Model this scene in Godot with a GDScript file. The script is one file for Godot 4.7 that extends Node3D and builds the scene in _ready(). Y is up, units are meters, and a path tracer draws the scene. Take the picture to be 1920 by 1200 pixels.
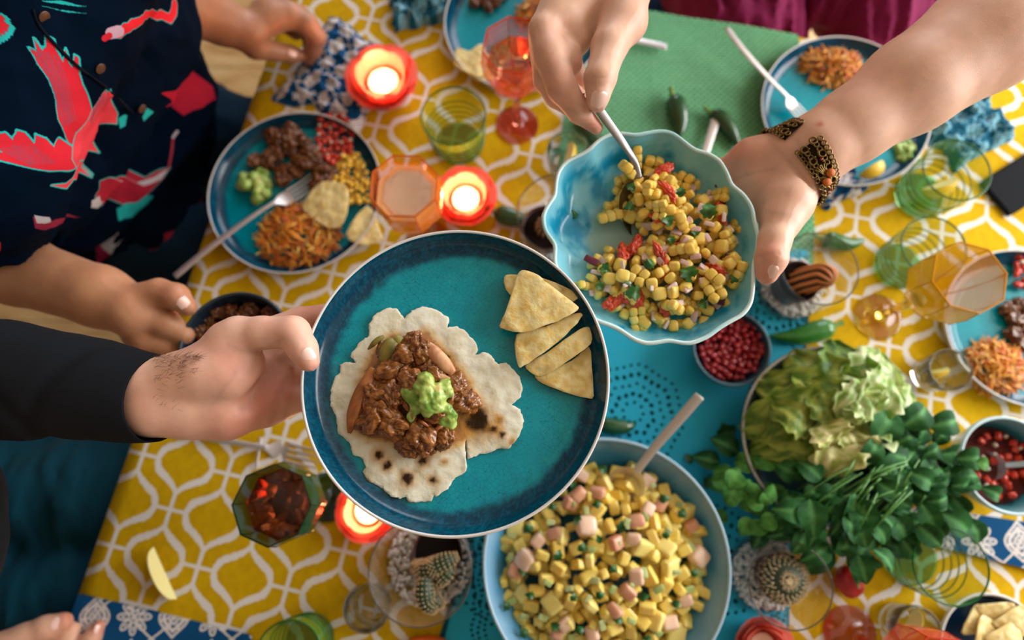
extends Node3D
# A shared taco dinner seen from above: hands pass a plate and a bowl over a laid table.

const F := 1170.0            # focal length in pixels of the 1920 x 1200 frame
const NADIR := Vector2(985, 878)
const HC := 0.92             # camera height over the table top
const TY := 0.75             # table top
var AX: Vector3
var AY: Vector3
var AZ: Vector3
var cam_pos := Vector3(0, TY + HC, 0)
var used := {}
var mats := {}
var noise := FastNoiseLite.new()
var rng := RandomNumberGenerator.new()

# ------------------------------------------------------------------ places
func axes() -> void:
	var d := Vector3(NADIR.x - 960.0, -(NADIR.y - 600.0), -F).normalized()
	AY = -d
	AX = (Vector3(1, 0, 0) - AY * AY.x).normalized()
	AZ = AX.cross(AY)

func ray(px: float, py: float) -> Vector3:
	var q := Vector3((px - 960.0) / F, -(py - 600.0) / F, -1.0)
	return Vector3(q.dot(AX), q.dot(AY), q.dot(AZ))

func P(px: float, py: float, h: float = 0.0) -> Vector3:      # the point at height h over the table
	var w := ray(px, py)
	return cam_pos + w * ((HC - h) / -w.y)

func S(px: float, py: float, h: float = 0.0) -> float:         # metres per pixel there
	return (HC - h) / -ray(px, py).y / F

func P2(px: float, py: float, h: float = 0.0) -> Vector2:
	var p := P(px, py, h)
	return Vector2(p.x, p.z)

func Y(h: float) -> float:
	return TY + h

# ------------------------------------------------------------------ names
func numbered(n: String) -> String:
	if not used.has(n):
		used[n] = 0
		return n
	used[n] += 1
	return "%s_%03d" % [n, used[n]]

func tag(o: Node, label: String, category: String, group := "", kind := "") -> void:
	o.set_meta("label", label)
	if category: o.set_meta("category", category)
	if group: o.set_meta("group", group)
	if kind: o.set_meta("kind", kind)

func thing(called: String, at: Vector3, label: String, category: String, group := "") -> Node3D:
	var o := Node3D.new()
	o.name = numbered(called)
	add_child(o)
	o.position = at
	tag(o, label, category, group)
	return o

func obj(called: String, m: Mesh, mt: Material, parent: Node = null) -> MeshInstance3D:
	var o := MeshInstance3D.new()
	o.name = called if parent else numbered(called)
	o.mesh = m
	o.material_override = mt
	(parent if parent else self).add_child(o, true)
	return o

func one(called: String, m: Mesh, mt: Material, at: Vector3, label: String, category: String, group := "", kind := "") -> MeshInstance3D:
	var o := obj(called, m, mt)
	o.position = at
	tag(o, label, category, group, kind)
	return o

func struct(called: String, m: Mesh, mt: Material, at: Vector3, label: String) -> MeshInstance3D:
	var o := obj(called, m, mt)
	o.position = at
	o.set_meta("kind", "structure")
	o.set_meta("label", label)
	return o

# ------------------------------------------------------------------ materials
func hex(s: String) -> Color:
	return Color.html(s)

func lin(s: String) -> Color:
	return Color.html(s).srgb_to_linear()

func mat(key: String, color := Color.WHITE, rough := 0.6, metal := 0.0) -> StandardMaterial3D:
	if mats.has(key):
		return mats[key]
	var m := StandardMaterial3D.new()
	m.resource_name = key
	m.albedo_color = color
	m.roughness = rough
	m.metallic = metal
	if rough >= 0.75 and metal == 0.0:
		m.metallic_specular = 0.25
	mats[key] = m
	return m

func vmat(key: String, rough := 0.6, sss := 0.0) -> StandardMaterial3D:   # colour comes from the vertices
	if mats.has(key):
		return mats[key]
	var m := mat(key, Color.WHITE, rough)
	m.vertex_color_use_as_albedo = true
	if sss > 0.0:
		m.subsurf_scatter_enabled = true
		m.subsurf_scatter_strength = sss
	return m

func glass(key: String, color: Color, rough := 0.02) -> StandardMaterial3D:
	if mats.has(key):
		return mats[key]
	var m := mat(key, Color(color.r, color.g, color.b, 0.02), rough)
	m.transparency = BaseMaterial3D.TRANSPARENCY_ALPHA
	m.refraction_enabled = true
	m.refraction_scale = 0.05
	return m

func bump(m: StandardMaterial3D, freq: float, cm: float, scale := 1.0, seed_ := 1, size := 512, octaves := 4) -> StandardMaterial3D:
	var n := FastNoiseLite.new()
	n.seed = seed_
	n.frequency = freq
	n.fractal_octaves = octaves
	var t := NoiseTexture2D.new()
	t.width = size
	t.height = size
	t.seamless = true
	t.noise = n
	m.heightmap_enabled = true
	m.heightmap_texture = t
	m.heightmap_scale = cm
	m.uv1_triplanar = true
	m.uv1_scale = Vector3.ONE * scale
	return m

func noise_tex(freq: float, stops: Array, seed_ := 1, size := 512, octaves := 4, cellular := false) -> NoiseTexture2D:
	var n := FastNoiseLite.new()
	n.seed = seed_
	n.frequency = freq
	n.fractal_octaves = octaves
	if cellular:
		n.noise_type = FastNoiseLite.TYPE_CELLULAR
		n.cellular_return_type = FastNoiseLite.RETURN_DISTANCE2_SUB
		n.fractal_type = FastNoiseLite.FRACTAL_NONE
	var t := NoiseTexture2D.new()
	t.width = size
	t.height = size
	t.seamless = true
	t.noise = n
	var g := Gradient.new()
	var offs := PackedFloat32Array()
	var cols := PackedColorArray()
	for s in stops:
		offs.append(s[0])
		cols.append(hex(s[1]))
	g.offsets = offs
	g.colors = cols
	t.color_ramp = g
	return t

# ------------------------------------------------------------------ painted prints
func stamp(img: Image, c: Vector2, r: float, col: Color, wrap := false) -> void:
	var w := img.get_width()
	var h := img.get_height()
	for y in range(int(floor(c.y - r)), int(ceil(c.y + r)) + 1):
		var dy := y - c.y
		var s := r * r - dy * dy
		if s <= 0.0:
			continue
		var hw := sqrt(s)
		var x0 := int(round(c.x - hw))
		var n := int(round(c.x + hw)) - x0
		if wrap:
			var yy := posmod(y, h)
			var xs := posmod(x0, w)
			img.fill_rect(Rect2i(xs, yy, mini(n, w - xs), 1), col)
			if xs + n > w:
				img.fill_rect(Rect2i(0, yy, xs + n - w, 1), col)
		elif y >= 0 and y < h:
			img.fill_rect(Rect2i(x0, y, n, 1), col)

func stroke(img: Image, pts: Array, r: float, col: Color, wrap := false, ragged := 0.0) -> void:
	for i in pts.size() - 1:
		var a: Vector2 = pts[i]
		var b: Vector2 = pts[i + 1]
		var n := int(ceil(a.distance_to(b) / maxf(1.0, r * 0.25)))
		for k in n + 1:
			var p := a.lerp(b, float(k) / n)
			stamp(img, p, r * (1.0 + ragged * noise.get_noise_2d(p.x * 9.0, p.y * 9.0)), col, wrap)

func fill_poly(img: Image, pts: PackedVector2Array, col: Color) -> void:
	var h := img.get_height()
	var lo := 1e9
	var hi := -1e9
	for p in pts:
		lo = minf(lo, p.y)
		hi = maxf(hi, p.y)
	for y in range(maxi(0, int(lo)), mini(h, int(hi) + 1)):
		var xs: Array[float] = []
		for i in pts.size():
			var a := pts[i]
			var b := pts[(i + 1) % pts.size()]
			if (a.y <= y + 0.5) != (b.y <= y + 0.5):
				xs.append(a.x + (y + 0.5 - a.y) / (b.y - a.y) * (b.x - a.x))
		xs.sort()
		for k in range(0, xs.size() - 1, 2):
			img.fill_rect(Rect2i(int(xs[k]), y, maxi(1, int(xs[k + 1]) - int(xs[k])), 1), col)

func spline(pts: Array, n := 6, closed := false) -> PackedVector2Array:    # Catmull-Rom
	var out := PackedVector2Array()
	var m := pts.size()
	for i in (m if closed else m - 1):
		var p0: Vector2 = pts[posmod(i - 1, m)] if closed else pts[maxi(i - 1, 0)]
		var p1: Vector2 = pts[i]
		var p2: Vector2 = pts[(i + 1) % m]
		var p3: Vector2 = pts[(i + 2) % m] if closed else pts[mini(i + 2, m - 1)]
		for k in n:
			out.append(p1.cubic_interpolate(p2, p0, p3, float(k) / n))
	if not closed:
		out.append(pts[m - 1])
	return out

func spline3(pts: Array, n := 6) -> PackedVector3Array:
	var out := PackedVector3Array()
	var m := pts.size()
	for i in m - 1:
		var p0: Vector3 = pts[maxi(i - 1, 0)]
		var p3: Vector3 = pts[mini(i + 2, m - 1)]
		for k in n:
			out.append((pts[i] as Vector3).cubic_interpolate(pts[i + 1], p0, p3, float(k) / n))
	out.append(pts[m - 1])
	return out

# ------------------------------------------------------------------ meshes
func tool_() -> SurfaceTool:
	var st := SurfaceTool.new()
	st.begin(Mesh.PRIMITIVE_TRIANGLES)
	return st

func grid_mesh(nu: int, nv: int, f: Callable, close_u := false, col = null, uvf = null) -> ArrayMesh:
	# f(u, v) -> Vector3, u and v from 0 to 1; normals are smooth
	var vs := PackedVector3Array()
	var uv := PackedVector2Array()
	var cs := PackedColorArray()
	var ix := PackedInt32Array()
	for j in nv + 1:
		for i in nu + 1:
			var u := float(i) / nu
			var v := float(j) / nv
			var p: Vector3 = f.call(u, v)
			vs.append(p)
			uv.append(uvf.call(u, v, p) if uvf != null else Vector2(u, v))
			if col != null:
				cs.append(col.call(u, v, p))
	for j in nv:
		for i in nu:
			var a := j * (nu + 1) + i
			var b := a + nu + 1
			ix.append_array([a, a + 1, b, a + 1, b + 1, b])
	return finish(vs, ix, uv, cs, nu if close_u else 0)

func finish(vs: PackedVector3Array, ix: PackedInt32Array, uv := PackedVector2Array(), cs := PackedColorArray(), seam := 0) -> ArrayMesh:
	var ns := PackedVector3Array()
	ns.resize(vs.size())
	for t in range(0, ix.size(), 3):
		var a := ix[t]
		var b := ix[t + 1]
		var c := ix[t + 2]
		var n := (vs[c] - vs[a]).cross(vs[b] - vs[a])
		ns[a] += n
		ns[b] += n
		ns[c] += n
	if seam:
		for k in range(0, vs.size(), seam + 1):
			var s := ns[k] + ns[k + seam]
			ns[k] = s
			ns[k + seam] = s
	for k in ns.size():
		ns[k] = ns[k].normalized() if ns[k].length_squared() > 1e-24 else Vector3.UP
	var arr := []
	arr.resize(Mesh.ARRAY_MAX)
	arr[Mesh.ARRAY_VERTEX] = vs
	arr[Mesh.ARRAY_NORMAL] = ns
	arr[Mesh.ARRAY_INDEX] = ix
	if uv.size() == vs.size():
		arr[Mesh.ARRAY_TEX_UV] = uv
	if cs.size() == vs.size():
		arr[Mesh.ARRAY_COLOR] = cs
	var m := ArrayMesh.new()
	m.add_surface_from_arrays(Mesh.PRIMITIVE_TRIANGLES, arr)
	return m

func flat(m: ArrayMesh) -> ArrayMesh:                          # the same mesh with hard facets
	var st := SurfaceTool.new()
	st.create_from(m, 0)
	st.deindex()
	st.set_smooth_group(-1)
	var a := st.commit_to_arrays()
	var v: PackedVector3Array = a[Mesh.ARRAY_VERTEX]
	var n := PackedVector3Array()
	n.resize(v.size())
	for t in range(0, v.size(), 3):
		var q := (v[t + 2] - v[t]).cross(v[t + 1] - v[t]).normalized()
		n[t] = q
		n[t + 1] = q
		n[t + 2] = q
	a[Mesh.ARRAY_NORMAL] = n
	var out := ArrayMesh.new()
	out.add_surface_from_arrays(Mesh.PRIMITIVE_TRIANGLES, a)
	return out

func joined(ms: Array, ts: Array = []) -> ArrayMesh:
	var st := tool_()
	for i in ms.size():
		st.append_from(ms[i], 0, ts[i] if i < ts.size() else Transform3D.IDENTITY)
	return st.commit()

func lathe(prof: Array, seg := 64, lobes = null) -> ArrayMesh:   # [[radius, y], ...] turned round y; from the outer foot over the rim to the inside
	var pts: Array = prof
	return grid_mesh(seg, pts.size() - 1, func(u: float, v: float) -> Vector3:
		var k := int(round(v * (pts.size() - 1)))
		var r: float = pts[k][0]
		var a := u * TAU
		if lobes != null:
			r *= lobes.call(a, float(pts[k][1]))
		return Vector3(cos(a) * r, pts[k][1], sin(a) * r), true)

func curve_prof(pts: Array, n := 5) -> Array:                  # smooths a profile
	var v: Array = []
	for p in pts:
		v.append(Vector2(p[0], p[1]))
	var out: Array = []
	for q in spline(v, n):
		out.append([maxf(q.x, 0.0), q.y])
	return out

func curve_prof2(pts: Array, n := 5) -> Array:                 # the same for profiles that may run below zero
	var v: Array = []
	for p in pts:
		v.append(Vector2(p[0], p[1]))
	var out: Array = []
	for q in spline(v, n):
		out.append([q.x, q.y])
	return out

func tube(path: PackedVector3Array, radii: Array, seg := 10, squash := 1.0, up := Vector3.UP, caps := true) -> ArrayMesh:
	# a swept tube; radii are spread over the path; squash flattens it along up
	var n := path.size()
	var rings: Array = []
	for i in n:
		var t := (path[mini(i + 1, n - 1)] - path[maxi(i - 1, 0)]).normalized()
		var side := t.cross(up)
		if side.length() < 1e-3:
			side = t.cross(Vector3.RIGHT)
		side = side.normalized()
		var upv := side.cross(t).normalized()
		var f := float(i) / (n - 1) * (radii.size() - 1)
		var k := mini(int(f), radii.size() - 2) if radii.size() > 1 else 0
		var r: float = lerpf(radii[k], radii[mini(k + 1, radii.size() - 1)], f - k)
		rings.append([path[i], side * r, upv * r * squash])
	if caps:
		rings.push_front([path[0], Vector3.ZERO, Vector3.ZERO])
		rings.append([path[n - 1], Vector3.ZERO, Vector3.ZERO])
	return grid_mesh(seg, rings.size() - 1, func(u: float, v: float) -> Vector3:
		var r: Array = rings[int(round(v * (rings.size() - 1)))]
		return r[0] + r[1] * cos(u * TAU) + r[2] * sin(u * TAU), true)

func rbox(size: Vector3, r: float, n := 4, jitter := 0.0, seed_ := 0, cola := Color.WHITE, colb := Color.WHITE, freq := 60.0) -> ArrayMesh:
	# a box with rounded edges, a little uneven, shaded between two colours
	var vs := PackedVector3Array()
	var ix := PackedInt32Array()
	var cs := PackedColorArray()
	var off := Vector3(seed_ * 3.71, seed_ * 1.37, seed_ * 5.11)
	var half := size * 0.5
	var inner := Vector3(maxf(half.x - r, 0.0), maxf(half.y - r, 0.0), maxf(half.z - r, 0.0))
	var ids := {}
	for face in 6:
		var ax := face / 2
		var sg := 1.0 if face % 2 == 0 else -1.0
		var idx := PackedInt32Array()
		for j in n + 1:
			for i in n + 1:
				var q := Vector3.ZERO
				q[ax] = sg
				q[(ax + 1) % 3] = (float(i) / n * 2.0 - 1.0)
				q[(ax + 2) % 3] = (float(j) / n * 2.0 - 1.0)
				# more points near the edges
				for c in 3:
					q[c] = sin(q[c] * PI * 0.5) * 0.35 + q[c] * 0.65
				var key := Vector3i((q * 1000.0).round())
				if not ids.has(key):
					var p := q * half
					var c0 := p.clamp(-inner, inner)
					var d := p - c0
					if d.length() > 1e-9:
						d = d.normalized() * r
					p = c0 + d
					if jitter > 0.0:
						var s := noise.get_noise_3dv((p * freq + off) * 6.0)
						p += p.normalized() * s * jitter
						p += Vector3(noise.get_noise_3dv((p * freq * 0.4 + off) * 5.0 + Vector3(50, 0, 0)), noise.get_noise_3dv((p * freq * 0.4 + off) * 5.0 + Vector3(0, 50, 0)), noise.get_noise_3dv((p * freq * 0.4 + off) * 5.0)) * jitter
					ids[key] = vs.size()
					vs.append(p)
					var w := clampf(0.5 + noise.get_noise_3dv((p * freq * 1.5 + off) * 7.0) * 0.9, 0.0, 1.0)
					cs.append(cola.lerp(colb, w))
				idx.append(ids[key])
		for j in n:
			for i in n:
				var a := idx[j * (n + 1) + i]
				var b := idx[j * (n + 1) + i + 1]
				var c := idx[(j + 1) * (n + 1) + i]
				var d2 := idx[(j + 1) * (n + 1) + i + 1]
				if sg > 0.0:
					ix.append_array([a, c, b, b, c, d2])
				else:
					ix.append_array([a, b, c, b, d2, c])
	return finish(vs, ix, PackedVector2Array(), cs)

func lump(rad: Vector3, amp: float, freq: float, seed_: int, n := 8, cola := Color.WHITE, colb := Color.WHITE, ridged := false, cfreq := 1.0) -> ArrayMesh:
	# an uneven round mass; amp is a share of its radius
	var nz := FastNoiseLite.new()
	nz.seed = seed_
	nz.frequency = 1.0
	nz.fractal_octaves = 3
	if ridged:
		nz.fractal_type = FastNoiseLite.FRACTAL_RIDGED
	var vs := PackedVector3Array()
	var ix := PackedInt32Array()
	var cs := PackedColorArray()
	var ids := {}
	for face in 6:
		var ax := face / 2
		var sg := 1.0 if face % 2 == 0 else -1.0
		var idx := PackedInt32Array()
		for j in n + 1:
			for i in n + 1:
				var q := Vector3.ZERO
				q[ax] = sg
				q[(ax + 1) % 3] = tan((float(i) / n - 0.5) * PI * 0.5)
				q[(ax + 2) % 3] = tan((float(j) / n - 0.5) * PI * 0.5)
				var d := q.normalized()
				var key := Vector3i((d * 5000.0).round())
				if not ids.has(key):
					var s := nz.get_noise_3dv(d * freq + Vector3.ONE * seed_)
					ids[key] = vs.size()
					vs.append(d * rad * (1.0 + amp * s))
					var w := clampf(0.5 + 0.5 * s + 0.7 * nz.get_noise_3dv(d * freq * 2.3 * cfreq - Vector3.ONE * 7.0), 0.0, 1.0)
					cs.append(cola.lerp(colb, w))
				idx.append(ids[key])
		for j in n:
			for i in n:
				var a := idx[j * (n + 1) + i]
				var b := idx[j * (n + 1) + i + 1]
				var c := idx[(j + 1) * (n + 1) + i]
				var d2 := idx[(j + 1) * (n + 1) + i + 1]
				if sg > 0.0:
					ix.append_array([a, c, b, b, c, d2])
				else:
					ix.append_array([a, b, c, b, d2, c])
	return finish(vs, ix, PackedVector2Array(), cs)

func sheet(outline: PackedVector2Array, thick: float, step: float, hgt: Callable, uv_rect := Rect2(), col = null) -> ArrayMesh:
	# a flat cut-out with thickness: outline in metres (x, z), hgt(Vector2) -> height of its top
	var pts := outline.duplicate()
	var lo := outline[0]
	var hi := outline[0]
	for p in outline:
		lo = lo.min(p)
		hi = hi.max(p)
	var x := lo.x + step * 0.5
	while x < hi.x:
		var z := lo.y + step * 0.5
		while z < hi.y:
			var q := Vector2(x + step * 0.13 * sin(z * 913.0), z + step * 0.13 * sin(x * 717.0))
			if Geometry2D.is_point_in_polygon(q, outline):
				var ok := true
				for o in outline:
					if o.distance_squared_to(q) < step * step * 0.2:
						ok = false
						break
				if ok:
					pts.append(q)
			z += step
		x += step
	var tri := Geometry2D.triangulate_delaunay(pts)
	var vs := PackedVector3Array()
	var uv := PackedVector2Array()
	var cs := PackedColorArray()
	var ix := PackedInt32Array()
	var n := pts.size()
	var ur := uv_rect if uv_rect.size.x > 0 else Rect2(lo, hi - lo)
	for side in 2:
		for p in pts:
			var y: float = hgt.call(p)
			vs.append(Vector3(p.x, y - thick * side, p.y))
			uv.append((p - ur.position) / ur.size)
			if col != null:
				cs.append(col.call(p))
	for t in range(0, tri.size(), 3):
		var a := tri[t]
		var b := tri[t + 1]
		var c := tri[t + 2]
		var mid := (pts[a] + pts[b] + pts[c]) / 3.0
		if not Geometry2D.is_point_in_polygon(mid, outline):
			continue
		if (pts[b] - pts[a]).cross(pts[c] - pts[a]) < 0.0:
			var q := b
			b = c
			c = q
		ix.append_array([a, b, c, n + a, n + c, n + b])
	var m := outline.size()
	var cw := not Geometry2D.is_polygon_clockwise(outline)
	for i in m:
		var j := (i + 1) % m
		if cw:
			ix.append_array([i, n + i, j, j, n + i, n + j])
		else:
			ix.append_array([i, j, n + i, j, n + j, n + i])
	return finish(vs, ix, uv, cs)

# ------------------------------------------------------------------ bodies: a smooth field round bones, meshed as surface nets
# bone: [a, b, radius at a, radius at b, blend]  (a sixth entry true takes the bone away instead)
func body(bones: Array, cell: float, color: Callable, disp = null) -> ArrayMesh:
	var nb := bones.size()
	var ba := PackedVector3Array()
	var bd := PackedVector3Array()
	var bl := PackedFloat32Array()
	var r0 := PackedFloat32Array()
	var r1 := PackedFloat32Array()
	var bk := PackedFloat32Array()
	var neg := PackedByteArray()
	var lo := Vector3.ONE * 1e9
	var hi := -lo
	for b in bones:
		ba.append(b[0])
		bd.append(b[1] - b[0])
		bl.append(maxf((b[1] - b[0]).length_squared(), 1e-12))
		r0.append(b[2])
		r1.append(b[3])
		bk.append(b[4])
		neg.append(1 if b.size() > 5 and b[5] else 0)
		if not neg[-1]:
			lo = lo.min((b[0] - Vector3.ONE * b[2]).min(b[1] - Vector3.ONE * b[3]))
			hi = hi.max((b[0] + Vector3.ONE * b[2]).max(b[1] + Vector3.ONE * b[3]))
	lo -= Vector3.ONE * cell * 3.0
	hi += Vector3.ONE * cell * 3.0
	var B := 6
	var bx := int(ceil((hi.x - lo.x) / cell / B)) + 1
	var by := int(ceil((hi.y - lo.y) / cell / B)) + 1
	var bz := int(ceil((hi.z - lo.z) / cell / B)) + 1
	var nx := bx * B + 1
	var ny := by * B + 1
	var nz := bz * B + 1
	var fld := PackedFloat32Array()
	fld.resize(nx * ny * nz)
	fld.fill(1.0)
	var act := PackedByteArray()
	act.resize(bx * by * bz)
	var R := cell * B * 0.87 + cell * 2.0
	for K in bz:
		for J in by:
			for I in bx:
				var c := lo + Vector3(I + 0.5, J + 0.5, K + 0.5) * cell * B
				var near := PackedInt32Array()
				var best := 1e9
				var cut := false
				for i in nb:
					var h := clampf((c - ba[i]).dot(bd[i]) / bl[i], 0.0, 1.0)
					var d := (c - ba[i] - bd[i] * h).length() - lerpf(r0[i], r1[i], h)
					if d < R + bk[i] + 0.02 * 0.0:
						near.append(i)
					if not neg[i]:
						best = minf(best, d - bk[i] * 0.3)
					elif d < R:
						cut = true
				if best > R or near.is_empty():
					continue
				var inside := best < -R - 0.002 and not cut
				act[(K * by + J) * bx + I] = 0 if inside else 1
				for k in B + 1:
					for j in B + 1:
						var base := ((K * B + k) * ny + J * B + j) * nx + I * B
						for x in B + 1:
							if inside:
								fld[base + x] = -1.0
								continue
							var p := lo + Vector3(I * B + x, J * B + j, K * B + k) * cell
							var d := 1e3
							for i in near:
								var ap := p - ba[i]
								var h := clampf(ap.dot(bd[i]) / bl[i], 0.0, 1.0)
								var e := (ap - bd[i] * h).length() - lerpf(r0[i], r1[i], h)
								var kk := bk[i]
								if neg[i]:
									var g := maxf(kk - absf(d + e), 0.0) / kk
									d = maxf(d, -e) + g * g * kk * 0.25
								else:
									var g := maxf(kk - absf(d - e), 0.0) / kk
									d = minf(d, e) - g * g * kk * 0.25
							fld[base + x] = d
	if disp != null:
		for q in fld.size():
			if absf(fld[q]) < cell * 3.0:
				var p := lo + Vector3(q % nx, (q / nx) % ny, q / (nx * ny)) * cell
				fld[q] += disp.call(p)
	# one vertex in each crossed cell
	var vid := {}
	var vs := PackedVector3Array()
	var cs := PackedColorArray()
	var sx := 1
	var sy := nx
	var sz := nx * ny
	var corner := [0, sx, sy, sx + sy, sz, sx + sz, sy + sz, sx + sy + sz]
	var edges := [[0, 1], [2, 3], [4, 5], [6, 7], [0, 2], [1, 3], [4, 6], [5, 7], [0, 4], [1, 5], [2, 6], [3, 7]]
	var cells := PackedInt32Array()
	for K in bz:
		for J in by:
			for I in bx:
				if not act[(K * by + J) * bx + I]:
					continue
				for k in B:
					for j in B:
						for i in B:
							var q := ((K * B + k) * ny + J * B + j) * nx + I * B + i
							var first := fld[q] < 0.0
							var mixed := false
							for c in range(1, 8):
								if (fld[q + corner[c]] < 0.0) != first:
									mixed = true
									break
							if not mixed:
								continue
							var sum := Vector3.ZERO
							var cnt := 0
							for e in edges:
								var f0 := fld[q + corner[e[0]]]
								var f1 := fld[q + corner[e[1]]]
								if (f0 < 0.0) != (f1 < 0.0):
									var t := f0 / (f0 - f1)
									var a: int = e[0]
									var b: int = e[1]
									sum += Vector3(a & 1, (a >> 1) & 1, a >> 2).lerp(Vector3(b & 1, (b >> 1) & 1, b >> 2), t)
									cnt += 1
							sum /= cnt
							var g := Vector3.ZERO
							g.x = lerpf(lerpf(fld[q + 1] - fld[q], fld[q + sy + 1] - fld[q + sy], sum.y), lerpf(fld[q + sz + 1] - fld[q + sz], fld[q + sz + sy + 1] - fld[q + sz + sy], sum.y), sum.z)
							g.y = lerpf(lerpf(fld[q + sy] - fld[q], fld[q + sy + 1] - fld[q + 1], sum.x), lerpf(fld[q + sz + sy] - fld[q + sz], fld[q + sz + sy + 1] - fld[q + sz + 1], sum.x), sum.z)
							g.z = lerpf(lerpf(fld[q + sz] - fld[q], fld[q + sz + 1] - fld[q + 1], sum.x), lerpf(fld[q + sz + sy] - fld[q + sy], fld[q + sz + sy + 1] - fld[q + sy + 1], sum.x), sum.y)
							vid[q] = vs.size()
							cells.append(q)
							var p := lo + (Vector3(I * B + i, J * B + j, K * B + k) + sum) * cell
							vs.append(p)
							cs.append(color.call(p, g.normalized()))
	var ix := PackedInt32Array()
	var dirs := [[sx, sy, sz], [sy, sz, sx], [sz, sx, sy]]
	for q in cells:
		for dd in dirs:
			var f0 := fld[q]
			var f1 := fld[q + dd[0]]
			if (f0 < 0.0) == (f1 < 0.0):
				continue
			var a: int = vid.get(q, -1)
			var b: int = vid.get(q - dd[1], -1)
			var c: int = vid.get(q - dd[1] - dd[2], -1)
			var d: int = vid.get(q - dd[2], -1)
			if a < 0 or b < 0 or c < 0 or d < 0:
				continue
			if f0 < 0.0:
				ix.append_array([a, c, b, a, d, c])
			else:
				ix.append_array([a, b, c, a, c, d])
	return finish(vs, ix, PackedVector2Array(), cs)

func _ready() -> void:
	axes()
	rng.seed = 11
	noise.seed = 3
	noise.frequency = 0.02
	noise.fractal_octaves = 3
	# camera
	var cam := Camera3D.new()
	cam.name = "camera"
	var at := CameraAttributesPhysical.new()
	at.frustum_focal_length = 12.0 / (600.0 / F)
	at.exposure_aperture = 2.8
	at.frustum_focus_distance = 0.535
	at.frustum_near = 0.02
	at.frustum_far = 60.0
	cam.attributes = at
	add_child(cam)
	cam.fov = rad_to_deg(2.0 * atan(600.0 / F))
	cam.near = 0.02
	cam.far = 60.0
	cam.transform = Transform3D(Basis(Vector3(AX.x, AY.x, AZ.x), Vector3(AX.y, AY.y, AZ.y), Vector3(AX.z, AY.z, AZ.z)), cam_pos)
	cam.current = true
	# sky and exposure
	var we := WorldEnvironment.new()
	we.name = "world"
	var env := Environment.new()
	env.background_mode = Environment.BG_SKY
	var sky := Sky.new()
	var sm := ProceduralSkyMaterial.new()
	sm.sky_top_color = Color(0.62, 0.74, 0.9)
	sm.sky_horizon_color = Color(0.86, 0.9, 0.95)
	sm.ground_bottom_color = Color(0.35, 0.34, 0.32)
	sm.ground_horizon_color = Color(0.6, 0.6, 0.6)
	sm.sky_energy_multiplier = 1.6
	sky.sky_material = sm
	env.sky = sky
	env.tonemap_mode = Environment.TONE_MAPPER_LINEAR
	env.tonemap_exposure = EXPOSURE
	env.sdfgi_enabled = true
	env.ssao_enabled = true
	env.ssil_enabled = true
	we.environment = env
	add_child(we)
	# daylight from the big window beside the table
	window_light(Vector3(2.38, 1.75, -0.75), Vector3(0.0, 0.75, 0.0), Vector2(1.9, 1.7), 7.4)
	window_light(Vector3(0.9, 1.85, -2.38), Vector3(0.0, 0.75, 0.0), Vector2(1.7, 1.5), 2.2)

	build_room()
	build_table()
	build_all()

const EXPOSURE := 1.48

func window_light(p: Vector3, aim: Vector3, size: Vector2, e: float) -> void:
	var l := AreaLight3D.new()
	l.name = numbered("window_daylight")
	l.area_size = size
	l.light_energy = e
	l.light_color = Color(1.0, 0.97, 0.93)
	l.area_range = 12.0
	l.area_attenuation = 2.0
	l.shadow_enabled = true
	add_child(l)
	var flat_aim := Vector3(aim.x, p.y, aim.z)
	if absf(p.x) > absf(p.z):
		flat_aim.z = p.z
	else:
		flat_aim.x = p.x
	l.look_at_from_position(p, flat_aim, Vector3.UP)

func bx(size: Vector3) -> ArrayMesh:
	var b := BoxMesh.new()
	b.size = size
	var st := SurfaceTool.new()
	st.create_from(b, 0)
	return st.commit()

func wall_with_hole(w: float, h: float, t: float, hole: Rect2) -> ArrayMesh:     # in the xy plane, its foot at y 0
	var ms := []
	var ts := []
	for r in [Rect2(-w / 2, 0, w, hole.position.y), Rect2(-w / 2, hole.end.y, w, h - hole.end.y), Rect2(-w / 2, hole.position.y, hole.position.x + w / 2, hole.size.y), Rect2(hole.end.x, hole.position.y, w / 2 - hole.end.x, hole.size.y)]:
		ms.append(bx(Vector3(r.size.x, r.size.y, t)))
		ts.append(Transform3D(Basis(), Vector3(r.get_center().x, r.get_center().y, 0)))
	return joined(ms, ts)

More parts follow.
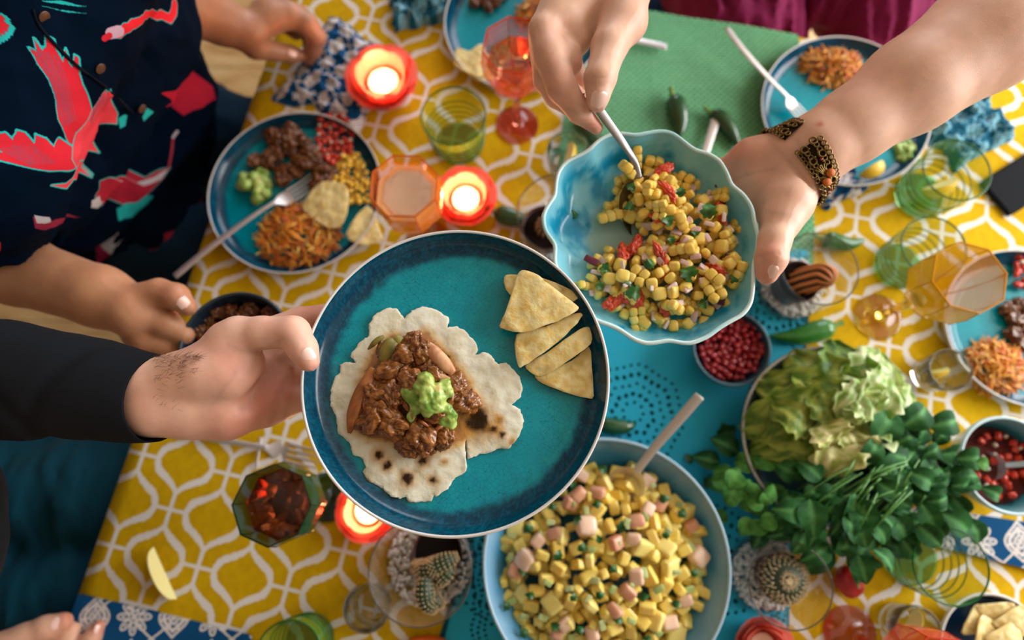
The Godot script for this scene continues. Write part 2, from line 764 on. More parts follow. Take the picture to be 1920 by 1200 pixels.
func build_room() -> void:
	var wm := mat("painted plaster", hex("b7aea2"), 0.9)
	var half := 2.5
	var hgt := 2.75
	var wf := mat("warm oak floor", Color.WHITE, 0.55)
	wf.albedo_texture = noise_tex(0.012, [[0.0, "b58a55"], [0.45, "d8b27a"], [1.0, "e9cd9c"]], 5, 512, 5)
	wf.uv1_triplanar = true
	wf.uv1_world_triplanar = true
	wf.uv1_scale = Vector3(0.7, 0.7, 4.0)
	var fl := struct("floor", bx(Vector3(5.2, 0.1, 5.2)), mat("floor joint", hex("7d6038"), 0.8), Vector3(0, -0.058, 0), "pale oak plank floor under the table")
	for i in 26:                                            # the boards, laid along x
		var b := obj("plank", bx(Vector3(5.2, 0.01, 0.197)), wf, fl)
		b.position = Vector3(0, 0.053, -2.5 + i * 0.2)
	struct("ceiling", bx(Vector3(5.2, 0.1, 5.2)), wm, Vector3(0, hgt + 0.05, 0), "pale ceiling over the dining room")
	var r1 := Rect2(-0.2, 0.85, 2.0, 1.8)
	var w1 := struct("wall_east", wall_with_hole(5.2, hgt, 0.12, r1), wm, Vector3(half + 0.06, 0, 0), "pale wall with a wide window beside the table")
	w1.rotation.y = PI / 2
	var r2 := Rect2(0.0, 1.0, 1.8, 1.6)
	struct("wall_north", wall_with_hole(5.2, hgt, 0.12, r2), wm, Vector3(0, 0, -half - 0.06), "pale wall with a window behind the woman in burgundy")
	struct("wall_south", bx(Vector3(5.2, hgt, 0.12)), wm, Vector3(0, hgt / 2, half + 0.06), "plain pale wall on the near side")
	struct("wall_west", bx(Vector3(0.12, hgt, 5.2)), wm, Vector3(-half - 0.06, hgt / 2, 0), "plain pale wall behind the seated men")
	var fm := mat("white window paint", hex("f2f0ea"), 0.4)
	for k in 2:
		var r: Rect2 = [r1, r2][k]
		var ms := []
		var ts := []
		for q in [[Vector3(r.size.x, 0.05, 0.07), Vector3(0, 0.025, 0)], [Vector3(r.size.x, 0.05, 0.07), Vector3(0, r.size.y - 0.025, 0)], [Vector3(0.05, r.size.y, 0.07), Vector3(-r.size.x / 2 + 0.025, r.size.y / 2, 0)], [Vector3(0.05, r.size.y, 0.07), Vector3(r.size.x / 2 - 0.025, r.size.y / 2, 0)], [Vector3(0.04, r.size.y, 0.06), Vector3(0, r.size.y / 2, 0)]]:
			ms.append(bx(q[0]))
			ts.append(Transform3D(Basis(), q[1]))
		var w := struct("window_%d" % (k + 1), joined(ms, ts), fm, Vector3(half + 0.08, r.position.y, -r.get_center().x) if k == 0 else Vector3(r.get_center().x, r.position.y, -half - 0.08), ["wide white framed window beside the table", "white framed window behind the woman in burgundy"][k])
		if k == 0:
			w.rotation.y = PI / 2

# ------------------------------------------------------------------ the table and what is spread on it
const TURN := 0.2165                   # the table's turn against the picture
const CELL := 0.1297                   # one repeat of the trellis

func trellis_texture() -> ImageTexture:
	var n := 512
	var img := Image.create(n, n, false, Image.FORMAT_RGB8)
	img.fill(hex("d9b013"))
	for y in n:                                        # a little unevenness of the dye
		for x in range(0, n, 4):
			var s := noise.get_noise_2d(x * 0.7, y * 0.7) * 0.04 + (rng.randf() - 0.5) * 0.02
			img.fill_rect(Rect2i(x, y, 4, 1), Color(0.825 + s, 0.662 + s, 0.035))
	var white := hex("e9e4dd")
	var q := spline([Vector2(0.315, 0), Vector2(0.303, 0.05), Vector2(0.262, 0.122), Vector2(0.165, 0.180), Vector2(0.066, 0.248), Vector2(0, 0.320)], 8)
	for c in [Vector2(0.5, 0), Vector2(0, 0.5), Vector2(0.5, 1), Vector2(1, 0.5)]:
		for sx in [-1, 1]:
			for sy in [-1, 1]:
				var pts := []
				for p in q:
					pts.append((c + Vector2(p.x * sx, p.y * sy)) * n)
				for i in pts.size() - 1:
					var w := 0.019 + 0.010 * sin(PI * clampf(float(i) / pts.size() * 1.15, 0, 1))
					stroke(img, [pts[i], pts[i + 1]], w * n, white, true, 0.9)
	for c in [Vector2(0, 0), Vector2(0.5, 0.5)]:
		stroke(img, [(c - Vector2(0.185, 0)) * n, (c + Vector2(0.185, 0)) * n], 0.019 * n, white, true, 0.15)
		stroke(img, [(c - Vector2(0, 0.185)) * n, (c + Vector2(0, 0.185)) * n], 0.023 * n, white, true, 0.15)
	return ImageTexture.create_from_image(img)

var tab: Transform3D                      # the table's own axes: x along its short side, z along its long side
func T(p: Vector3) -> Vector3:
	return tab.affine_inverse() * p

func build_table() -> void:
	tab = Transform3D(Basis(Vector3.UP, -TURN), Vector3(0, TY, 0))
	var o := P(319.2, 955)                # a crossing of the trellis
	var lo := T(P(353, 535))              # the left edge
	var far := T(P(1360, 46))             # the far edge
	var x0 := lo.x
	var z0 := far.z
	var x1 := T(P(1960, 300)).x + 0.12
	var z1 := T(P(900, 1200)).z + 0.55
	var root := thing("dining_table", Vector3(tab.origin.x, 0, tab.origin.z), "long wooden dining table under the yellow trellis cloth", "table")
	root.rotation.y = -TURN
	var wood := mat("table wood", hex("8a6a47"), 0.5)
	var tw := x1 - x0 - 0.012
	var tl := z1 - z0 - 0.012
	var top := obj("tabletop", rbox(Vector3(tw, 0.03, tl), 0.004, 2), wood, root)
	top.position = Vector3((x0 + x1) / 2, TY - 0.0195, (z0 + z1) / 2)
	for sx in [0, 1]:
		for sz in [0, 1]:
			var l := obj("leg", rbox(Vector3(0.06, TY - 0.0345, 0.06), 0.006, 2), wood, root)
			l.position = Vector3([x0 + 0.08, x1 - 0.08][sx], (TY - 0.0345) / 2, [z0 + 0.08, z1 - 0.08][sz])
	# the cloth lies on the top and falls over its edges
	var m := mat("yellow trellis cotton", Color.WHITE, 0.85)
	m.albedo_texture = trellis_texture()
	m.texture_filter = BaseMaterial3D.TEXTURE_FILTER_LINEAR_WITH_MIPMAPS_ANISOTROPIC
	bump_uv(m)
	var oo := T(o)
	var drop := 0.20
	var w := x1 - x0
	var l2 := z1 - z0
	var nu := 90
	var nv := 90
	var f := func(u: float, v: float) -> Vector3:
		var a := lerpf(-drop, w + drop, u)
		var b := lerpf(-drop, l2 + drop, v)
		var p := Vector3(clampf(a, 0, w), 0, clampf(b, 0, l2))
		var over := maxf(maxf(-a, a - w), maxf(-b, b - l2))
		if over > 0.0:
			p.y = -over
			var out := Vector2(clampf(a, 0, w) - a, clampf(b, 0, l2) - b).normalized()
			var wave := (sin((a + b) * 26.0) * 0.5 + 0.5) * 0.045 * over / drop + 0.002
			p.x -= out.x * wave
			p.z -= out.y * wave
		else:
			p.y = 0.0006 * sin(a * 31.0) * sin(b * 23.0)
		return p + Vector3(x0, 0.0, z0)
	var uvf := func(u: float, v: float, _p: Vector3) -> Vector2:
		var a := lerpf(-drop, w + drop, u) + x0
		var b := lerpf(-drop, l2 + drop, v) + z0
		return Vector2((a - oo.x) / CELL, (b - oo.z) / CELL)
	var cl := one("tablecloth", grid_mesh(nu, nv, f, false, null, uvf), m, tab.origin, "yellow tablecloth printed with a white trellis pattern", "tablecloth")
	cl.rotation.y = -TURN
	print("table ", x0, " ", x1, " ", z0, " ", z1)

func bump_uv(m: StandardMaterial3D) -> void:
	var n := FastNoiseLite.new()
	n.seed = 4
	n.frequency = 0.4
	var t := NoiseTexture2D.new()
	t.width = 512
	t.height = 512
	t.seamless = true
	t.noise = n
	m.heightmap_enabled = true
	m.heightmap_texture = t
	m.heightmap_scale = 0.05


# ------------------------------------------------------------------ tableware
func at_rim(px: float, py: float, h: float) -> Vector3:        # foot of a thing whose rim shows at that pixel
	var p := P(px, py, h)
	return Vector3(p.x, TY, p.z)

func glaze(key: String, crackle := true) -> StandardMaterial3D:
	if mats.has(key):
		return mats[key]
	var m := vmat(key, 0.22)
	m.metallic_specular = 0.35
	m.clearcoat_enabled = true
	m.clearcoat = 0.3
	m.clearcoat_roughness = 0.12
	if crackle:
		m.albedo_texture = noise_tex(0.03, [[0.0, "a9b6ba"], [0.03, "d5dcdd"], [0.06, "f8f9f9"], [1.0, "ffffff"]], 9, 1024, 1, true)
		m.uv1_triplanar = true
		m.uv1_scale = Vector3.ONE * 8.0
	return m

func plate(called: String, pos: Vector3, r: float, seg: int, label: String, group := "dinner plates") -> Node3D:
	var root := thing(called, pos, label, "plate", group)
	var hh := 0.023
	var prof := []
	for q in [[0.0, 0.0], [0.62, 0.0], [0.64, 0.0015], [0.80, 0.002], [0.93, 0.005], [0.975, 0.012], [0.995, 0.020], [1.0, hh - 0.001]]:
		prof.append([q[0] * r, q[1]])
	root.set_meta("rim", r)
	var bodym := grid_mesh(seg, prof.size() - 1, func(u: float, v: float) -> Vector3:
		var q: Array = prof[int(round(v * (prof.size() - 1)))]
		return Vector3(cos(u * TAU) * q[0], q[1], sin(u * TAU) * q[0]), true, func(_u: float, _v: float, _p: Vector3) -> Color: return lin("c9c9c6"))
	obj("body", bodym, glaze("white stoneware", false), root)
	var rimp := []
	for k in 9:
		var a := PI * k / 8.0
		rimp.append([r - 0.0012 + cos(a) * 0.0013, hh - 0.001 + sin(a) * 0.0012])
	obj("rim", lathe(rimp, seg), mat("plate rim", hex("d6d4d2"), 0.4), root)
	var inn := []
	for q in curve_prof([[r - 0.0024, hh - 0.0012], [r - 0.004, hh - 0.005], [r - 0.0095, 0.0095], [r - 0.018, 0.0048], [r - 0.026, 0.0038], [r * 0.72, 0.0034], [r * 0.45, 0.0034], [r * 0.2, 0.0036], [0.0005, 0.0036]], 6):
		inn.append(q)
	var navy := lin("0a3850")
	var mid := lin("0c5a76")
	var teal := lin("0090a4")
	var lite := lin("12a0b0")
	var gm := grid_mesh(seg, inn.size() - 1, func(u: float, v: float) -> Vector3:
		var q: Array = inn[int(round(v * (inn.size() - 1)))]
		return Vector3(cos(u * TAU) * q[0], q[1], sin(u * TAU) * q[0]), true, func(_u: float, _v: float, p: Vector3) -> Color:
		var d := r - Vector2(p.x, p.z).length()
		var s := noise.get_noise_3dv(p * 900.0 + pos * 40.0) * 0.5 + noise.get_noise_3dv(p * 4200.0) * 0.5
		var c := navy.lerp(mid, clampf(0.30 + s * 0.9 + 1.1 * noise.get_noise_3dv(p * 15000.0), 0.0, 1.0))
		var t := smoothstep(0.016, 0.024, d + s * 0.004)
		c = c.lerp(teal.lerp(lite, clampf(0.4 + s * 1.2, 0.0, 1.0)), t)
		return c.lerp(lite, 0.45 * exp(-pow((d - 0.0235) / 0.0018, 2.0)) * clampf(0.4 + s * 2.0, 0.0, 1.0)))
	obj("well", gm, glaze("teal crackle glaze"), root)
	return root

func bowl(called: String, pos: Vector3, r: float, h: float, foot: float, outc: Color, inc: Color, rimc: Color, label: String, category := "bowl") -> Node3D:
	var root := thing(called, pos, label, category)
	var prof := curve_prof([[0.0005, 0.0], [foot * 0.9, 0.0], [foot, 0.004], [foot + (r - foot) * 0.55, h * 0.35], [r * 0.985, h * 0.85], [r, h - 0.001]], 4)
	obj("body", grid_mesh(96, prof.size() - 1, func(u: float, v: float) -> Vector3:
		var q: Array = prof[int(round(v * (prof.size() - 1)))]
		return Vector3(cos(u * TAU) * q[0], q[1], sin(u * TAU) * q[0]), true, func(_u: float, _v: float, p: Vector3) -> Color: return outc.lerp(rimc, clampf(0.25 + noise.get_noise_3dv(p * 500.0), 0.0, 1.0) * 0.3)), glaze("plain glaze", false), root)
	var rp := []
	for k in 9:
		var a := PI * k / 8.0
		rp.append([r - 0.002 + cos(a) * 0.002, h - 0.001 + sin(a) * 0.0018])
	obj("rim", grid_mesh(96, 8, func(u: float, v: float) -> Vector3:
		var q: Array = rp[int(round(v * 8))]
		return Vector3(cos(u * TAU) * q[0], q[1], sin(u * TAU) * q[0]), true, func(_u: float, _v: float, _p: Vector3) -> Color: return rimc), glaze("plain glaze", false), root)
	var ip := curve_prof([[r - 0.004, h - 0.001], [r * 0.965 - 0.003, h * 0.84], [foot + (r - foot) * 0.45, h * 0.36], [foot * 0.85, 0.008], [foot * 0.4, 0.0062], [0.0005, 0.006]], 6)
	obj("well", grid_mesh(96, ip.size() - 1, func(u: float, v: float) -> Vector3:
		var q: Array = ip[int(round(v * (ip.size() - 1)))]
		return Vector3(cos(u * TAU) * q[0], q[1], sin(u * TAU) * q[0]), true, func(_u: float, _v: float, p: Vector3) -> Color:
		var s := noise.get_noise_3dv(p * 300.0) + 0.5 * noise.get_noise_3dv(p * 1500.0)
		return inc.lerp(rimc, clampf(smoothstep(h * 0.55, h, p.y) * 0.55 + s * 0.35, 0.0, 1.0))), glaze("plain glaze", false), root)
	return root

func goblet(pos: Vector3, turn: float, color: Color, h: float, label: String, alpha := 0.42) -> Node3D:
	var root := thing("goblet", pos, label, "goblet", "faceted plastic goblets")
	root.rotation.y = turn
	var gm := glass("goblet " + color.to_html(), color.lerp(Color.WHITE, 0.35), 0.03)
	var k := h / 0.205
	var tg := thin_glass("goblet wall " + color.to_html(), color, alpha)
	var pr := []
	for q in [[0.010, 0.1035], [0.030, 0.122], [0.0455, 0.150], [0.0475, 0.180], [0.0445, 0.2040]]:
		pr.append([q[0] * k * 1.02, q[1] * k])
	obj("cup", flat(lathe(pr, 8)), tg, root)
	var eg := thin_glass("goblet edge " + color.to_html(), color * Color(0.85, 0.72, 0.72), 0.85)
	obj("rim", flat(lathe([[0.0440 * k * 1.02, 0.2040 * k], [0.0457 * k * 1.02, 0.2040 * k], [0.0455 * k * 1.02, 0.2056 * k], [0.0440 * k * 1.02, 0.2056 * k], [0.0437 * k * 1.02, 0.2040 * k]], 8)), eg, root)
	for e in 8:                                                       # the moulded edges between the facets
		var a := TAU * e / 8.0
		var path := PackedVector3Array()
		for q in pr:
			path.append(Vector3(cos(a) * q[0], q[1], sin(a) * q[0]))
		obj("edge", tube(path, [0.0007], 6), eg, root)
	var st := []
	for q in curve_prof([[0.0345, 0.0], [0.0352, 0.0016], [0.034, 0.003], [0.020, 0.0048], [0.009, 0.010], [0.0062, 0.025], [0.0060, 0.07], [0.009, 0.094], [0.0118, 0.1018]], 4):
		st.append([q[0] * k, q[1] * k])
	st.push_front([0.0, 0.0])
	st.append([0.0, 0.1018 * k])
	obj("foot", lathe(st, 48), gm, root)
	return root

func thin_glass(key: String, color: Color, alpha: float) -> StandardMaterial3D:      # a wall too thin to bend the light
	if mats.has(key):
		return mats[key]
	var m := mat(key, Color(color.r, color.g, color.b, alpha), 0.04)
	m.metallic_specular = 0.36
	m.transparency = BaseMaterial3D.TRANSPARENCY_ALPHA
	m.cull_mode = BaseMaterial3D.CULL_DISABLED
	return m

func band_ring(R: float, r: float, y: float) -> ArrayMesh:
	return grid_mesh(72, 8, func(u: float, v: float) -> Vector3:
		var b := -v * TAU
		return Vector3(cos(u * TAU) * (R + r * cos(b)), y + r * sin(b), sin(u * TAU) * (R + r * cos(b))), true)

func tumbler(pos: Vector3, r: float, h: float, color: Color, label: String, dark: Color) -> Node3D:
	var root := thing("ribbed_tumbler", pos, label, "glass", "ribbed green tumblers")
	var rb := r * 0.80
	var rad := func(y: float) -> float: return lerpf(rb, r, pow(y / h, 0.8))
	var out := [[rb * 0.96, 0.003]]
	for i in range(1, 13):
		var y := 0.004 + (h - 0.005) * i / 12.0
		out.append([rad.call(y), y])
	var tg := thin_glass("thin green " + color.to_html(), color, 0.30)
	obj("wall", lathe(out, 72), tg, root)
	var sg := glass("solid green " + dark.to_html(), dark)
	var eg := thin_glass("green glass edge", Color(0.06, 0.36, 0.14), 0.72)
	obj("rim", band_ring(r - 0.0003, 0.0013, h - 0.001), eg, root)
	for k in 4:
		var y := h * (0.16 + 0.145 * k)
		obj("ridge", band_ring(rad.call(y), 0.0009, y), eg, root)
	obj("base", lathe([[0.0, 0.0], [rb * 0.92, 0.0], [rb * 0.99, 0.002], [rb * 0.99, 0.005], [rb * 0.9, 0.0068], [0.0, 0.006]], 64), sg, root)
	return root

func shot_glass(pos: Vector3, r: float, h: float, label: String) -> Node3D:
	var root := thing("shot_glass", pos, label, "glass", "clear shot glasses")
	var rb := r * 0.78
	var p := [[0.0, 0.0], [rb, 0.0], [rb + 0.0012, 0.002]]
	for q in [[0.3, 0.0], [0.6, 0.0], [0.9, 0.0]]:
		p.append([lerpf(rb, r, q[0]) + 0.001, h * q[0]])
	p.append_array([[r, h - 0.001], [r - 0.001, h], [r - 0.0022, h - 0.001], [lerpf(rb, r, 0.6) - 0.0022, h * 0.6], [rb * 0.82, h * 0.24], [rb * 0.5, h * 0.19], [0.0, h * 0.18]])
	obj("wall", lathe(p, 48), glass("clear glass", Color(0.97, 0.99, 0.985)), root)
	return root

func vase(pos: Vector3, r: float, h: float, label: String) -> Node3D:
	var root := thing("glass_vase", pos, label, "vase", "clear cylinder vases holding cacti")
	obj("wall", lathe([[r * 0.93, 0.003], [r * 0.955, h * 0.25], [r * 0.975, h * 0.6], [r - 0.001, h - 0.001]], 72), thin_glass("thin clear glass", Color(0.86, 0.88, 0.86), 0.07), root)
	var sg := thin_glass("clear glass edge", Color(0.33, 0.30, 0.27), 0.6)
	obj("rim", band_ring(r - 0.001, 0.0011, h - 0.0005), sg, root)
	obj("base", lathe([[0.0, 0.0], [r * 0.90, 0.0], [r * 0.945, 0.003], [r * 0.945, 0.006], [r * 0.9, 0.0075], [0.0, 0.007]], 72), glass("clear glass", Color(0.97, 0.99, 0.985)), root)
	return root

func candle(pos: Vector3, r: float, turn: float, e: float, label: String, lit := true) -> Node3D:
	# a rose-shaped coral glass holder with a lit tea light inside
	var root := thing("candle_holder", pos, label, "candle", "coral rose candle holders")
	root.rotation.y = turn
	var cm := mat("coral glass", Color(0.95, 0.54, 0.46), 0.35)
	cm.backlight_enabled = true
	cm.backlight = Color(0.90, 0.52, 0.45)
	cm.clearcoat_enabled = true
	cm.clearcoat = 0.4
	var h := r * 0.95
	for ring in 3:
		var n: int = [7, 6, 5][ring]
		for i in n:
			var a0: float = TAU * i / n + ring * 0.4
			var rr: float = r * [0.80, 0.70, 0.58][ring]
			var hh: float = h * [0.80, 0.94, 1.0][ring]
			var wd: float = TAU / n * 0.72
			var pm := grid_mesh(8, 7, func(u: float, v: float) -> Vector3:
				var a := a0 + (u - 0.5) * 2.0 * wd
				var edge := 1.0 - pow(absf(u - 0.5) * 2.0, 3.0) * 0.30
				var y := hh * (0.03 + 0.97 * v) * lerpf(1.0, edge, v)
				var rad := rr * (0.62 + 0.40 * sin(v * 1.75)) + r * 0.17 * pow(v, 4.0) * (1.0 if ring == 0 else 0.35) * edge
				return Vector3(cos(a) * rad, y, sin(a) * rad))
			obj("petal", pm, cm, root)
	obj("base", lathe([[0.0, 0.0], [r * 0.5, 0.0], [r * 0.62, 0.004], [r * 0.6, 0.010], [0.0, 0.008]], 32), cm, root)
	var wm := mat("candle wax", hex("ffd9c6"), 0.4)
	wm.subsurf_scatter_enabled = true
	wm.subsurf_scatter_strength = 0.6
	obj("wax", lathe([[0.0, 0.008], [r * 0.42, 0.008], [r * 0.43, h * 0.50], [r * 0.40, h * 0.54], [r * 0.36, h * 0.515], [0.0, h * 0.51]], 32), wm, root)
	var y0 := h * 0.52
	obj("wick", tube(PackedVector3Array([Vector3(0, y0 - 0.002, 0), Vector3(0.0006, y0 + 0.006, 0)]), [0.0007], 6), mat("wick", hex("2a211c"), 0.9), root)
	if not lit:
		return root
	var fm := mat("candle flame", hex("ffd9a0"), 0.9)
	fm.emission_enabled = true
	fm.emission = Color(1.0, 0.72, 0.36)
	fm.emission_energy_multiplier = 14.0
	var fl := obj("flame", lathe([[0.0, y0 + 0.003], [0.0028, y0 + 0.006], [0.0040, y0 + 0.010], [0.0030, y0 + 0.016], [0.0012, y0 + 0.022], [0.0, y0 + 0.025]], 12), fm, root)
	var l := OmniLight3D.new()
	l.name = "flame_light"
	l.light_color = Color(1.0, 0.74, 0.52)
	l.light_energy = e
	l.omni_range = 8.0
	l.omni_attenuation = 2.0
	l.light_size = 0.004
	l.shadow_enabled = true
	l.position = Vector3(0, y0 + 0.012, 0)
	fl.add_child(l)
	return root

func steel() -> StandardMaterial3D:
	return bump(mat("brushed steel", Color(0.56, 0.55, 0.54), 0.34, 1.0), 0.05, 0.004, 30.0)

func cutlery(called: String, pts: Array, widths: Array, thick: float, head: String, label: String, scale := 1.0) -> Node3D:
	# pts: world points from the end of the handle to the tip; widths are half widths along the handle
	var root := thing(called, Vector3.ZERO, label, called.get_slice("_", called.get_slice_count("_") - 1), "")
	var path := spline3(pts, 6)
	var n := path.size()
	var last := path[n - 1]
	var dir := (last - path[n - 3]).normalized()
	var m := steel() if called == "serving_spoon" else bump(mat("satin steel", Color(0.88, 0.86, 0.85), 0.5, 0.85), 0.05, 0.004, 30.0)
	obj("handle", tube(path, widths, 10, thick / maxf(widths[0], 0.001)), m, root)
	var side := dir.cross(Vector3.UP).normalized()
	var upv := side.cross(dir).normalized()
	if head == "fork":
		var w := 0.0125 * scale
		var neck := grid_mesh(12, 10, func(u: float, v: float) -> Vector3:
			var a := u * TAU
			var wd := lerpf(0.0035 * scale, w, smoothstep(0.0, 0.55, v))
			var c := last + dir * (v * 0.030 * scale - 0.004) + upv * (-0.006 * sin(v * 2.2) * scale)
			return c + side * cos(a) * wd + upv * sin(a) * 0.0011, true)
		obj("neck", neck, m, root)
		for k in 4:
			var off := (k - 1.5) * w * 0.58
			var tp := PackedVector3Array()
			for i in 7:
				var v := i / 6.0
				tp.append(last + dir * (0.024 + v * 0.046) * scale + side * off * (1.0 - 0.05 * v) + upv * (-0.0048 + 0.009 * v * v) * scale)
			obj("tine", tube(tp, [0.0019 * scale, 0.0016 * scale, 0.0009 * scale], 8, 0.6), m, root)
	elif head == "spoon":
		var sm := grid_mesh(20, 10, func(u: float, v: float) -> Vector3:
			var a := u * TAU
			var l := 0.060 * scale
			var w := 0.0205 * scale
			var q := Vector2(cos(a) * v, sin(a) * v)
			var narrow := 1.0 - 0.18 * q.x
			return last + dir * (l * 0.46 + q.x * l * 0.5) + side * q.y * w * narrow + upv * (-0.010 * scale * (1.0 - v * v)))
		obj("bowl", sm, m, root)
	return root

# ------------------------------------------------------------------ food
func px_poly(pts: Array, h: float) -> PackedVector2Array:        # pixels -> metres on the plane at height h
	var out := PackedVector2Array()
	for i in range(0, pts.size(), 2):
		out.append(P2(pts[i], pts[i + 1], h))
	return out

func scatter(poly: PackedVector2Array, gap: float, most: int) -> PackedVector2Array:
	var lo := poly[0]
	var hi := poly[0]
	for p in poly:
		lo = lo.min(p)
		hi = hi.max(p)
	var out := PackedVector2Array()
	for k in most * 60:
		var q := Vector2(rng.randf_range(lo.x, hi.x), rng.randf_range(lo.y, hi.y))
		if not Geometry2D.is_point_in_polygon(q, poly):
			continue
		var ok := true
		for o in out:
			if o.distance_squared_to(q) < gap * gap:
				ok = false
				break
		if ok:
			out.append(q)
			if out.size() >= most:
				break
	return out

func edge_dist(q: Vector2, poly: PackedVector2Array) -> float:
	var d := 1e9
	for i in poly.size():
		d = minf(d, q.distance_to(Geometry2D.get_closest_point_to_segment(q, poly[i], poly[(i + 1) % poly.size()])))
	return d

func rand_basis(tilt := PI) -> Basis:
	return Basis(Vector3.UP, rng.randf() * TAU) * Basis(Vector3(rng.randf_range(-1, 1), 0, rng.randf_range(-1, 1) + 0.001).normalized(), rng.randf_range(-tilt, tilt))

func pieces(called: String, meshes: Array, mt: Material, spots: PackedVector2Array, hf: Callable, label: String, category: String, group: String, tilt := PI, smin := 0.85, smax := 1.15) -> void:
	for q in spots:
		var o := one(called, meshes[rng.randi() % meshes.size()], mt, Vector3(q.x, Y(hf.call(q)), q.y), label, category, group)
		var s := rng.randf_range(smin, smax)
		o.basis = rand_basis(tilt).scaled_local(Vector3(s, s, s))

func fmat(key: String, rough := 0.45, sss := 0.15) -> StandardMaterial3D:
	return vmat(key, rough, sss)

func kernel_meshes() -> Array:
	var out := []
	for k in 5:
		var m := rbox(Vector3(0.0116, 0.0080, 0.0098 + 0.0010 * (k % 3)), 0.0036, 5, 0.0010, k + 2, lin("ebb428"), lin("fbdf7c"), 25.0)
		out.append(m)
	return out

func cluster_mesh(seed_: int) -> ArrayMesh:                       # a strip of kernels still joined
	var ms := []
	var ts := []
	var r := RandomNumberGenerator.new()
	r.seed = seed_
	var n := 2 + seed_ % 2
	for i in n:
		for j in 2:
			ms.append(rbox(Vector3(0.0092, 0.0100, 0.0084), 0.0033, 4, 0.0005, i * 7 + j + seed_, lin("edbb32"), lin("fbe084"), 25.0))
			ts.append(Transform3D(Basis(Vector3.UP, r.randf_range(-0.45, 0.45)), Vector3(i * 0.0078, r.randf_range(-0.001, 0.001) - absf(i - 0.5) * 0.001, j * 0.0079)))
	return joined(ms, ts)

func leaf_mesh(l: float, w: float, curl: float, cola: Color, colb: Color, lobes := 0, n := 10, vein := Color(0, 0, 0, 0)) -> ArrayMesh:
	# a leaf along x from its stalk, its upper side up; a thin shell of two faces
	var f := func(u: float, v: float, off: float) -> Vector3:
		var s := v * 2.0 - 1.0
		var half := w * 0.5 * pow(sin(PI * pow(u, 0.75) * 0.98 + 0.02), 0.8)
		if lobes > 0:
			half *= 1.0 + 0.22 * cos(u * TAU * lobes)
		var x := u * l
		var y := curl * l * sin(u * PI * 0.9) - curl * 0.6 * l * u * u + absf(s) * half * 0.30 + 0.05 * half * sin(u * 17.0 + s * 3.0)
		return Vector3(x, y + off, s * half)
	var cf := func(u: float, v: float, _p: Vector3) -> Color:
		var s := absf(v * 2.0 - 1.0)
		var c := cola.lerp(colb, clampf(0.5 + 0.8 * noise.get_noise_2d(u * 60.0 + l * 9000.0, v * 60.0), 0, 1))
		if vein.a > 0.0:
			c = c.lerp(vein, maxf(exp(-pow(s * 9.0, 2.0)), 0.5 * exp(-pow(fposmod(u * 6.0 - s * 0.8, 1.0) * 6.0 - 0.5, 2.0)) * (1.0 - s)))
		return c
	var top := grid_mesh(n, 6, func(u: float, v: float) -> Vector3: return f.call(u, 1.0 - v, 0.0003), false, cf)
	var bot := grid_mesh(n, 6, func(u: float, v: float) -> Vector3: return f.call(u, v, -0.0003), false, cf)
	return joined([top, bot])

func leaf_mat(key: String) -> StandardMaterial3D:
	var m := vmat(key, 0.42)
	m.backlight_enabled = true
	m.backlight = Color(0.4, 0.45, 0.25)
	return m

func chip(pts: Array, h: float, bulge: float, label: String, group: String, tip := Vector3.ZERO) -> MeshInstance3D:
	var poly := px_poly(pts, h)
	var sm := []
	for p in poly:
		sm.append(p)
	var dense := spline(sm, 3, true)
	var c := Vector2.ZERO
	for p in poly:
		c += p
	c /= poly.size()
	var off := rng.randf() * 100.0
	var local := PackedVector2Array()
	for i in dense.size():
		var p := dense[i]
		local.append(p - c + Vector2(noise.get_noise_2d(i * 40.0, off), noise.get_noise_2d(off, i * 40.0)) * 0.0008)
	var m := sheet(local, 0.0016, 0.0042, func(p: Vector2) -> float:
		var b := bulge * (1.0 - p.length_squared() / 0.0016) * 0.5 + 0.0014 * noise.get_noise_2d(p.x * 6000.0 + off, p.y * 6000.0) + 0.0022 * noise.get_noise_2d(p.x * 1700.0 + off, p.y * 1700.0)
		return b + tip.x * p.x + tip.z * p.y, Rect2(), func(p: Vector2) -> Color:
		var s := noise.get_noise_2d(p.x * 5000.0 - off, p.y * 5000.0)
		var e := noise.get_noise_2d(p.x * 14000.0 + off, p.y * 14000.0)
		return lin("e3bd68").lerp(lin("f3e0a4"), clampf(0.55 + s * 1.3 + e * 0.5, 0.0, 1.0)).lerp(lin("a5742c"), clampf((e - 0.42) * 6.0, 0.0, 0.7)))
	return one("tortilla_chip", m, bump(fmat("fried corn chip", 0.55, 0.1), 0.05, 0.03, 8.0), Vector3(c.x, Y(h), c.y), label, "tortilla chip", group)

func meat_meshes(n: int, big: float, seed0: int) -> Array:
	var out := []
	for k in n:
		out.append(lump(Vector3(big, big * 0.62, big * 0.8), 0.55, 1.4, seed0 + k, 14, lin("2a1208"), lin("855026"), false, 2.0))
	return out

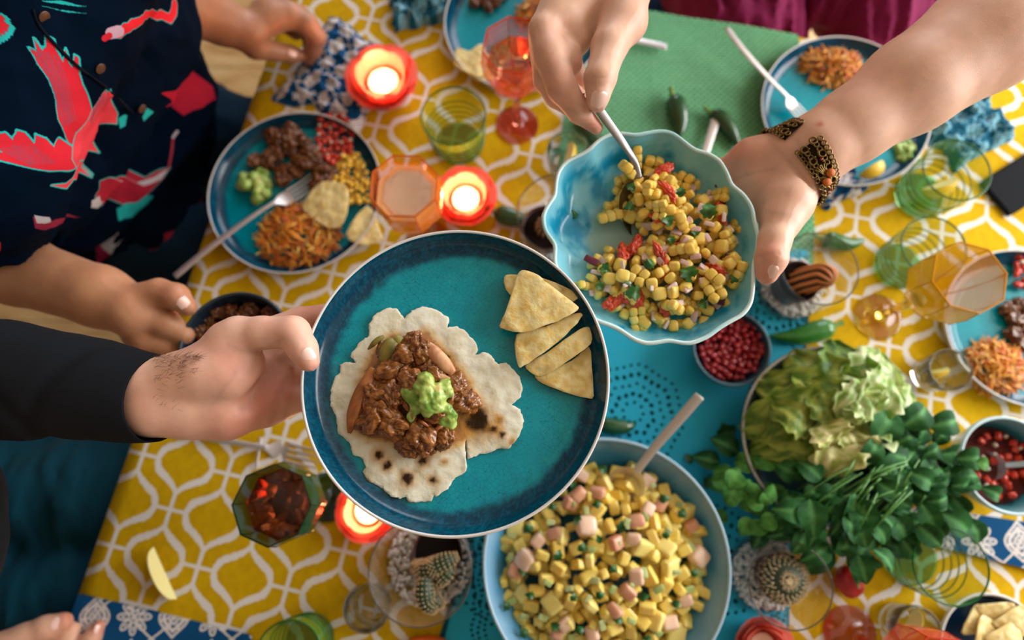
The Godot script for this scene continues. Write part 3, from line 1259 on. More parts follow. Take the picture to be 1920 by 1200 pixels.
func shred_mesh(n: int, spread: Vector2, height: float, cols: Array, seed_: int, r0 := 0.0011, l0 := 0.016) -> ArrayMesh:
	# a loose heap of fried shreds
	var r := RandomNumberGenerator.new()
	r.seed = seed_
	var st := tool_()
	for i in n:
		var a := r.randf() * TAU
		var d := sqrt(r.randf())
		var p := Vector3(cos(a) * d * spread.x, 0, sin(a) * d * spread.y)
		p.y = height * (1.0 - d * d) * r.randf_range(0.25, 1.0) + 0.0015
		var dir := Vector3(r.randf_range(-1, 1), r.randf_range(-0.35, 0.35), r.randf_range(-1, 1)).normalized()
		var bend := Vector3(r.randf_range(-1, 1), r.randf_range(0, 0.8), r.randf_range(-1, 1)) * 0.4
		var l := l0 * r.randf_range(0.5, 1.3)
		var path := PackedVector3Array()
		for k in 5:
			var t := k / 4.0 - 0.5
			var q := p + dir * t * l + bend * (0.25 - t * t) * l
			q.y = maxf(q.y, 0.001)
			path.append(q)
		var c: Color = lin(cols[r.randi() % cols.size()])
		var m := tube(path, [r0 * 0.7, r0 * r.randf_range(0.9, 1.8), r0 * 0.6], 5, 0.7)
		var arr := m.surface_get_arrays(0)
		var cs := PackedColorArray()
		cs.resize((arr[Mesh.ARRAY_VERTEX] as PackedVector3Array).size())
		cs.fill(c)
		arr[Mesh.ARRAY_COLOR] = cs
		var m2 := ArrayMesh.new()
		m2.add_surface_from_arrays(Mesh.PRIMITIVE_TRIANGLES, arr)
		st.append_from(m2, 0, Transform3D.IDENTITY)
	return st.commit()

func guac_mesh(pts: Array, cell := 0.0014, seed_ := 1) -> ArrayMesh:
	# pts: [x, y, z, r] blobs; mashed avocado as one lumpy mass
	var bones := []
	for q in pts:
		var v := Vector3(q[0], q[1], q[2])
		bones.append([v, v + Vector3(0.0005, 0, 0), q[3], q[3], 0.003])
	return body(bones, cell, func(p: Vector3, _n: Vector3) -> Color:
		var s := noise.get_noise_3dv(p * 5000.0 + Vector3.ONE * seed_)
		var t := noise.get_noise_3dv(p * 2200.0 + Vector3.ONE * 40.0)
		return lin("6a9232").lerp(lin("bcd274"), clampf(0.5 + s * 0.9 + t * 0.8, 0.0, 1.0)).lerp(lin("c9a56a"), clampf((t - 0.35) * 5.0, 0.0, 0.7)), func(p: Vector3) -> float:
		return 0.0014 * noise.get_noise_3dv(p * 7000.0) + 0.0012 * noise.get_noise_3dv(p * 3000.0))

func guac(pos: Vector3, r: float, h: float, seed_: int, label: String) -> void:
	var rr := RandomNumberGenerator.new()
	rr.seed = seed_
	var pts := []
	for i in 26:
		var a := rr.randf() * TAU
		var d := sqrt(rr.randf())
		var q := r * rr.randf_range(0.16, 0.30)
		pts.append([cos(a) * d * r * 0.8, maxf(q * 0.4, h * (1.0 - d * d) * rr.randf()), sin(a) * d * r * 0.8, q])
	one("guacamole", guac_mesh(pts, 0.0018, seed_), fmat("mashed avocado", 0.35, 0.2), pos, label, "guacamole", "", "stuff")

func pepper(pts: Array, h0: float, r: float, label: String, col := "1f6b23") -> void:
	# a jalapeno lying on the cloth: pts are pixels from the stalk to the tip
	var path: Array = []
	for i in range(0, pts.size(), 2):
		path.append(P(pts[i], pts[i + 1], h0))
	var o: Vector3 = path[0]
	o.y = TY
	var root := thing("green_pepper", o, label, "pepper", "")
	var loc := []
	for p in path:
		loc.append(p - o)
	var sp := spline3(loc, 8)
	var m := mat("pepper skin " + col, hex(col), 0.18)
	m.clearcoat_enabled = true
	m.clearcoat = 0.5
	obj("flesh", tube(sp, [r * 0.55, r * 0.95, r, r * 0.92, r * 0.75, r * 0.45, r * 0.1], 20), m, root)
	var d := (sp[0] - sp[3]).normalized()
	obj("stalk", tube(PackedVector3Array([sp[0] - d * 0.002, sp[0] + d * 0.006, sp[0] + d * 0.016 + Vector3(0, 0.004, 0)]), [r * 0.5, r * 0.22, r * 0.25], 10), mat("pepper stalk", hex("6f9440"), 0.5), root)

func lemon_wedge(pos: Vector3, b: Basis, l: float, label: String) -> void:
	var root := thing("lemon_wedge", pos, label, "lemon wedge", "")
	root.basis = b
	var rw := l * 0.5
	var span := 0.62                                              # half the wedge's angle
	var rind := grid_mesh(20, 8, func(u: float, v: float) -> Vector3:
		var x := (u - 0.5) * l
		var rr := rw * 0.80 * sqrt(maxf(0.0, 1.0 - pow(absf(u - 0.5) * 2.0, 2.2)))
		var a := lerpf(-span, span, v)
		return Vector3(x, cos(a) * rr - rw * 0.35, sin(a) * rr))
	obj("rind", rind, mat("lemon rind", hex("e9c332"), 0.35), root)
	var fm := mat("lemon flesh", hex("f1e29a"), 0.3)
	fm.subsurf_scatter_enabled = true
	fm.subsurf_scatter_strength = 0.4
	var ms := []
	for s in [-1.0, 1.0]:
		ms.append(grid_mesh(20, 5, func(u: float, v: float) -> Vector3:
			var x := (u - 0.5) * l
			var rr := rw * 0.80 * sqrt(maxf(0.0, 1.0 - pow(absf(u - 0.5) * 2.0, 2.2)))
			return Vector3(x, cos(span) * rr * v - rw * 0.35 * (1.0 if v > 0.0 else 1.0), s * sin(span) * rr * v)))
	obj("flesh", joined(ms), fm, root)

func cactus_pot(pos: Vector3, r: float, h: float, color: Color) -> Node3D:
	var root := thing("cactus", pos, "", "cactus", "")
	obj("pot", lathe([[0.0, 0.0], [r * 0.8, 0.0], [r * 0.84, 0.002], [r, h - 0.001], [r - 0.001, h], [r - 0.0022, h - 0.001], [r * 0.9, h * 0.80], [0.0, h * 0.80]], 48), mat("pot " + color.to_html(), color, 0.4), root)
	obj("soil", lathe([[r * 0.93, h * 0.815], [r * 0.5, h * 0.84], [0.0, h * 0.83]], 24), bump(mat("dark soil", hex("1d1512"), 0.95), 0.1, 0.2, 8.0), root)
	return root

func spiny(root: Node3D, path: PackedVector3Array, radii: Array, ribs: int, col: Color, spine: Color, gap: float, sl: float, called := "stem") -> void:
	# a cactus stem with areoles and spines
	var n := path.size()
	var m := tube(path, radii, 32, 1.0)
	var cm := mat("cactus skin " + col.to_html(), col, 0.55)
	obj(called, m, cm, root)
	var st := tool_()
	var r := RandomNumberGenerator.new()
	r.seed = n * 13 + ribs
	var sphere := lump(Vector3.ONE * gap * 0.25, 0.2, 2.0, 3, 2)
	var needle := tube(PackedVector3Array([Vector3.ZERO, Vector3(0, sl * 0.5, 0), Vector3(0, sl, 0)]), [0.00035, 0.00025, 0.00008], 4, 1.0, Vector3.RIGHT)
	var tot := 0.0
	for i in n - 1:
		tot += path[i].distance_to(path[i + 1])
	var acc := 0.0
	for i in range(1, n):
		acc += path[i].distance_to(path[i - 1])
		if acc < gap * 0.8 and i < n - 1:
			continue
		acc = 0.0
		var t := (path[mini(i + 1, n - 1)] - path[i - 1]).normalized()
		var side := t.cross(Vector3.UP)
		if side.length() < 0.01:
			side = Vector3.RIGHT
		side = side.normalized()
		var up := side.cross(t).normalized()
		var f := float(i) / (n - 1) * (radii.size() - 1)
		var k := mini(int(f), radii.size() - 2)
		var rad: float = lerpf(radii[k], radii[k + 1], f - k)
		for j in ribs:
			var a := TAU * (j + 0.5 * (i % 2)) / ribs
			var d := (side * cos(a) + up * sin(a)).normalized()
			var c := path[i] + d * rad
			st.append_from(sphere, 0, Transform3D(Basis(), c))
			for q in 4:
				var dd := (d + t * r.randf_range(-0.9, 0.9) + (side * -sin(a) + up * cos(a)) * r.randf_range(-0.9, 0.9)).normalized()
				st.append_from(needle, 0, Transform3D(Basis(Quaternion(Vector3.UP, dd)), c))
	var sp := obj("spines", st.commit(), mat("cactus spines " + spine.to_html(), spine, 0.6), root)
	sp.set_meta("kind", "stuff")

const HP := 0.372                                                 # the held plate foot over the table
const TORTILLA_A := [620, 750, 622, 725, 627, 707, 637, 698, 637, 683, 650, 678, 670, 681, 657, 668, 672, 643, 692, 630, 692, 608, 702, 593, 718, 581, 732, 577, 744, 578, 759, 598, 773, 582, 793, 575, 815, 579, 840, 595, 842, 605, 837, 614, 855, 611, 873, 620, 892, 643, 896, 655, 890, 666, 908, 660, 920, 665, 933, 683, 950, 680, 973, 703, 980, 727, 975, 747, 960, 758]
const TORTILLA_B := [975, 768, 983, 790, 973, 819, 954, 841, 933, 842, 917, 848, 898, 852, 877, 861, 874, 823, 872, 833, 875, 875, 871, 885, 853, 896, 840, 917, 816, 932, 814, 927, 808, 941, 765, 941, 762, 931, 752, 936, 733, 931, 717, 915, 690, 902, 680, 883, 685, 877, 681, 860, 662, 852, 656, 831, 633, 812, 631, 781, 620, 762]
const BOWL_RIM := [1162, 247, 1192, 252, 1215, 247, 1240, 243, 1262, 247, 1285, 265, 1302, 279, 1330, 286, 1352, 300, 1367, 327, 1372, 345, 1395, 362, 1412, 387, 1417, 417, 1424, 442, 1422, 470, 1415, 500, 1414, 542, 1410, 570, 1395, 591, 1370, 604, 1350, 616, 1330, 632, 1297, 646, 1275, 644, 1255, 639, 1232, 644, 1212, 646, 1187, 637, 1165, 621, 1147, 612, 1120, 603, 1095, 590, 1080, 565, 1076, 540, 1052, 520, 1038, 495, 1040, 457, 1020, 432, 1016, 405, 1024, 387, 1040, 365, 1041, 340, 1047, 317, 1062, 300, 1087, 289, 1105, 279, 1120, 262, 1140, 251]
const HB := 0.318                                                 # the held bowl foot over the table
const BOWL_H := 0.046

func held_plate() -> void:
	var c := P(852, 704, HP + 0.023)
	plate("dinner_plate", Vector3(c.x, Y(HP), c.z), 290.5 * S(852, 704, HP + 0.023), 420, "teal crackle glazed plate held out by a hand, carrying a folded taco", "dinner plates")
	var h := HP + 0.0062
	# the soft tortilla with its scorched spots
	var poly := px_poly(TORTILLA_A + TORTILLA_B, h)
	var dense := PackedVector2Array()
	for i in poly.size():
		var a := poly[i]
		var b := poly[(i + 1) % poly.size()]
		var n := maxi(1, int(a.distance_to(b) / 0.0016))
		for k in n:
			var q := a.lerp(b, float(k) / n)
			dense.append(q + Vector2(noise.get_noise_2d(q.x * 9000.0, q.y * 9000.0), noise.get_noise_2d(q.y * 9000.0, q.x * 9000.0)) * 0.0011)
	var spots := []
	for s in [[712, 853, 9], [727, 873, 9], [764, 897, 11], [811, 901, 7], [793, 863, 9], [896, 790, 24], [837, 673, 8], [833, 866, 5], [926, 806, 8], [941, 815, 7], [936, 786, 6], [960, 829, 6], [690, 903, 4], [845, 690, 6]]:
		spots.append([P2(s[0], s[1], h), s[2] * 0.00046])
	var sauce := px_poly([655, 800, 675, 720, 700, 660, 735, 628, 770, 640, 800, 620, 840, 665, 870, 700, 895, 745, 900, 790, 870, 825, 800, 850, 740, 830, 690, 820], h)
	var tm := fmat("flour tortilla", 0.75, 0.15)
	bump(tm, 0.03, 0.05, 6.0)
	var tort := sheet(dense, 0.0018, 0.0026, func(p: Vector2) -> float:
		var y := 0.0012 * noise.get_noise_2d(p.x * 2200.0, p.y * 2200.0) + 0.0022 * noise.get_noise_2d(p.x * 800.0, p.y * 800.0)
		return y, Rect2(), func(p: Vector2) -> Color:
		var n := noise.get_noise_2d(p.x * 4000.0, p.y * 4000.0)
		var n2 := noise.get_noise_2d(p.x * 1300.0 + 70.0, p.y * 1300.0)
		var col := lin("e8dcc0").lerp(lin("f5eedc"), clampf(0.5 + n * 1.0 + n2 * 0.8, 0.0, 1.0))
		var e := edge_dist(p, sauce)
		if not Geometry2D.is_point_in_polygon(p, sauce):
			col = col.lerp(lin("d9a03c"), 0.85 * clampf(1.0 - e / 0.007 + n * 0.6, 0.0, 1.0))
		else:
			col = col.lerp(lin("b06a1c"), 0.85)
		for s in spots:
			var d: float = p.distance_to(s[0]) / s[1] + n * 0.35
			if d < 3.0:
				col = col.lerp(lin("c98f3a"), clampf(1.25 - d / 1.9, 0.0, 1.0) * 0.95)
				col = col.lerp(lin("2c1d15"), smoothstep(1.15, 0.7, d) * (0.97 if s[1] > 0.0031 else 0.35))
		return col)
	one("tortilla", tort, tm, Vector3(0, Y(h), 0), "ragged flour tortilla with scorched spots on the held plate", "tortilla")
	# stewed meat
	var mm := fmat("stewed meat", 0.24, 0.05)
	bump(mm, 0.02, 0.07, 9.0)
	var big := []
	for k in 7:
		big.append(lump(Vector3(0.0135, 0.0095, 0.011), 0.42, 1.2, 40 + k, 16, lin("33160a"), lin("a4682f"), false, 2.6))
	var lab := "chunk of braised brown meat in sauce on the held tortilla"
	var k2 := 0
	for s in [[760, 668, 1.1, 0.010], [732, 700, 1.15, 0.009], [790, 655, 0.9, 0.013], [705, 745, 1.15, 0.009], [700, 790, 1.2, 0.009], [740, 740, 1.1, 0.012], [770, 715, 1.0, 0.016], [815, 700, 0.95, 0.013], [850, 720, 0.95, 0.010], [870, 755, 0.95, 0.008], [845, 745, 0.9, 0.009], [740, 795, 1.1, 0.011], [790, 815, 1.25, 0.009], [830, 818, 0.9, 0.008], [765, 835, 0.9, 0.008], [725, 660, 0.8, 0.008], [775, 640, 0.75, 0.009], [815, 770, 0.95, 0.011], [720, 770, 0.9, 0.013], [800, 838, 0.7, 0.006]]:
		var p := P(s[0], s[1], h + s[3])
		var o := one("meat_chunk", big[k2 % 7], mm, p, lab, "meat", "meat chunks on the held tortilla")
		o.basis = rand_basis(0.5).scaled_local(Vector3.ONE * s[2])
		k2 += 1
	# pulled strips lying along it
	var sm := fmat("pulled meat fibre", 0.4, 0.1)
	var li := 0
	for s in [[655, 812, 668, 755, 700, 690, 0.0055, "brown"], [795, 640, 822, 670, 850, 700, 0.006, "pale"], [662, 790, 680, 735, 702, 700, 0.004, "brown"], [752, 680, 757, 705, 756, 706, 0.002, "pale"], [735, 655, 742, 640, 755, 632, 0.004, "olive"], [718, 690, 728, 655, 745, 640, 0.0075, "olive"], [800, 690, 820, 705, 850, 715, 0.0035, "pale"], [735, 700, 737, 720, 734, 735, 0.0022, "pale"], [690, 655, 705, 640, 720, 630, 0.0025, "olive"], [775, 690, 800, 688, 830, 700, 0.0035, "brown"]]:
		var cc: Array = {"brown": ["7c451f", "b06f38"], "pale": ["b97b52", "dcae86"], "olive": ["5f5a26", "8f8338"]}[s[7]]
		var hh: float = h + 0.014 + (0.004 if s[7] == "pale" else 0.0)
		var path := spline3([P(s[0], s[1], hh - 0.005), P(s[2], s[3], hh), P(s[4], s[5], hh - 0.001)], 8)
		var t := tube(path, [s[6] * 0.3, s[6], s[6] * 1.05, s[6] * 0.5], 14, 0.55)
		var ar := t.surface_get_arrays(0)
		var cs := PackedColorArray()
		for v in (ar[Mesh.ARRAY_VERTEX] as PackedVector3Array):
			cs.append(lin(cc[0]).lerp(lin(cc[1]), clampf(0.5 + noise.get_noise_3d(v.x * 5000.0, v.y * 9000.0, v.z * 1500.0) * 1.4, 0, 1)))
		ar[Mesh.ARRAY_COLOR] = cs
		var tmz := ArrayMesh.new()
		tmz.add_surface_from_arrays(Mesh.PRIMITIVE_TRIANGLES, ar)
		one("meat_strip", tmz, sm, Vector3.ZERO, {"brown": "long strip of pulled brown meat on the held tortilla", "pale": "pale pulled meat strip across the taco filling", "olive": "olive green pepper strip in the taco filling"}[s[7]], "meat" if s[7] != "olive" else "pepper strip", {"brown": "brown meat strips", "pale": "pale meat strips", "olive": "pepper strips"}[s[7]])
		li += 1
	# short pulled fibres all over the meat
	var fr := RandomNumberGenerator.new()
	fr.seed = 21
	var hull := px_poly([672, 800, 690, 730, 715, 680, 760, 640, 800, 650, 850, 700, 880, 745, 850, 770, 845, 820, 800, 850, 760, 835, 720, 815], h + 0.012)
	for q in scatter(hull, 0.0085, 60):
		var a := fr.randf() * TAU
		var l := fr.randf_range(0.004, 0.0095)
		var top: float = h + 0.011 + 0.009 * smoothstep(0.0, 0.03, edge_dist(q, hull)) + fr.randf_range(-0.001, 0.002)
		var cc2 := Vector3(q.x, Y(top), q.y)
		var d := Vector3(cos(a), fr.randf_range(-0.3, 0.3), sin(a)) * l
		var w := fr.randf_range(0.0010, 0.0028)
		var t2 := tube(spline3([cc2 - d - Vector3(0, 0.002, 0), cc2 + Vector3(0, 0.0012, 0), cc2 + d - Vector3(0, 0.003, 0)], 5), [w * 0.4, w, w * 0.9, w * 0.4], 8, 0.6)
		var ar2 := t2.surface_get_arrays(0)
		var cs2 := PackedColorArray()
		var tone := fr.randf()
		for v in (ar2[Mesh.ARRAY_VERTEX] as PackedVector3Array):
			cs2.append(lin("5a2410").lerp(lin("c07a45"), clampf(tone * 0.7 + noise.get_noise_3d(v.x * 6000.0, v.y * 9000.0, v.z * 6000.0), 0, 1)))
		ar2[Mesh.ARRAY_COLOR] = cs2
		var fm2 := ArrayMesh.new()
		fm2.add_surface_from_arrays(Mesh.PRIMITIVE_TRIANGLES, ar2)
		one("meat_strip", fm2, sm, Vector3.ZERO, "short pulled meat fibre on the held taco", "meat", "short pulled meat fibres on the held taco")
	# guacamole on top
	var g := P(800, 745, h + 0.016)
	var pts := []
	for s in [[795, 711, 15, 0.010], [785, 728, 14, 0.008], [765, 735, 13, 0.004], [770, 748, 12, 0.003], [800, 735, 15, 0.009], [820, 728, 12, 0.007], [835, 720, 11, 0.005], [840, 735, 10, 0.004], [815, 748, 13, 0.008], [795, 755, 14, 0.008], [780, 765, 13, 0.003], [800, 772, 12, 0.004], [820, 765, 12, 0.004], [835, 765, 11, 0.001], [845, 780, 13, -0.003], [845, 795, 12, -0.006], [830, 790, 11, -0.004], [770, 780, 9, 0.0], [775, 795, 7, -0.003], [760, 740, 9, 0.002], [805, 715, 10, 0.010], [828, 745, 10, 0.006]]:
		var p := P(s[0], s[1], h + 0.016 + s[3]) - g
		pts.append([p.x, p.y, p.z, s[2] * 0.00043])
	one("guacamole", guac_mesh(pts, 0.0011, 3), fmat("mashed avocado", 0.35, 0.2), g, "spoonful of chunky green guacamole crowning the held taco", "guacamole", "", "stuff")
	# five chips beside it
	var gl := "tortilla chips on the held plate"
	chip([1003, 702, 1035, 690, 1073, 676, 1103, 650, 1109, 690, 1112, 743, 1100, 747, 1057, 735, 1018, 719], h + 0.0015, 0.003, "lowest tortilla chip of the held plate's row, nearest its rim", gl, Vector3(0.05, 0, 0.05))
	chip([985, 683, 1023, 663, 1073, 627, 1100, 614, 1107, 622, 1107, 645, 1067, 677, 1023, 702, 1003, 702], h + 0.0050, 0.006, "curled folded tortilla chip, second from the bottom of the held row", gl, Vector3(0.10, 0, 0.0))
	chip([968, 627, 1023, 613, 1068, 592, 1088, 588, 1089, 598, 1060, 630, 1017, 663, 983, 685, 971, 683], h + 0.0085, 0.004, "middle tortilla chip of the held row, lying under the biggest one", gl, Vector3(0.06, 0, 0.0))
	chip([946, 518, 968, 515, 1020, 522, 1082, 552, 1079, 563, 1066, 567, 1010, 565, 956, 552], h + 0.0085, 0.002, "tortilla chip peeping out behind the biggest chip on the held plate", gl, Vector3(0.05, 0, 0.0))
	chip([970, 515, 985, 507, 1010, 517, 1040, 543, 1080, 573, 1082, 582, 1057, 597, 1017, 613, 977, 623, 938, 613, 942, 598, 955, 565], h + 0.0125, 0.005, "biggest tortilla chip, uppermost on the held plate", gl, Vector3(0.05, 0, 0.0))

func held_bowl() -> Vector3:
	var hr := HB + BOWL_H
	var poly := px_poly(BOWL_RIM, hr)
	var c := P2(1222, 445, hr)
	var root := thing("scalloped_bowl", Vector3(c.x, Y(HB), c.y), "pale turquoise scalloped bowl of corn salad resting on a palm", "bowl")
	var n := 180
	var rad := PackedFloat32Array()
	var mean := 0.0
	for i in n:
		var a := TAU * i / n
		var d := Vector2(cos(a), sin(a))
		var best := 0.05
		for k in poly.size():
			var hit = Geometry2D.segment_intersects_segment(c, c + d * 0.3, poly[k], poly[(k + 1) % poly.size()])
			if hit != null:
				best = maxf(best, c.distance_to(hit))
		rad.append(best)
		mean += best / n
	for pass_ in 2:
		var r2 := rad.duplicate()
		for i in n:
			r2[i] = (rad[(i + n - 1) % n] + 2.0 * rad[i] + rad[(i + 1) % n]) / 4.0
		rad = r2
	var at := func(u: float) -> float:
		return rad[int(round(u * n)) % n]
	# [share of the way from the foot to the rim, height, share of the lobes]
	var foot := mean * 0.56
	var inner := curve_prof2([[1.0, BOWL_H], [0.975, BOWL_H - 0.0022], [0.86, BOWL_H * 0.66], [0.62, BOWL_H * 0.34], [0.25, 0.0105], [0.0, 0.0075], [-0.5, 0.0068], [-1.0, 0.0066]], 5)
	var prof := func(q: Array, u: float, drop: float) -> Vector3:
		var f: float = q[0]
		var a := u * TAU
		var r: float
		var rr: float = at.call(u)
		if f >= 0.0:
			r = lerpf(foot + (rr - mean) * 0.10, rr, f) - drop
		else:
			r = (foot + (rr - mean) * 0.10) * (1.0 + f)
		return Vector3(cos(a) * maxf(r, 0.0002), q[1], sin(a) * maxf(r, 0.0002))
	var pale := lin("86cfe2")
	var aqua := lin("1fa6cc")
	var deep := lin("067fae")
	var grey := lin("8fb0a8")
	var gcol := func(u: float, _v: float, p: Vector3) -> Color:
		var rr: float = at.call(u)
		var share := Vector2(p.x, p.z).length() / rr
		var s := 1.3 * noise.get_noise_3dv(p * 1300.0) + 0.6 * noise.get_noise_3d(p.x * 3600.0, p.y * 6000.0, p.z * 3600.0)
		var lobe := clampf((rr - mean) / 0.006, -1.0, 1.0)
		var t := clampf(0.30 + s * 1.1 + 0.22 * lobe, 0.0, 1.0) * smoothstep(1.0, 0.9, share)
		var col := pale.lerp(aqua, t).lerp(deep, clampf((s - 0.15) * 1.6 + 0.2 * lobe, 0.0, 0.65) * smoothstep(0.98, 0.86, share))
		return col.lerp(grey, smoothstep(0.62, 0.50, share))
	var gm := glaze("aqua glaze", false)
	obj("well", grid_mesh(n, inner.size() - 1, func(u: float, v: float) -> Vector3: return prof.call(inner[int(round(v * (inner.size() - 1)))], u, 0.0008), true, gcol), gm, root)
	var lip := []
	for k in 9:
		var a := PI * k / 8.0
		lip.append([0.002 * (1.0 + cos(a)), BOWL_H - 0.0006 + 0.0018 * sin(a)])
	obj("rim", grid_mesh(n, 8, func(u: float, v: float) -> Vector3:
		var q: Array = lip[int(round(v * 8))]
		var r: float = at.call(u) - 0.0030 + q[0]
		return Vector3(cos(u * TAU) * r, q[1], sin(u * TAU) * r), true, func(_u: float, _v: float, p: Vector3) -> Color: return lin("a8dbe2").lerp(lin("d9ecec"), clampf(0.5 + noise.get_noise_3dv(p * 500.0) * 1.5, 0, 1))), gm, root)
	var outer := curve_prof2([[-1.0, 0.0], [-0.1, 0.0], [0.02, 0.001], [0.25, 0.0055], [0.64, BOWL_H * 0.24], [0.9, BOWL_H * 0.6], [1.0, BOWL_H - 0.001]], 4)
	obj("body", grid_mesh(n, outer.size() - 1, func(u: float, v: float) -> Vector3: return prof.call(outer[int(round(v * (outer.size() - 1)))], u, -0.0008), true, func(_u: float, _v: float, p: Vector3) -> Color: return lin("8fd0da").lerp(lin("4fb3c6"), clampf(0.5 + noise.get_noise_3dv(p * 300.0), 0, 1))), gm, root)
	return Vector3(c.x, Y(HB), c.y)

func corn_salad() -> void:
	var h := HB + 0.0115
	var poly := px_poly([1168, 318, 1190, 300, 1240, 306, 1300, 335, 1345, 350, 1385, 368, 1402, 395, 1405, 440, 1402, 490, 1392, 530, 1360, 575, 1320, 608, 1270, 616, 1200, 600, 1150, 575, 1115, 545, 1100, 510, 1112, 475, 1145, 462, 1185, 466, 1215, 445, 1190, 408, 1150, 400, 1138, 380, 1150, 362, 1168, 350], h + 0.012)
	var pile := func(q: Vector2) -> float:
		return 0.020 * smoothstep(0.0, 0.035, edge_dist(q, poly))
	var km := fmat("sweetcorn", 0.28, 0.25)
	var ks := kernel_meshes()
	for k in 2:
		ks.append(cluster_mesh(k))
	# what lies underneath
	var g := "kernels of the corn salad"
	var lab := "plump yellow corn kernel in the scalloped bowl"
	pieces("corn_kernel", ks, km, scatter(poly, 0.0108, 95), func(q: Vector2) -> float: return h + 0.001 + pile.call(q) * 0.35, lab, "corn", g)
	pieces("corn_kernel", ks, km, scatter(poly, 0.0112, 130), func(q: Vector2) -> float: return h + 0.0045 + pile.call(q) * 0.85, lab, "corn", g)
	# the heap on the spoon
	var hump := px_poly([1185, 330, 1225, 318, 1265, 345, 1290, 385, 1285, 415, 1255, 428, 1215, 405, 1190, 370], h + 0.03)
	pieces("corn_kernel", ks, km, scatter(hump, 0.0105, 30), func(q: Vector2) -> float: return h + 0.022 + 0.012 * smoothstep(0.0, 0.02, edge_dist(q, hump)), lab, "corn", g)
	var red := fmat("tomato dice", 0.25, 0.2)
	var rs := []
	var on := []
	for k in 4:
		rs.append(lump(Vector3(0.0095 + 0.001 * k, 0.0042, 0.0062 - 0.0006 * k), 0.55, 1.5, k + 20, 9, lin("b51f14"), lin("e8603a")))
		on.append(rbox(Vector3(0.010, 0.003, 0.0075 - 0.001 * k), 0.0013, 4, 0.0011, k + 40, lin("d9a9a8"), lin("efd6cc"), 20.0))
	var rg := "tomato dice in the corn salad"
	for s in [[1245, 318, .021], [1244, 498, .020], [1330, 512, .018], [1255, 578, .012], [1145, 568, .010], [1168, 474, .012], [1180, 556, .013], [1195, 562, .012], [1252, 358, .036], [1352, 400, .018], [1238, 410, .026], [1190, 460, .012], [1340, 505, .019], [1160, 563, .011], [1285, 462, .02], [1238, 476, .02]]:
		var o := one("tomato_dice", rs[rng.randi() % 4], red, P(s[0], s[1], h + s[2]), "wet red tomato piece in the corn salad", "tomato", rg)
		o.basis = rand_basis(0.5)
	var om := fmat("red onion dice", 0.3, 0.3)
	var pm := fmat("purple onion skin", 0.3, 0.1)
	var pur := []
	for k in 3:
		pur.append(rbox(Vector3(0.008 + 0.006 * k, 0.003, 0.007), 0.0012, 4, 0.0012, k + 70, lin("4a1630"), lin("7d2c48"), 20.0))
	pieces("onion_dice", on, om, scatter(poly, 0.012, 60), func(q: Vector2) -> float: return h + 0.006 + pile.call(q) * 0.95, "pink translucent onion dice in the corn salad", "onion", "onion dice in the corn salad", 0.7)
	for s in [[1360, 355, 2, .016], [1355, 378, 1, .015], [1108, 487, 1, .010], [1352, 565, 0, .012], [1312, 442, 0, .018], [1285, 450, 1, .018], [1364, 483, 0, .016], [1275, 448, 0, .018]]:
		var o := one("onion_skin", pur[s[2]], pm, P(s[0], s[1], h + s[3]), "dark purple red onion piece in the corn salad", "onion", "purple onion in the corn salad")
		o.basis = rand_basis(0.6)
	var lm := leaf_mat("coriander")
	var ls := []
	for k in 3:
		ls.append(leaf_mesh(0.010, 0.0085, 0.35 + 0.1 * k, lin("163f16"), lin("4a8a34"), 2 + k, 14))
	for s in [[1325, 412, .022, 1.7], [1295, 530, .020, 1.8], [1190, 358, .026, 1.0], [1207, 502, .018, 1.2], [1190, 392, .02, 1.1], [1255, 425, .03, 1.3], [1276, 370, .037, 1.0], [1200, 555, .014, 1.6], [1190, 545, .014, 1.7], [1140, 512, .012, 1.1], [1125, 500, .010, 1.2], [1302, 432, .02, .9], [1068, 410, -.004, 1.1], [1258, 458, .02, .9], [1325, 615, .003, .8], [1372, 515, .016, 1.1], [1312, 565, .014, .9], [1126, 570, .006, 1.0], [1205, 400, .016, 1.0], [1130, 545, .010, 1.0], [1180, 510, .016, .8], [1315, 550, .015, .9]]:
		var o := one("coriander_leaf", ls[rng.randi() % 3], lm, P(s[0], s[1], h + s[2] + 0.002), "small dark green coriander leaf in the corn salad", "herb", "coriander leaves in the corn salad")
		o.basis = rand_basis(0.35).scaled_local(Vector3.ONE * s[3])
	# serving spoon, its handle in the fingers above
	cutlery("serving_spoon", [P(1106, 178, h + 0.075), P(1130, 215, h + 0.065), P(1168, 268, h + 0.05), P(1190, 303, h + 0.036), P(1197, 335, h + 0.026)], [0.0045, 0.0048, 0.0042, 0.0035, 0.0040], 0.0014, "spoon", "steel serving spoon dipping into the corn salad", 1.15)

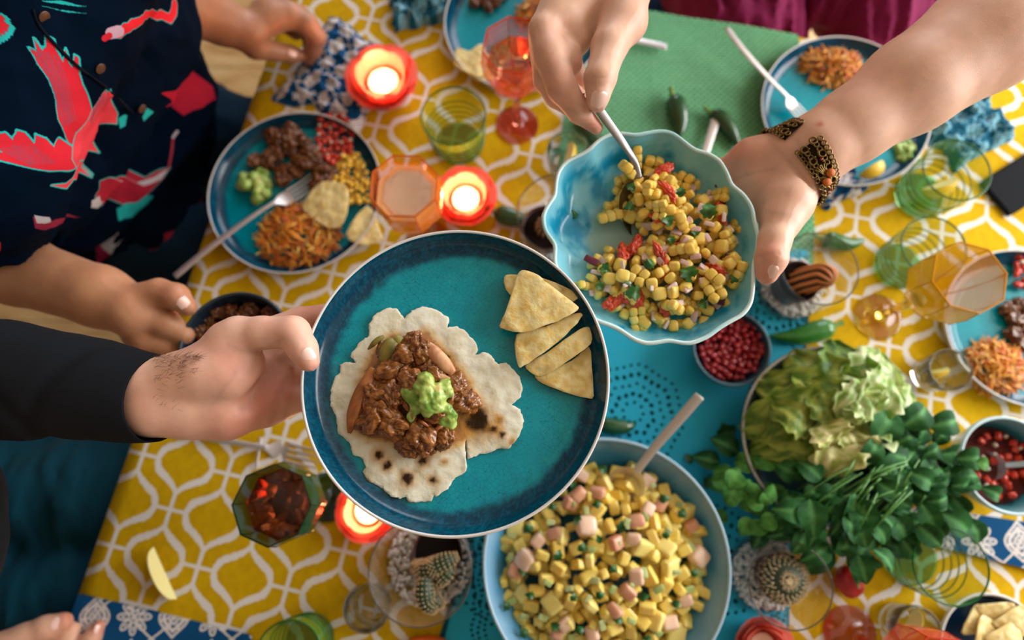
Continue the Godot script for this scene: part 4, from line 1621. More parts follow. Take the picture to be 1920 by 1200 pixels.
# ------------------------------------------------------------------ cloths
func damask_texture(base: String, white: String, seed_: int) -> ImageTexture:
	# white ethnic ogee and teardrop print
	var n := 768
	var img := Image.create(n, n, false, Image.FORMAT_RGB8)
	img.fill(hex(base))
	var w := hex(white)
	var r := 0.0155 * n
	for c in [Vector2(0.25, 0.25), Vector2(0.75, 0.75)]:
		for k in 3:                                                  # nested teardrops in an ogee
			var s: float = [0.235, 0.165, 0.085][k]
			for sx in [-1, 1]:
				var pts := []
				for i in 17:
					var t := i / 16.0
					pts.append((c + Vector2(sx * s * 0.78 * sin(PI * t) * (0.55 + 0.45 * sin(t * PI * 0.9)), (t - 0.5) * 2.0 * s)) * n)
				stroke(img, pts, r * (1.25 if k == 1 else 0.9), w, true, 0.3)
		stamp(img, c * n, r * 2.4, w, true)
		stamp(img, c * n, r * 1.1, hex(base), true)
		for k in 7:                                                  # petals fanning round it
			var a := TAU * k / 7.0 + 0.2
			var d := Vector2(cos(a), sin(a))
			var m: Vector2 = c + d * 0.125
			stroke(img, [(m - d * 0.02) * n, (m + d * 0.02) * n], r * 1.3, w, true)
	for c in [Vector2(0.75, 0.25), Vector2(0.25, 0.75)]:
		for k in 8:
			var a := TAU * k / 8.0
			var d := Vector2(cos(a), sin(a))
			var e := Vector2(-d.y, d.x)
			var pts := []
			for i in 13:
				var t := i / 12.0 * TAU
				pts.append((c + d * (0.135 + 0.075 * cos(t)) + e * 0.036 * sin(t)) * n)
			stroke(img, pts, r * 0.75, w, true, 0.3)
			stroke(img, [(c + d * 0.12) * n, (c + d * 0.155) * n], r * 0.8, w, true)
		for k in 4:
			var a := TAU * k / 4.0 + PI / 4
			stamp(img, (c + Vector2(cos(a), sin(a)) * 0.03) * n, r * 1.3, w, true)
	for k in 2:                                                      # diagonal bands
		var pts := []
		for i in 33:
			var t := i / 32.0
			pts.append(Vector2(t + 0.03 * sin(t * TAU * 2.0), (t if k == 0 else 1.0 - t) + 0.5) * n)
		stroke(img, pts, r * 0.8, w, true)
	return ImageTexture.create_from_image(img)

func cloth_mat(key: String, base: String, white: String, scale: float) -> StandardMaterial3D:
	if mats.has(key):
		return mats[key]
	var m := mat(key, Color.WHITE, 0.85)
	m.albedo_texture = damask_texture(base, white, 1)
	m.uv1_scale = Vector3(scale, scale, scale)
	return m

func flat_napkin(pts: Array, h: float, turn: float, label: String) -> void:
	var poly := px_poly(pts, h)
	var c := poly[0]
	var lo := PackedVector2Array()
	for p in poly:
		lo.append((p - c))
	# folded in layers
	var m := cloth_mat("blue printed linen", "0f4f80", "e3ddd8", 1.0)
	var root := thing("napkin", Vector3(c.x, Y(h), c.y), label, "napkin", "")
	for k in 3:
		var g := lo.duplicate()
		for i in g.size():
			g[i] = g[i] * (1.0 - 0.006 * (2 - k))
		var s := sheet(g, 0.0018, 0.02, func(p: Vector2) -> float: return k * 0.0024 + 0.0012 * noise.get_noise_2d(p.x * 500.0, p.y * 500.0), Rect2(0, 0, 0.11, 0.11))
		obj("fold", s, m, root)

func crumpled(px: float, py: float, size: Vector2, turn: float, amp: float, seed_: int, key: String, label: String) -> void:
	var m: StandardMaterial3D = mats[key]
	var nz := FastNoiseLite.new()
	nz.seed = seed_
	nz.frequency = 14.0
	nz.fractal_octaves = 3
	nz.fractal_type = FastNoiseLite.FRACTAL_RIDGED
	var f := func(u: float, v: float) -> Vector3:
		var p := Vector2(u - 0.5, v - 0.5)
		var edge := minf(minf(u, 1.0 - u), minf(v, 1.0 - v))
		var q := p * size * (1.0 + 0.28 * noise.get_noise_2d(cos(atan2(p.y, p.x)) * 60.0 + seed_ * 40.0, sin(atan2(p.y, p.x)) * 60.0))
		var y := amp * (0.55 + 0.55 * nz.get_noise_2d(q.x * 1.0, q.y * 1.8)) * smoothstep(0.0, 0.10, edge) + 0.001
		return Vector3(q.x, maxf(y, 0.0008), q.y)
	var g := grid_mesh(60, 60, f, false, null, func(u: float, v: float, _p: Vector3) -> Vector2: return Vector2(u * size.x, v * size.y) * 1.7 / 0.11)
	var under := grid_mesh(60, 60, func(u: float, v: float) -> Vector3: return (f.call(1.0 - u, v) as Vector3) * Vector3(1, 1, 1) - Vector3(0, 0.0007, 0), false, null, func(u: float, v: float, _p: Vector3) -> Vector2: return Vector2(1.0 - u, v) * size * 1.7 / 0.11)
	var o := one("napkin", joined([g, under]), m, P(px, py, 0.001), label, "napkin", "crumpled blue printed napkins")
	o.rotation.y = turn

func runners() -> void:
	# green woven cloth over the far half of the table's middle
	var gm := mat("green waffle cotton", Color.WHITE, 0.9)
	gm.albedo_texture = weave_texture()
	gm.uv1_scale = Vector3(60, 60, 60)
	var pts := [1205, 18, 1290, 33, 1400, 48, 1496, 66, 1514, 250, 1527, 430, 1522, 520, 1035, 430, 1055, 232, 1090, 100, 1125, 8]
	var poly := px_poly(pts, 0.0015)
	var c := P2(1290, 240, 0.0015)
	var lo := PackedVector2Array()
	for p in poly:
		lo.append(p - c)
	one("table_runner", sheet(lo, 0.0012, 0.03, func(p: Vector2) -> float: return 0.0006 * noise.get_noise_2d(p.x * 900.0, p.y * 900.0)), gm, Vector3(c.x, Y(0.0028), c.y), "sage green woven runner laid over the far end of the table", "table runner")
	(get_child(get_child_count() - 1) as MeshInstance3D).material_override.uv1_scale = Vector3(2.4, 3.0, 1)
	# turquoise cut-out runner over the near half
	var tp := px_poly([1035, 425, 1515, 470, 1507, 620, 1497, 760, 1488, 900, 1480, 1050, 1473, 1200, 1470, 1320, 800, 1320, 838, 1180, 870, 1060, 910, 900, 965, 700], 0.0035)
	var c2 := P2(1190, 850, 0.0035)
	var l2 := PackedVector2Array()
	for p in tp:
		l2.append(p - c2)
	# the punched pattern: holes cut through along the middle, a scalloped rosette and dots
	var mt := mat("turquoise paper", Color.WHITE, 0.7)
	mt.albedo_texture = lace_texture()
	mt.vertex_color_use_as_albedo = false
	mt.transparency = BaseMaterial3D.TRANSPARENCY_ALPHA_SCISSOR
	mt.alpha_scissor_threshold = 0.5
	var lo2 := l2[0]
	var hi2 := l2[0]
	for p in l2:
		lo2 = lo2.min(p)
		hi2 = hi2.max(p)
	one("paper_runner", sheet(l2, 0.0005, 0.03, func(p: Vector2) -> float: return 0.0005 * noise.get_noise_2d(p.x * 700.0, p.y * 700.0), Rect2(Vector2(-0.2, -0.2), Vector2(0.4, 0.4))), mt, Vector3(c2.x, Y(0.0046), c2.y), "bright turquoise punched lace paper runner under the serving dishes", "table runner")
	# a green under-cloth shows along its edge
	var up := px_poly([1030, 440, 1526, 480, 1515, 620, 1503, 760, 1493, 900, 1485, 1050, 1478, 1200, 1474, 1310, 785, 1310, 828, 1180, 862, 1060, 902, 900, 957, 700], 0.002)
	var l3 := PackedVector2Array()
	for p in up:
		l3.append(p - c2)
	one("table_runner", sheet(l3, 0.001, 0.05, func(_p: Vector2) -> float: return 0.0), mat("dark sage cotton", hex("1d5a68"), 0.9), Vector3(c2.x, Y(0.0016), c2.y), "dull green under-runner showing through the holes of the turquoise lace", "table runner")

func weave_texture() -> ImageTexture:
	var n := 256
	var img := Image.create(n, n, false, Image.FORMAT_RGB8)
	var r := RandomNumberGenerator.new()
	r.seed = 5
	for j in 32:
		for i in 32:
			var s := (0.12 if (i + j) % 2 == 0 else -0.07) + r.randf_range(-0.02, 0.02)
			img.fill_rect(Rect2i(i * 8, j * 8, 8, 8), Color(0.40 + s, 0.65 + s, 0.47 + s))
		img.fill_rect(Rect2i(0, j * 8, n, 1), Color(0.26, 0.47, 0.33))
		img.fill_rect(Rect2i(j * 8, 0, 1, n), Color(0.27, 0.48, 0.34))
	return ImageTexture.create_from_image(img)

func lace_texture() -> ImageTexture:
	var n := 1024
	var img := Image.create(n, n, false, Image.FORMAT_RGBA8)
	img.fill(hex("02aed2"))
	var hole := Color(0.06, 0.63, 0.76, 0.0)
	for c in [Vector2(0.5, 0.36), Vector2(0.06, 0.9), Vector2(0.75, 0.86), Vector2(0.25, 0.6)]:
		for ring in 5:
			var rr := 0.035 + ring * 0.036
			var m := 9 + ring * 8
			for k in m:
				var a := TAU * k / m + ring * 0.3
				var p: Vector2 = (c + Vector2(cos(a), sin(a)) * (rr + 0.006 * sin(a * 8.0))) * n
				stroke(img, [p, p + Vector2(cos(a + ring), sin(a + ring)) * 3.0], 5.2 + (ring % 2) * 2.4, hole, true)
	for k in 60:                                                     # rows of small cuts along the border
		for j in 3:
			var x := 0.93 + 0.022 * j
			stamp(img, Vector2(x + 0.006 * sin(k), (k + 0.5 * (j % 2)) / 60.0) * n, 5.5, hole, true)
			stamp(img, Vector2(0.10 + 0.022 * j, (k + 0.5 * (j % 2)) / 60.0) * n, 5.5, hole, true)
	return ImageTexture.create_from_image(img)

# ------------------------------------------------------------------ dishes of the table
func meal(px: float, py: float, rpx: float, label: String, turn: float, seed_: int) -> Vector3:
	var h := 0.023
	var c := at_rim(px, py, h)
	plate("dinner_plate", Vector3(c.x, Y(0.001), c.z), rpx * S(px, py, h), 112, label)
	return c

func meats(spots: Array, h: float, size: float, place: String, seed_: int) -> void:
	var ms := meat_meshes(5, size, seed_)
	var mm := fmat("stewed meat", 0.32, 0.08)
	for i in range(0, spots.size(), 2):
		var o := one("meat_chunk", ms[rng.randi() % 5], mm, P(spots[i], spots[i + 1], h + size * 0.45), "chunk of dark braised meat on " + place, "meat", "meat chunks on " + place)
		o.basis = rand_basis(0.5).scaled_local(Vector3.ONE * rng.randf_range(0.85, 1.2))

const SLAW := ["e08a1e", "f0a030", "d8701a", "f4b850", "9a6a2a", "c8601c", "ea9224"]
func slaw(px: float, py: float, wpx: float, lpx: float, turn: float, hh: float, n: int, seed_: int, label: String) -> void:
	var s := S(px, py, 0.01)
	var o := one("carrot_slaw", shred_mesh(n, Vector2(wpx, lpx) * s, hh, SLAW, seed_, 0.0014, 0.022), fmat("fried carrot", 0.4, 0.15), P(px, py, 0.0055), label, "carrot slaw", "", "stuff")
	o.rotation.y = turn

func corn_bits(poly_px: Array, n: int, h: float, place: String) -> void:
	var ks := []
	for k in 3:
		ks.append(rbox(Vector3(0.0092, 0.0066, 0.0078), 0.0028, 3, 0.0006, k + 2, lin("e0a41e"), lin("f0c64e"), 25.0))
	pieces("corn_kernel", ks, fmat("sweetcorn", 0.28, 0.25), scatter(px_poly(poly_px, h), 0.0066, n), func(_q: Vector2) -> float: return h + rng.randf_range(0.003, 0.011), "yellow corn kernel on " + place, "corn", "corn kernels on " + place)

func salsa_bits(poly_px: Array, n: int, h: float, place: String) -> void:
	var rs := []
	var ws := []
	for k in 3:
		rs.append(rbox(Vector3(0.010, 0.007, 0.009), 0.0022, 3, 0.0016, k + 20, lin("a91f12"), lin("d8482a"), 20.0))
		ws.append(rbox(Vector3(0.006, 0.004, 0.005), 0.0012, 2, 0.0008, k + 40, lin("d9c3b0"), lin("efe3d4"), 20.0))
	var poly := px_poly(poly_px, h)
	pieces("tomato_dice", rs, fmat("tomato dice", 0.25, 0.2), scatter(poly, 0.0085, n), func(_q: Vector2) -> float: return h + rng.randf_range(0.003, 0.010), "diced red tomato on " + place, "tomato", "tomato dice on " + place)
	pieces("onion_dice", ws, fmat("red onion dice"), scatter(poly, 0.013, n / 3), func(_q: Vector2) -> float: return h + rng.randf_range(0.008, 0.014), "pale onion dice on " + place, "onion", "onion dice on " + place)

func plates_on_table() -> void:
	var h := 0.0055
	# A: beside the man in the bird shirt
	meal(552, 357, 164, "teal plate of meat, slaw and chips beside the man in the bird shirt", 0, 1)
	meats([510, 255, 530, 265, 550, 250, 545, 280, 520, 285, 505, 300, 570, 270, 575, 295, 560, 310, 590, 300, 600, 320, 545, 320, 478, 300, 530, 330, 600, 345, 620, 330], h, 0.0155, "the bird shirt man's plate", 60)
	meats([540, 268, 585, 285, 568, 305], h + 0.010, 0.0145, "the bird shirt man's plate", 66)
	salsa_bits([598, 222, 645, 220, 668, 255, 660, 292, 628, 312, 600, 290], 44, h, "the bird shirt man's plate")
	corn_bits([640, 300, 672, 290, 692, 330, 692, 385, 660, 385, 630, 350], 60, h + 0.002, "the bird shirt man's plate")
	guac(P(478, 350, h), 0.033, 0.013, 4, "dab of guacamole beside the fork on the bird shirt man's plate")
	slaw(562, 442, 82, 62, 0.15, 0.026, 420, 3, "heap of orange fried carrot slaw below the chips on the bird shirt man's plate")
	chip([565, 385, 600, 342, 640, 345, 655, 365, 645, 418, 610, 425], h + 0.020, 0.004, "tortilla chip lying on the slaw of the bird shirt man's plate", "table plate chips", Vector3(0.1, 0, 0))
	chip([650, 440, 690, 385, 712, 430, 716, 448, 680, 460], h + 0.012, 0.004, "tortilla chip leaning over the rim next to the amber goblet", "table plate chips", Vector3(-0.1, 0, 0))
	cutlery("dinner_fork", [P(328, 518, 0.030), P(395, 463, 0.030), P(460, 415, 0.029), P(500, 388, 0.026), P(517, 378, 0.0235)], [0.0052, 0.0048, 0.0034, 0.0030], 0.0016, "fork", "steel fork resting across the rim of the bird shirt man's plate", 1.0)
	# C: at the top, half out of the frame
	meal(982, 38, 150, "teal plate behind the orange goblet at the top of the picture", 0, 2)
	meats([890, 5, 905, -8, 925, 2, 940, -10, 915, 12], h, 0.0125, "the plate behind the orange goblet", 70)
	slaw(1010, 22, 40, 30, 0.3, 0.02, 160, 5, "orange carrot slaw on the plate behind the orange goblet")
	chip([857, 88, 880, 95, 905, 82, 912, 130, 895, 148, 862, 130, 850, 115], h + 0.016, 0.004, "broken tortilla chip on the rim left of the orange goblet", "table plate chips", Vector3(0.1, 0, 0.1))
	chip([880, 105, 915, 100, 930, 140, 905, 155, 880, 140], h + 0.012, 0.004, "tortilla chip half hidden behind the orange goblet", "table plate chips", Vector3(0.05, 0, 0.1))
	# D: under the woman's forearm
	meal(1586, 204, 157, "teal plate of carrot slaw partly under the woman's forearm", 0, 3)
	slaw(1560, 130, 60, 42, -0.3, 0.028, 330, 7, "orange carrot slaw on the plate under the woman's forearm")
	guac(P(1698, 288, h), 0.022, 0.012, 9, "green guacamole on the plate edge below the woman's forearm")
	lemon_wedge(P(1638, 318, 0.020), Basis(Vector3.UP, 0.5) * Basis(Vector3.RIGHT, 0.5), 0.045, "cut lemon piece on the plate below the bracelet arm")
	cutlery("dinner_fork", [P(1362, 52, 0.052), P(1395, 95, 0.046), P(1440, 145, 0.036), P(1468, 172, 0.030), P(1478, 183, 0.027)], [0.0052, 0.0048, 0.0034, 0.0030], 0.0016, "fork", "steel fork leaning on the rim of the plate under the woman's forearm", 0.8)
	# E: at the right edge
	meal(1926, 612, 152, "dark teal plate of slaw and meat cut by the right edge", 0, 4)
	slaw(1862, 690, 55, 50, 0.4, 0.025, 330, 11, "orange carrot slaw on the plate at the right edge")
	meats([1890, 580, 1905, 600, 1915, 570, 1930, 590, 1900, 625, 1925, 620, 1915, 645, 1935, 640], h, 0.0125, "the plate at the right edge", 80)
	salsa_bits([1895, 480, 1940, 478, 1945, 545, 1890, 535], 16, h, "the plate at the right edge")
	# G: dark dish of chips at the bottom right
	var c := at_rim(1868, 1222, 0.03)
	bowl("serving_bowl", Vector3(c.x, Y(0.001), c.z), 104 * S(1868, 1222, 0.03), 0.03, 0.05, lin("d5d2ce"), lin("0d2d4a"), lin("d8d6d3"), "dark blue white rimmed dish of tortilla chips at the bottom edge")
	var lc := ["near the dish's left rim", "leaning on the dish's far rim", "in the middle of the chips dish", "at the right of the chips dish", "lowest in view in the chips dish"]
	var ci := 0
	for q in [[1830, 1165, 0.3], [1862, 1150, 1.4], [1850, 1185, 2.2], [1900, 1165, 0.8], [1885, 1195, 3.0]]:
		var a: float = q[2]
		var pp := []
		for k in 3:
			pp.append_array([q[0] + 40.0 * cos(a + k * 2.1), q[1] + 34.0 * sin(a + k * 2.1), q[0] + 30.0 * cos(a + k * 2.1 + 0.6), q[1] + 25.0 * sin(a + k * 2.1 + 0.6)])
		chip(pp, 0.026 + 0.004 * ci, 0.012, "curled brown tortilla chip " + lc[ci], "chips dish", Vector3(rng.randf_range(-0.3, 0.3), 0, rng.randf_range(-0.3, 0.3)))
		ci += 1

func stew_bowl() -> void:
	var h := 0.205
	var c := at_rim(440, 650, h)
	var r := 107 * S(440, 650, h)
	var y0 := h - 0.055
	bowl("stew_bowl", Vector3(c.x, Y(y0), c.z), r, 0.055, r * 0.55, lin("1c2b36"), lin("101c2e"), lin("2c3e48"), "dark bowl of braised meat held up by the man in the crane shirt")
	one("stew_sauce", lathe([[r * 0.80, 0.0], [r * 0.4, 0.001], [0.0, 0.001]], 40), bump(mat("brown sauce", hex("3a160c"), 0.25), 0.06, 0.2, 6.0), Vector3(c.x, Y(y0 + 0.028), c.z), "brown sauce filling the dark stew bowl", "sauce")
	var ms := meat_meshes(6, 0.0105, 90)
	var poly := px_poly([372, 690, 362, 640, 385, 595, 425, 568, 470, 566, 510, 590, 525, 640, 500, 700, 440, 730], y0 + 0.035)
	pieces("meat_chunk", ms, fmat("stewed meat", 0.32, 0.08), scatter(poly, 0.0145, 30), func(_q: Vector2) -> float: return y0 + 0.030 + rng.randf() * 0.007, "chunk of braised meat in the dark stew bowl", "meat", "meat chunks in the dark stew bowl", 0.5, 0.75, 1.15)

func mango_salad() -> void:
	var h := 0.085
	var c := at_rim(1136, 1056, h)
	var r := 231 * S(1136, 1056, h)
	bowl("salad_bowl", Vector3(c.x, Y(0.0055), c.z), r, h, 0.075, lin("6fa6c4"), lin("3a8db8"), lin("a4c3d6"), "large blue stoneware bowl heaped with mango salad", "bowl")
	var poly := px_poly([940, 1010, 960, 985, 1020, 930, 1050, 880, 1110, 870, 1175, 880, 1230, 890, 1280, 935, 1320, 985, 1335, 1050, 1325, 1110, 1300, 1170, 1270, 1240, 1100, 1260, 1000, 1210, 950, 1140, 935, 1080], 0.075)
	var bc := Vector2(c.x, c.z)                                       # keep the heap inside the bowl
	for i in poly.size():
		if poly[i].distance_to(bc) > r * 0.86:
			poly[i] = bc + (poly[i] - bc).normalized() * r * 0.86
	var ym := fmat("ripe mango", 0.3, 0.3)
	var ys := []
	for k in 7:
		ys.append(rbox(Vector3(0.013 + 0.005 * (k % 3), 0.010 + 0.002 * (k % 2), 0.012 + 0.002 * (k % 4)), 0.0022, 4, 0.0018, k + 3, lin("efc238"), lin("fee88a"), 14.0))
	ys.append(rbox(Vector3(0.025, 0.013, 0.022), 0.003, 4, 0.002, 33, lin("f0cc4c"), lin("fff0a0"), 14.0))
	var pile := func(q: Vector2) -> float:
		return 0.030 * smoothstep(0.0, 0.07, edge_dist(q, poly))
	pieces("mango_cube", ys, ym, scatter(poly, 0.0135, 150), func(q: Vector2) -> float: return 0.050 + pile.call(q) * 0.7, "ripe yellow mango cube in the salad bowl", "mango", "mango cubes in the salad bowl")
	pieces("mango_cube", ys, ym, scatter(poly, 0.0165, 120), func(q: Vector2) -> float: return 0.059 + pile.call(q), "ripe yellow mango cube in the salad bowl", "mango", "mango cubes in the salad bowl")
	var fm := fmat("cured fish", 0.35, 0.3)
	var fs := []
	for k in 5:
		fs.append(rbox(Vector3(0.023 - 0.002 * k, 0.015, 0.020), 0.005, 6, 0.0045, 120 + k, lin("d99f80"), lin("f4d6bd"), 12.0))
	for s in [[1092, 890], [1085, 928], [1065, 945], [1098, 985], [1120, 925], [1040, 1000], [1010, 1015], [1215, 955], [1190, 975], [1240, 945], [1215, 900], [1305, 985], [1315, 1045], [970, 1070], [1150, 1140], [1175, 1105], [1190, 1080], [1060, 1170], [1045, 1185], [1290, 1130], [1185, 1010], [1150, 1020], [985, 1050], [1255, 1170], [1110, 1185], [1040, 920]]:
		var q := P2(s[0], s[1], 0.08)
		var o := one("fish_piece", fs[rng.randi() % 5], fm, Vector3(q.x, Y(0.064 + pile.call(q)), q.y), "pale pink cured fish piece in the salad bowl", "fish", "pink fish pieces in the mango salad")
		o.basis = rand_basis(0.6)
	var cm := fmat("cucumber", 0.3, 0.2)
	var cs := []
	for k in 3:
		cs.append(rbox(Vector3(0.012, 0.004, 0.008), 0.0015, 4, 0.001, k + 60, lin("7ea34a"), lin("cbd59a"), 14.0))
	pieces("cucumber_piece", cs, cm, scatter(poly, 0.020, 46), func(q: Vector2) -> float: return 0.067 + pile.call(q), "thin pale green cucumber piece in the salad bowl", "cucumber", "cucumber in the mango salad", 0.6)
	var ls := []
	for k in 2:
		ls.append(leaf_mesh(0.013, 0.010, 0.3, lin("123c1a"), lin("2f6f2c"), 2 + k))
	pieces("coriander_leaf", ls, leaf_mat("coriander"), scatter(poly, 0.028, 30), func(q: Vector2) -> float: return 0.073 + pile.call(q), "dark coriander leaf in the mango salad", "herb", "coriander leaves in the mango salad", 0.4)
	cutlery("salad_spoon", [P(1312, 742, 0.150), P(1275, 785, 0.132), P(1235, 830, 0.112), P(1205, 868, 0.094), P(1192, 885, 0.085)], [0.0062, 0.0062, 0.0055, 0.0055], 0.0018, "spoon", "pale steel spoon standing in the mango salad", 1.2)

func small_bowls() -> void:
	# pomegranate seeds
	var h := 0.045
	var c := at_rim(1370, 653, h)
	bowl("seed_bowl", Vector3(c.x, Y(0.0055), c.z), 73 * S(1370, 653, h), h, 0.028, lin("2d4a5e"), lin("152a44"), lin("4c7384"), "small dark blue bowl of pomegranate seeds beside the scalloped bowl")
	var sm := fmat("pomegranate seed", 0.15, 0.35)
	sm.clearcoat_enabled = true
	sm.clearcoat = 0.6
	var ss := []
	for k in 4:
		ss.append(lump(Vector3(0.0052, 0.0038, 0.0040), 0.22, 1.1, 150 + k, 5, lin("5a0612"), lin("c3202c"), false))
	var poly := px_poly([1312, 665, 1318, 625, 1345, 600, 1385, 592, 1420, 615, 1430, 655, 1415, 695, 1375, 715, 1335, 705], 0.035)
	pieces("pomegranate_seed", ss, sm, scatter(poly, 0.0070, 90), func(_q: Vector2) -> float: return 0.030 + rng.randf() * 0.004, "glossy red pomegranate seed in the small dark bowl", "pomegranate", "pomegranate seeds")
	pieces("pomegranate_seed", ss, sm, scatter(poly, 0.0078, 80), func(_q: Vector2) -> float: return 0.035 + rng.randf() * 0.004, "glossy red pomegranate seed in the small dark bowl", "pomegranate", "pomegranate seeds")
	# salsa
	h = 0.07
	c = at_rim(1893, 872, h)
	var r := 91 * S(1893, 872, h)
	bowl("salsa_bowl", Vector3(c.x, Y(0.001), c.z), r, h, 0.036, lin("b9d3d8"), lin("3d8390"), lin("c3dfe4"), "pale blue bowl of tomato salsa at the right edge")
	one("tomato_salsa", lathe([[r * 0.80, 0.0], [r * 0.4, 0.003], [0.0, 0.003]], 40), bump(mat("salsa pulp", hex("64190f"), 0.3), 0.08, 0.6, 8.0), Vector3(c.x, Y(0.038), c.z), "dark red tomato salsa in the pale blue bowl", "salsa")
	salsa_bits([1815, 870, 1822, 830, 1850, 812, 1900, 820, 1940, 860, 1930, 910, 1890, 935, 1850, 925, 1825, 900], 26, 0.036, "the pale blue salsa bowl")
	cutlery("salsa_spoon", [P(1990, 862, 0.105), P(1950, 866, 0.09), P(1915, 870, 0.072), P(1885, 872, 0.056)], [0.0045, 0.0042, 0.0036, 0.0034], 0.0014, "spoon", "steel spoon standing in the pale blue salsa bowl", 0.9)

func greens() -> void:
	var h := 0.06
	var c := at_rim(1560, 818, h)
	bowl("greens_bowl", Vector3(c.x, Y(0.0055), c.z), 170 * S(1560, 818, h), h, 0.06, lin("1f3f48"), lin("1c4a56"), lin("b9b9ae"), "shallow dark bowl holding lettuce and watercress")
	# lettuce: ruffled leaves as parts of one head
	var root := thing("lettuce_head", Vector3(c.x, Y(0.03), c.z), "pale green butterhead lettuce in the middle of the right side", "lettuce", "")
	var lm := vmat("lettuce leaf", 0.45)
	lm.backlight_enabled = true
	lm.backlight = Color(0.6, 0.62, 0.4)
	var li := 0
	# foot x, y, tip x, y, width in pixels, tier, kind
	for s in [[1545, 775, 1402, 800, 125, 0, 0], [1540, 765, 1428, 722, 115, 0, 0], [1550, 750, 1492, 662, 110, 0, 0], [1570, 745, 1570, 642, 110, 0, 3], [1590, 745, 1652, 662, 105, 0, 1], [1600, 765, 1702, 722, 115, 0, 1], [1600, 790, 1694, 796, 105, 0, 1], [1565, 800, 1548, 888, 110, 1, 2], [1545, 795, 1478, 868, 105, 0, 0], [1535, 785, 1420, 848, 95, 0, 0], [1525, 790, 1452, 752, 105, 1, 0], [1570, 790, 1512, 712, 95, 1, 0], [1605, 790, 1585, 702, 95, 1, 1], [1610, 770, 1668, 706, 90, 1, 1], [1600, 785, 1672, 780, 90, 1, 1], [1585, 800, 1598, 852, 80, 1, 2], [1570, 780, 1625, 722, 75, 2, 1], [1620, 760, 1572, 750, 75, 2, 1], [1590, 740, 1632, 790, 70, 2, 1], [1535, 800, 1560, 835, 80, 2, 2]]:
		var h0: float = [0.070, 0.092, 0.112][s[5]]
		var a := P(s[0], s[1], h0) - root.position
		var b := P(s[2], s[3], h0) - root.position
		var dir := (b - a).normalized()
		var l := a.distance_to(b) * 1.08
		var sd := dir.cross(Vector3.UP)
		var w: float = s[4] * S(s[2], s[3], h0) * 0.5
		var seed_ := li * 17.3
		var dark := lin(["557c22", "84aa4c", "9aa84a", "3f6f20"][s[6]])
		var pale := lin(["aebc50", "dfeeb8", "e9e2a4", "7fa83e"][s[6]])
		var cream := lin("f0eab8")
		var m := grid_mesh(22, 20, func(u: float, v: float) -> Vector3:
			var t := v
			var e := (u - 0.5) * 2.0
			var half := w * pow(sin(PI * clampf(0.10 + 0.86 * pow(t, 0.85), 0.0, 1.0)), 0.55)
			var rim := maxf(pow(absf(e), 4.0), pow(t, 6.0))
			var x := l * t * (1.0 - 0.06 * e * e)
			var y := 0.026 * sin(t * 2.6) - 0.022 * t * t + 0.30 * half * e * e * (1.0 - 0.5 * t) + rim * 0.006 * sin(e * 7.0 + t * 9.0 + seed_) + 0.0035 * noise.get_noise_2d(e * 70.0 + seed_, t * 110.0) - 0.003 * exp(-e * e * 60.0)
			return a + dir * x + sd * (e * half + rim * 0.003 * sin(t * 23.0 + seed_)) + Vector3(0, y, 0), false, func(u: float, v: float, _p: Vector3) -> Color:
			var e := (u - 0.5) * 2.0
			var n := noise.get_noise_2d(e * 90.0 + seed_, v * 150.0)
			var rib := exp(-e * e * 50.0) * (1.0 - v) + 0.35 * exp(-pow(fposmod(v * 5.0 - absf(e) * 1.6, 1.0) * 5.0 - 0.6, 2.0))
			return dark.lerp(pale, clampf(0.30 + n * 1.5 + rib * 0.7 + 0.25 * pow(absf(e), 3.0), 0, 1)).lerp(cream, clampf((1.0 - v) * 0.9 - 0.55 + (0.35 if s[6] == 2 else 0.0) * v + n * 0.4, 0.0, 0.8)))
		obj("leaf", m, lm, root)
		li += 1
	# watercress: one bunch of many leaves and stalks
	var wc := thing("watercress_bunch", Vector3(c.x, Y(0.02), c.z), "dark green watercress and rocket bunch below the lettuce", "herb", "")
	var wm := leaf_mat("cress leaf")
	wm.roughness = 0.62
	wm.metallic_specular = 0.3
	var sets := []
	for k in 3:
		sets.append(leaf_mesh(0.042 - 0.004 * k, 0.030 - 0.002 * k, 0.2 + 0.08 * k, lin("12401f"), lin("336f38"), 0, 12, Color(lin("5d9a5a"), 0.6)))
	for k in 2:
		sets.append(leaf_mesh(0.026, 0.025, 0.15, lin("2f6a2c"), lin("5f9a48"), 0, 10))
	var lr := RandomNumberGenerator.new()
	lr.seed = 77
	var poly := [Vector2(1360, 890), Vector2(1400, 850), Vector2(1500, 880), Vector2(1590, 880), Vector2(1600, 800), Vector2(1690, 770), Vector2(1760, 830), Vector2(1800, 900), Vector2(1790, 950), Vector2(1700, 1000), Vector2(1640, 1050), Vector2(1580, 1040), Vector2(1480, 1000), Vector2(1410, 980), Vector2(1370, 930)]
	var pp := PackedVector2Array(poly)
	var placed := 0
	while placed < 150:
		var q := Vector2(lr.randf_range(1355, 1805), lr.randf_range(770, 1055))
		if not Geometry2D.is_point_in_polygon(q, pp):
			continue
		var left := q.x < 1470
		var o := obj("leaf", sets[(3 + lr.randi() % 2) if left else lr.randi() % 3], wm, wc)
		var hh := 0.055 + 0.035 * lr.randf() + 0.02 * clampf(1.0 - q.distance_to(Vector2(1600, 900)) / 200.0, 0, 1)
		o.position = P(q.x, q.y, hh) - wc.position
		var away := atan2(-(q.y - 880.0), q.x - 1590.0)
		o.basis = (Basis(Vector3.UP, away + lr.randf_range(-1.0, 1.0)) * Basis(Vector3(0, 0, 1), lr.randf_range(-0.6, 0.15)) * Basis(Vector3.RIGHT, lr.randf_range(-0.6, 0.6))).scaled_local(Vector3.ONE * lr.randf_range(0.7, 1.15))
		placed += 1
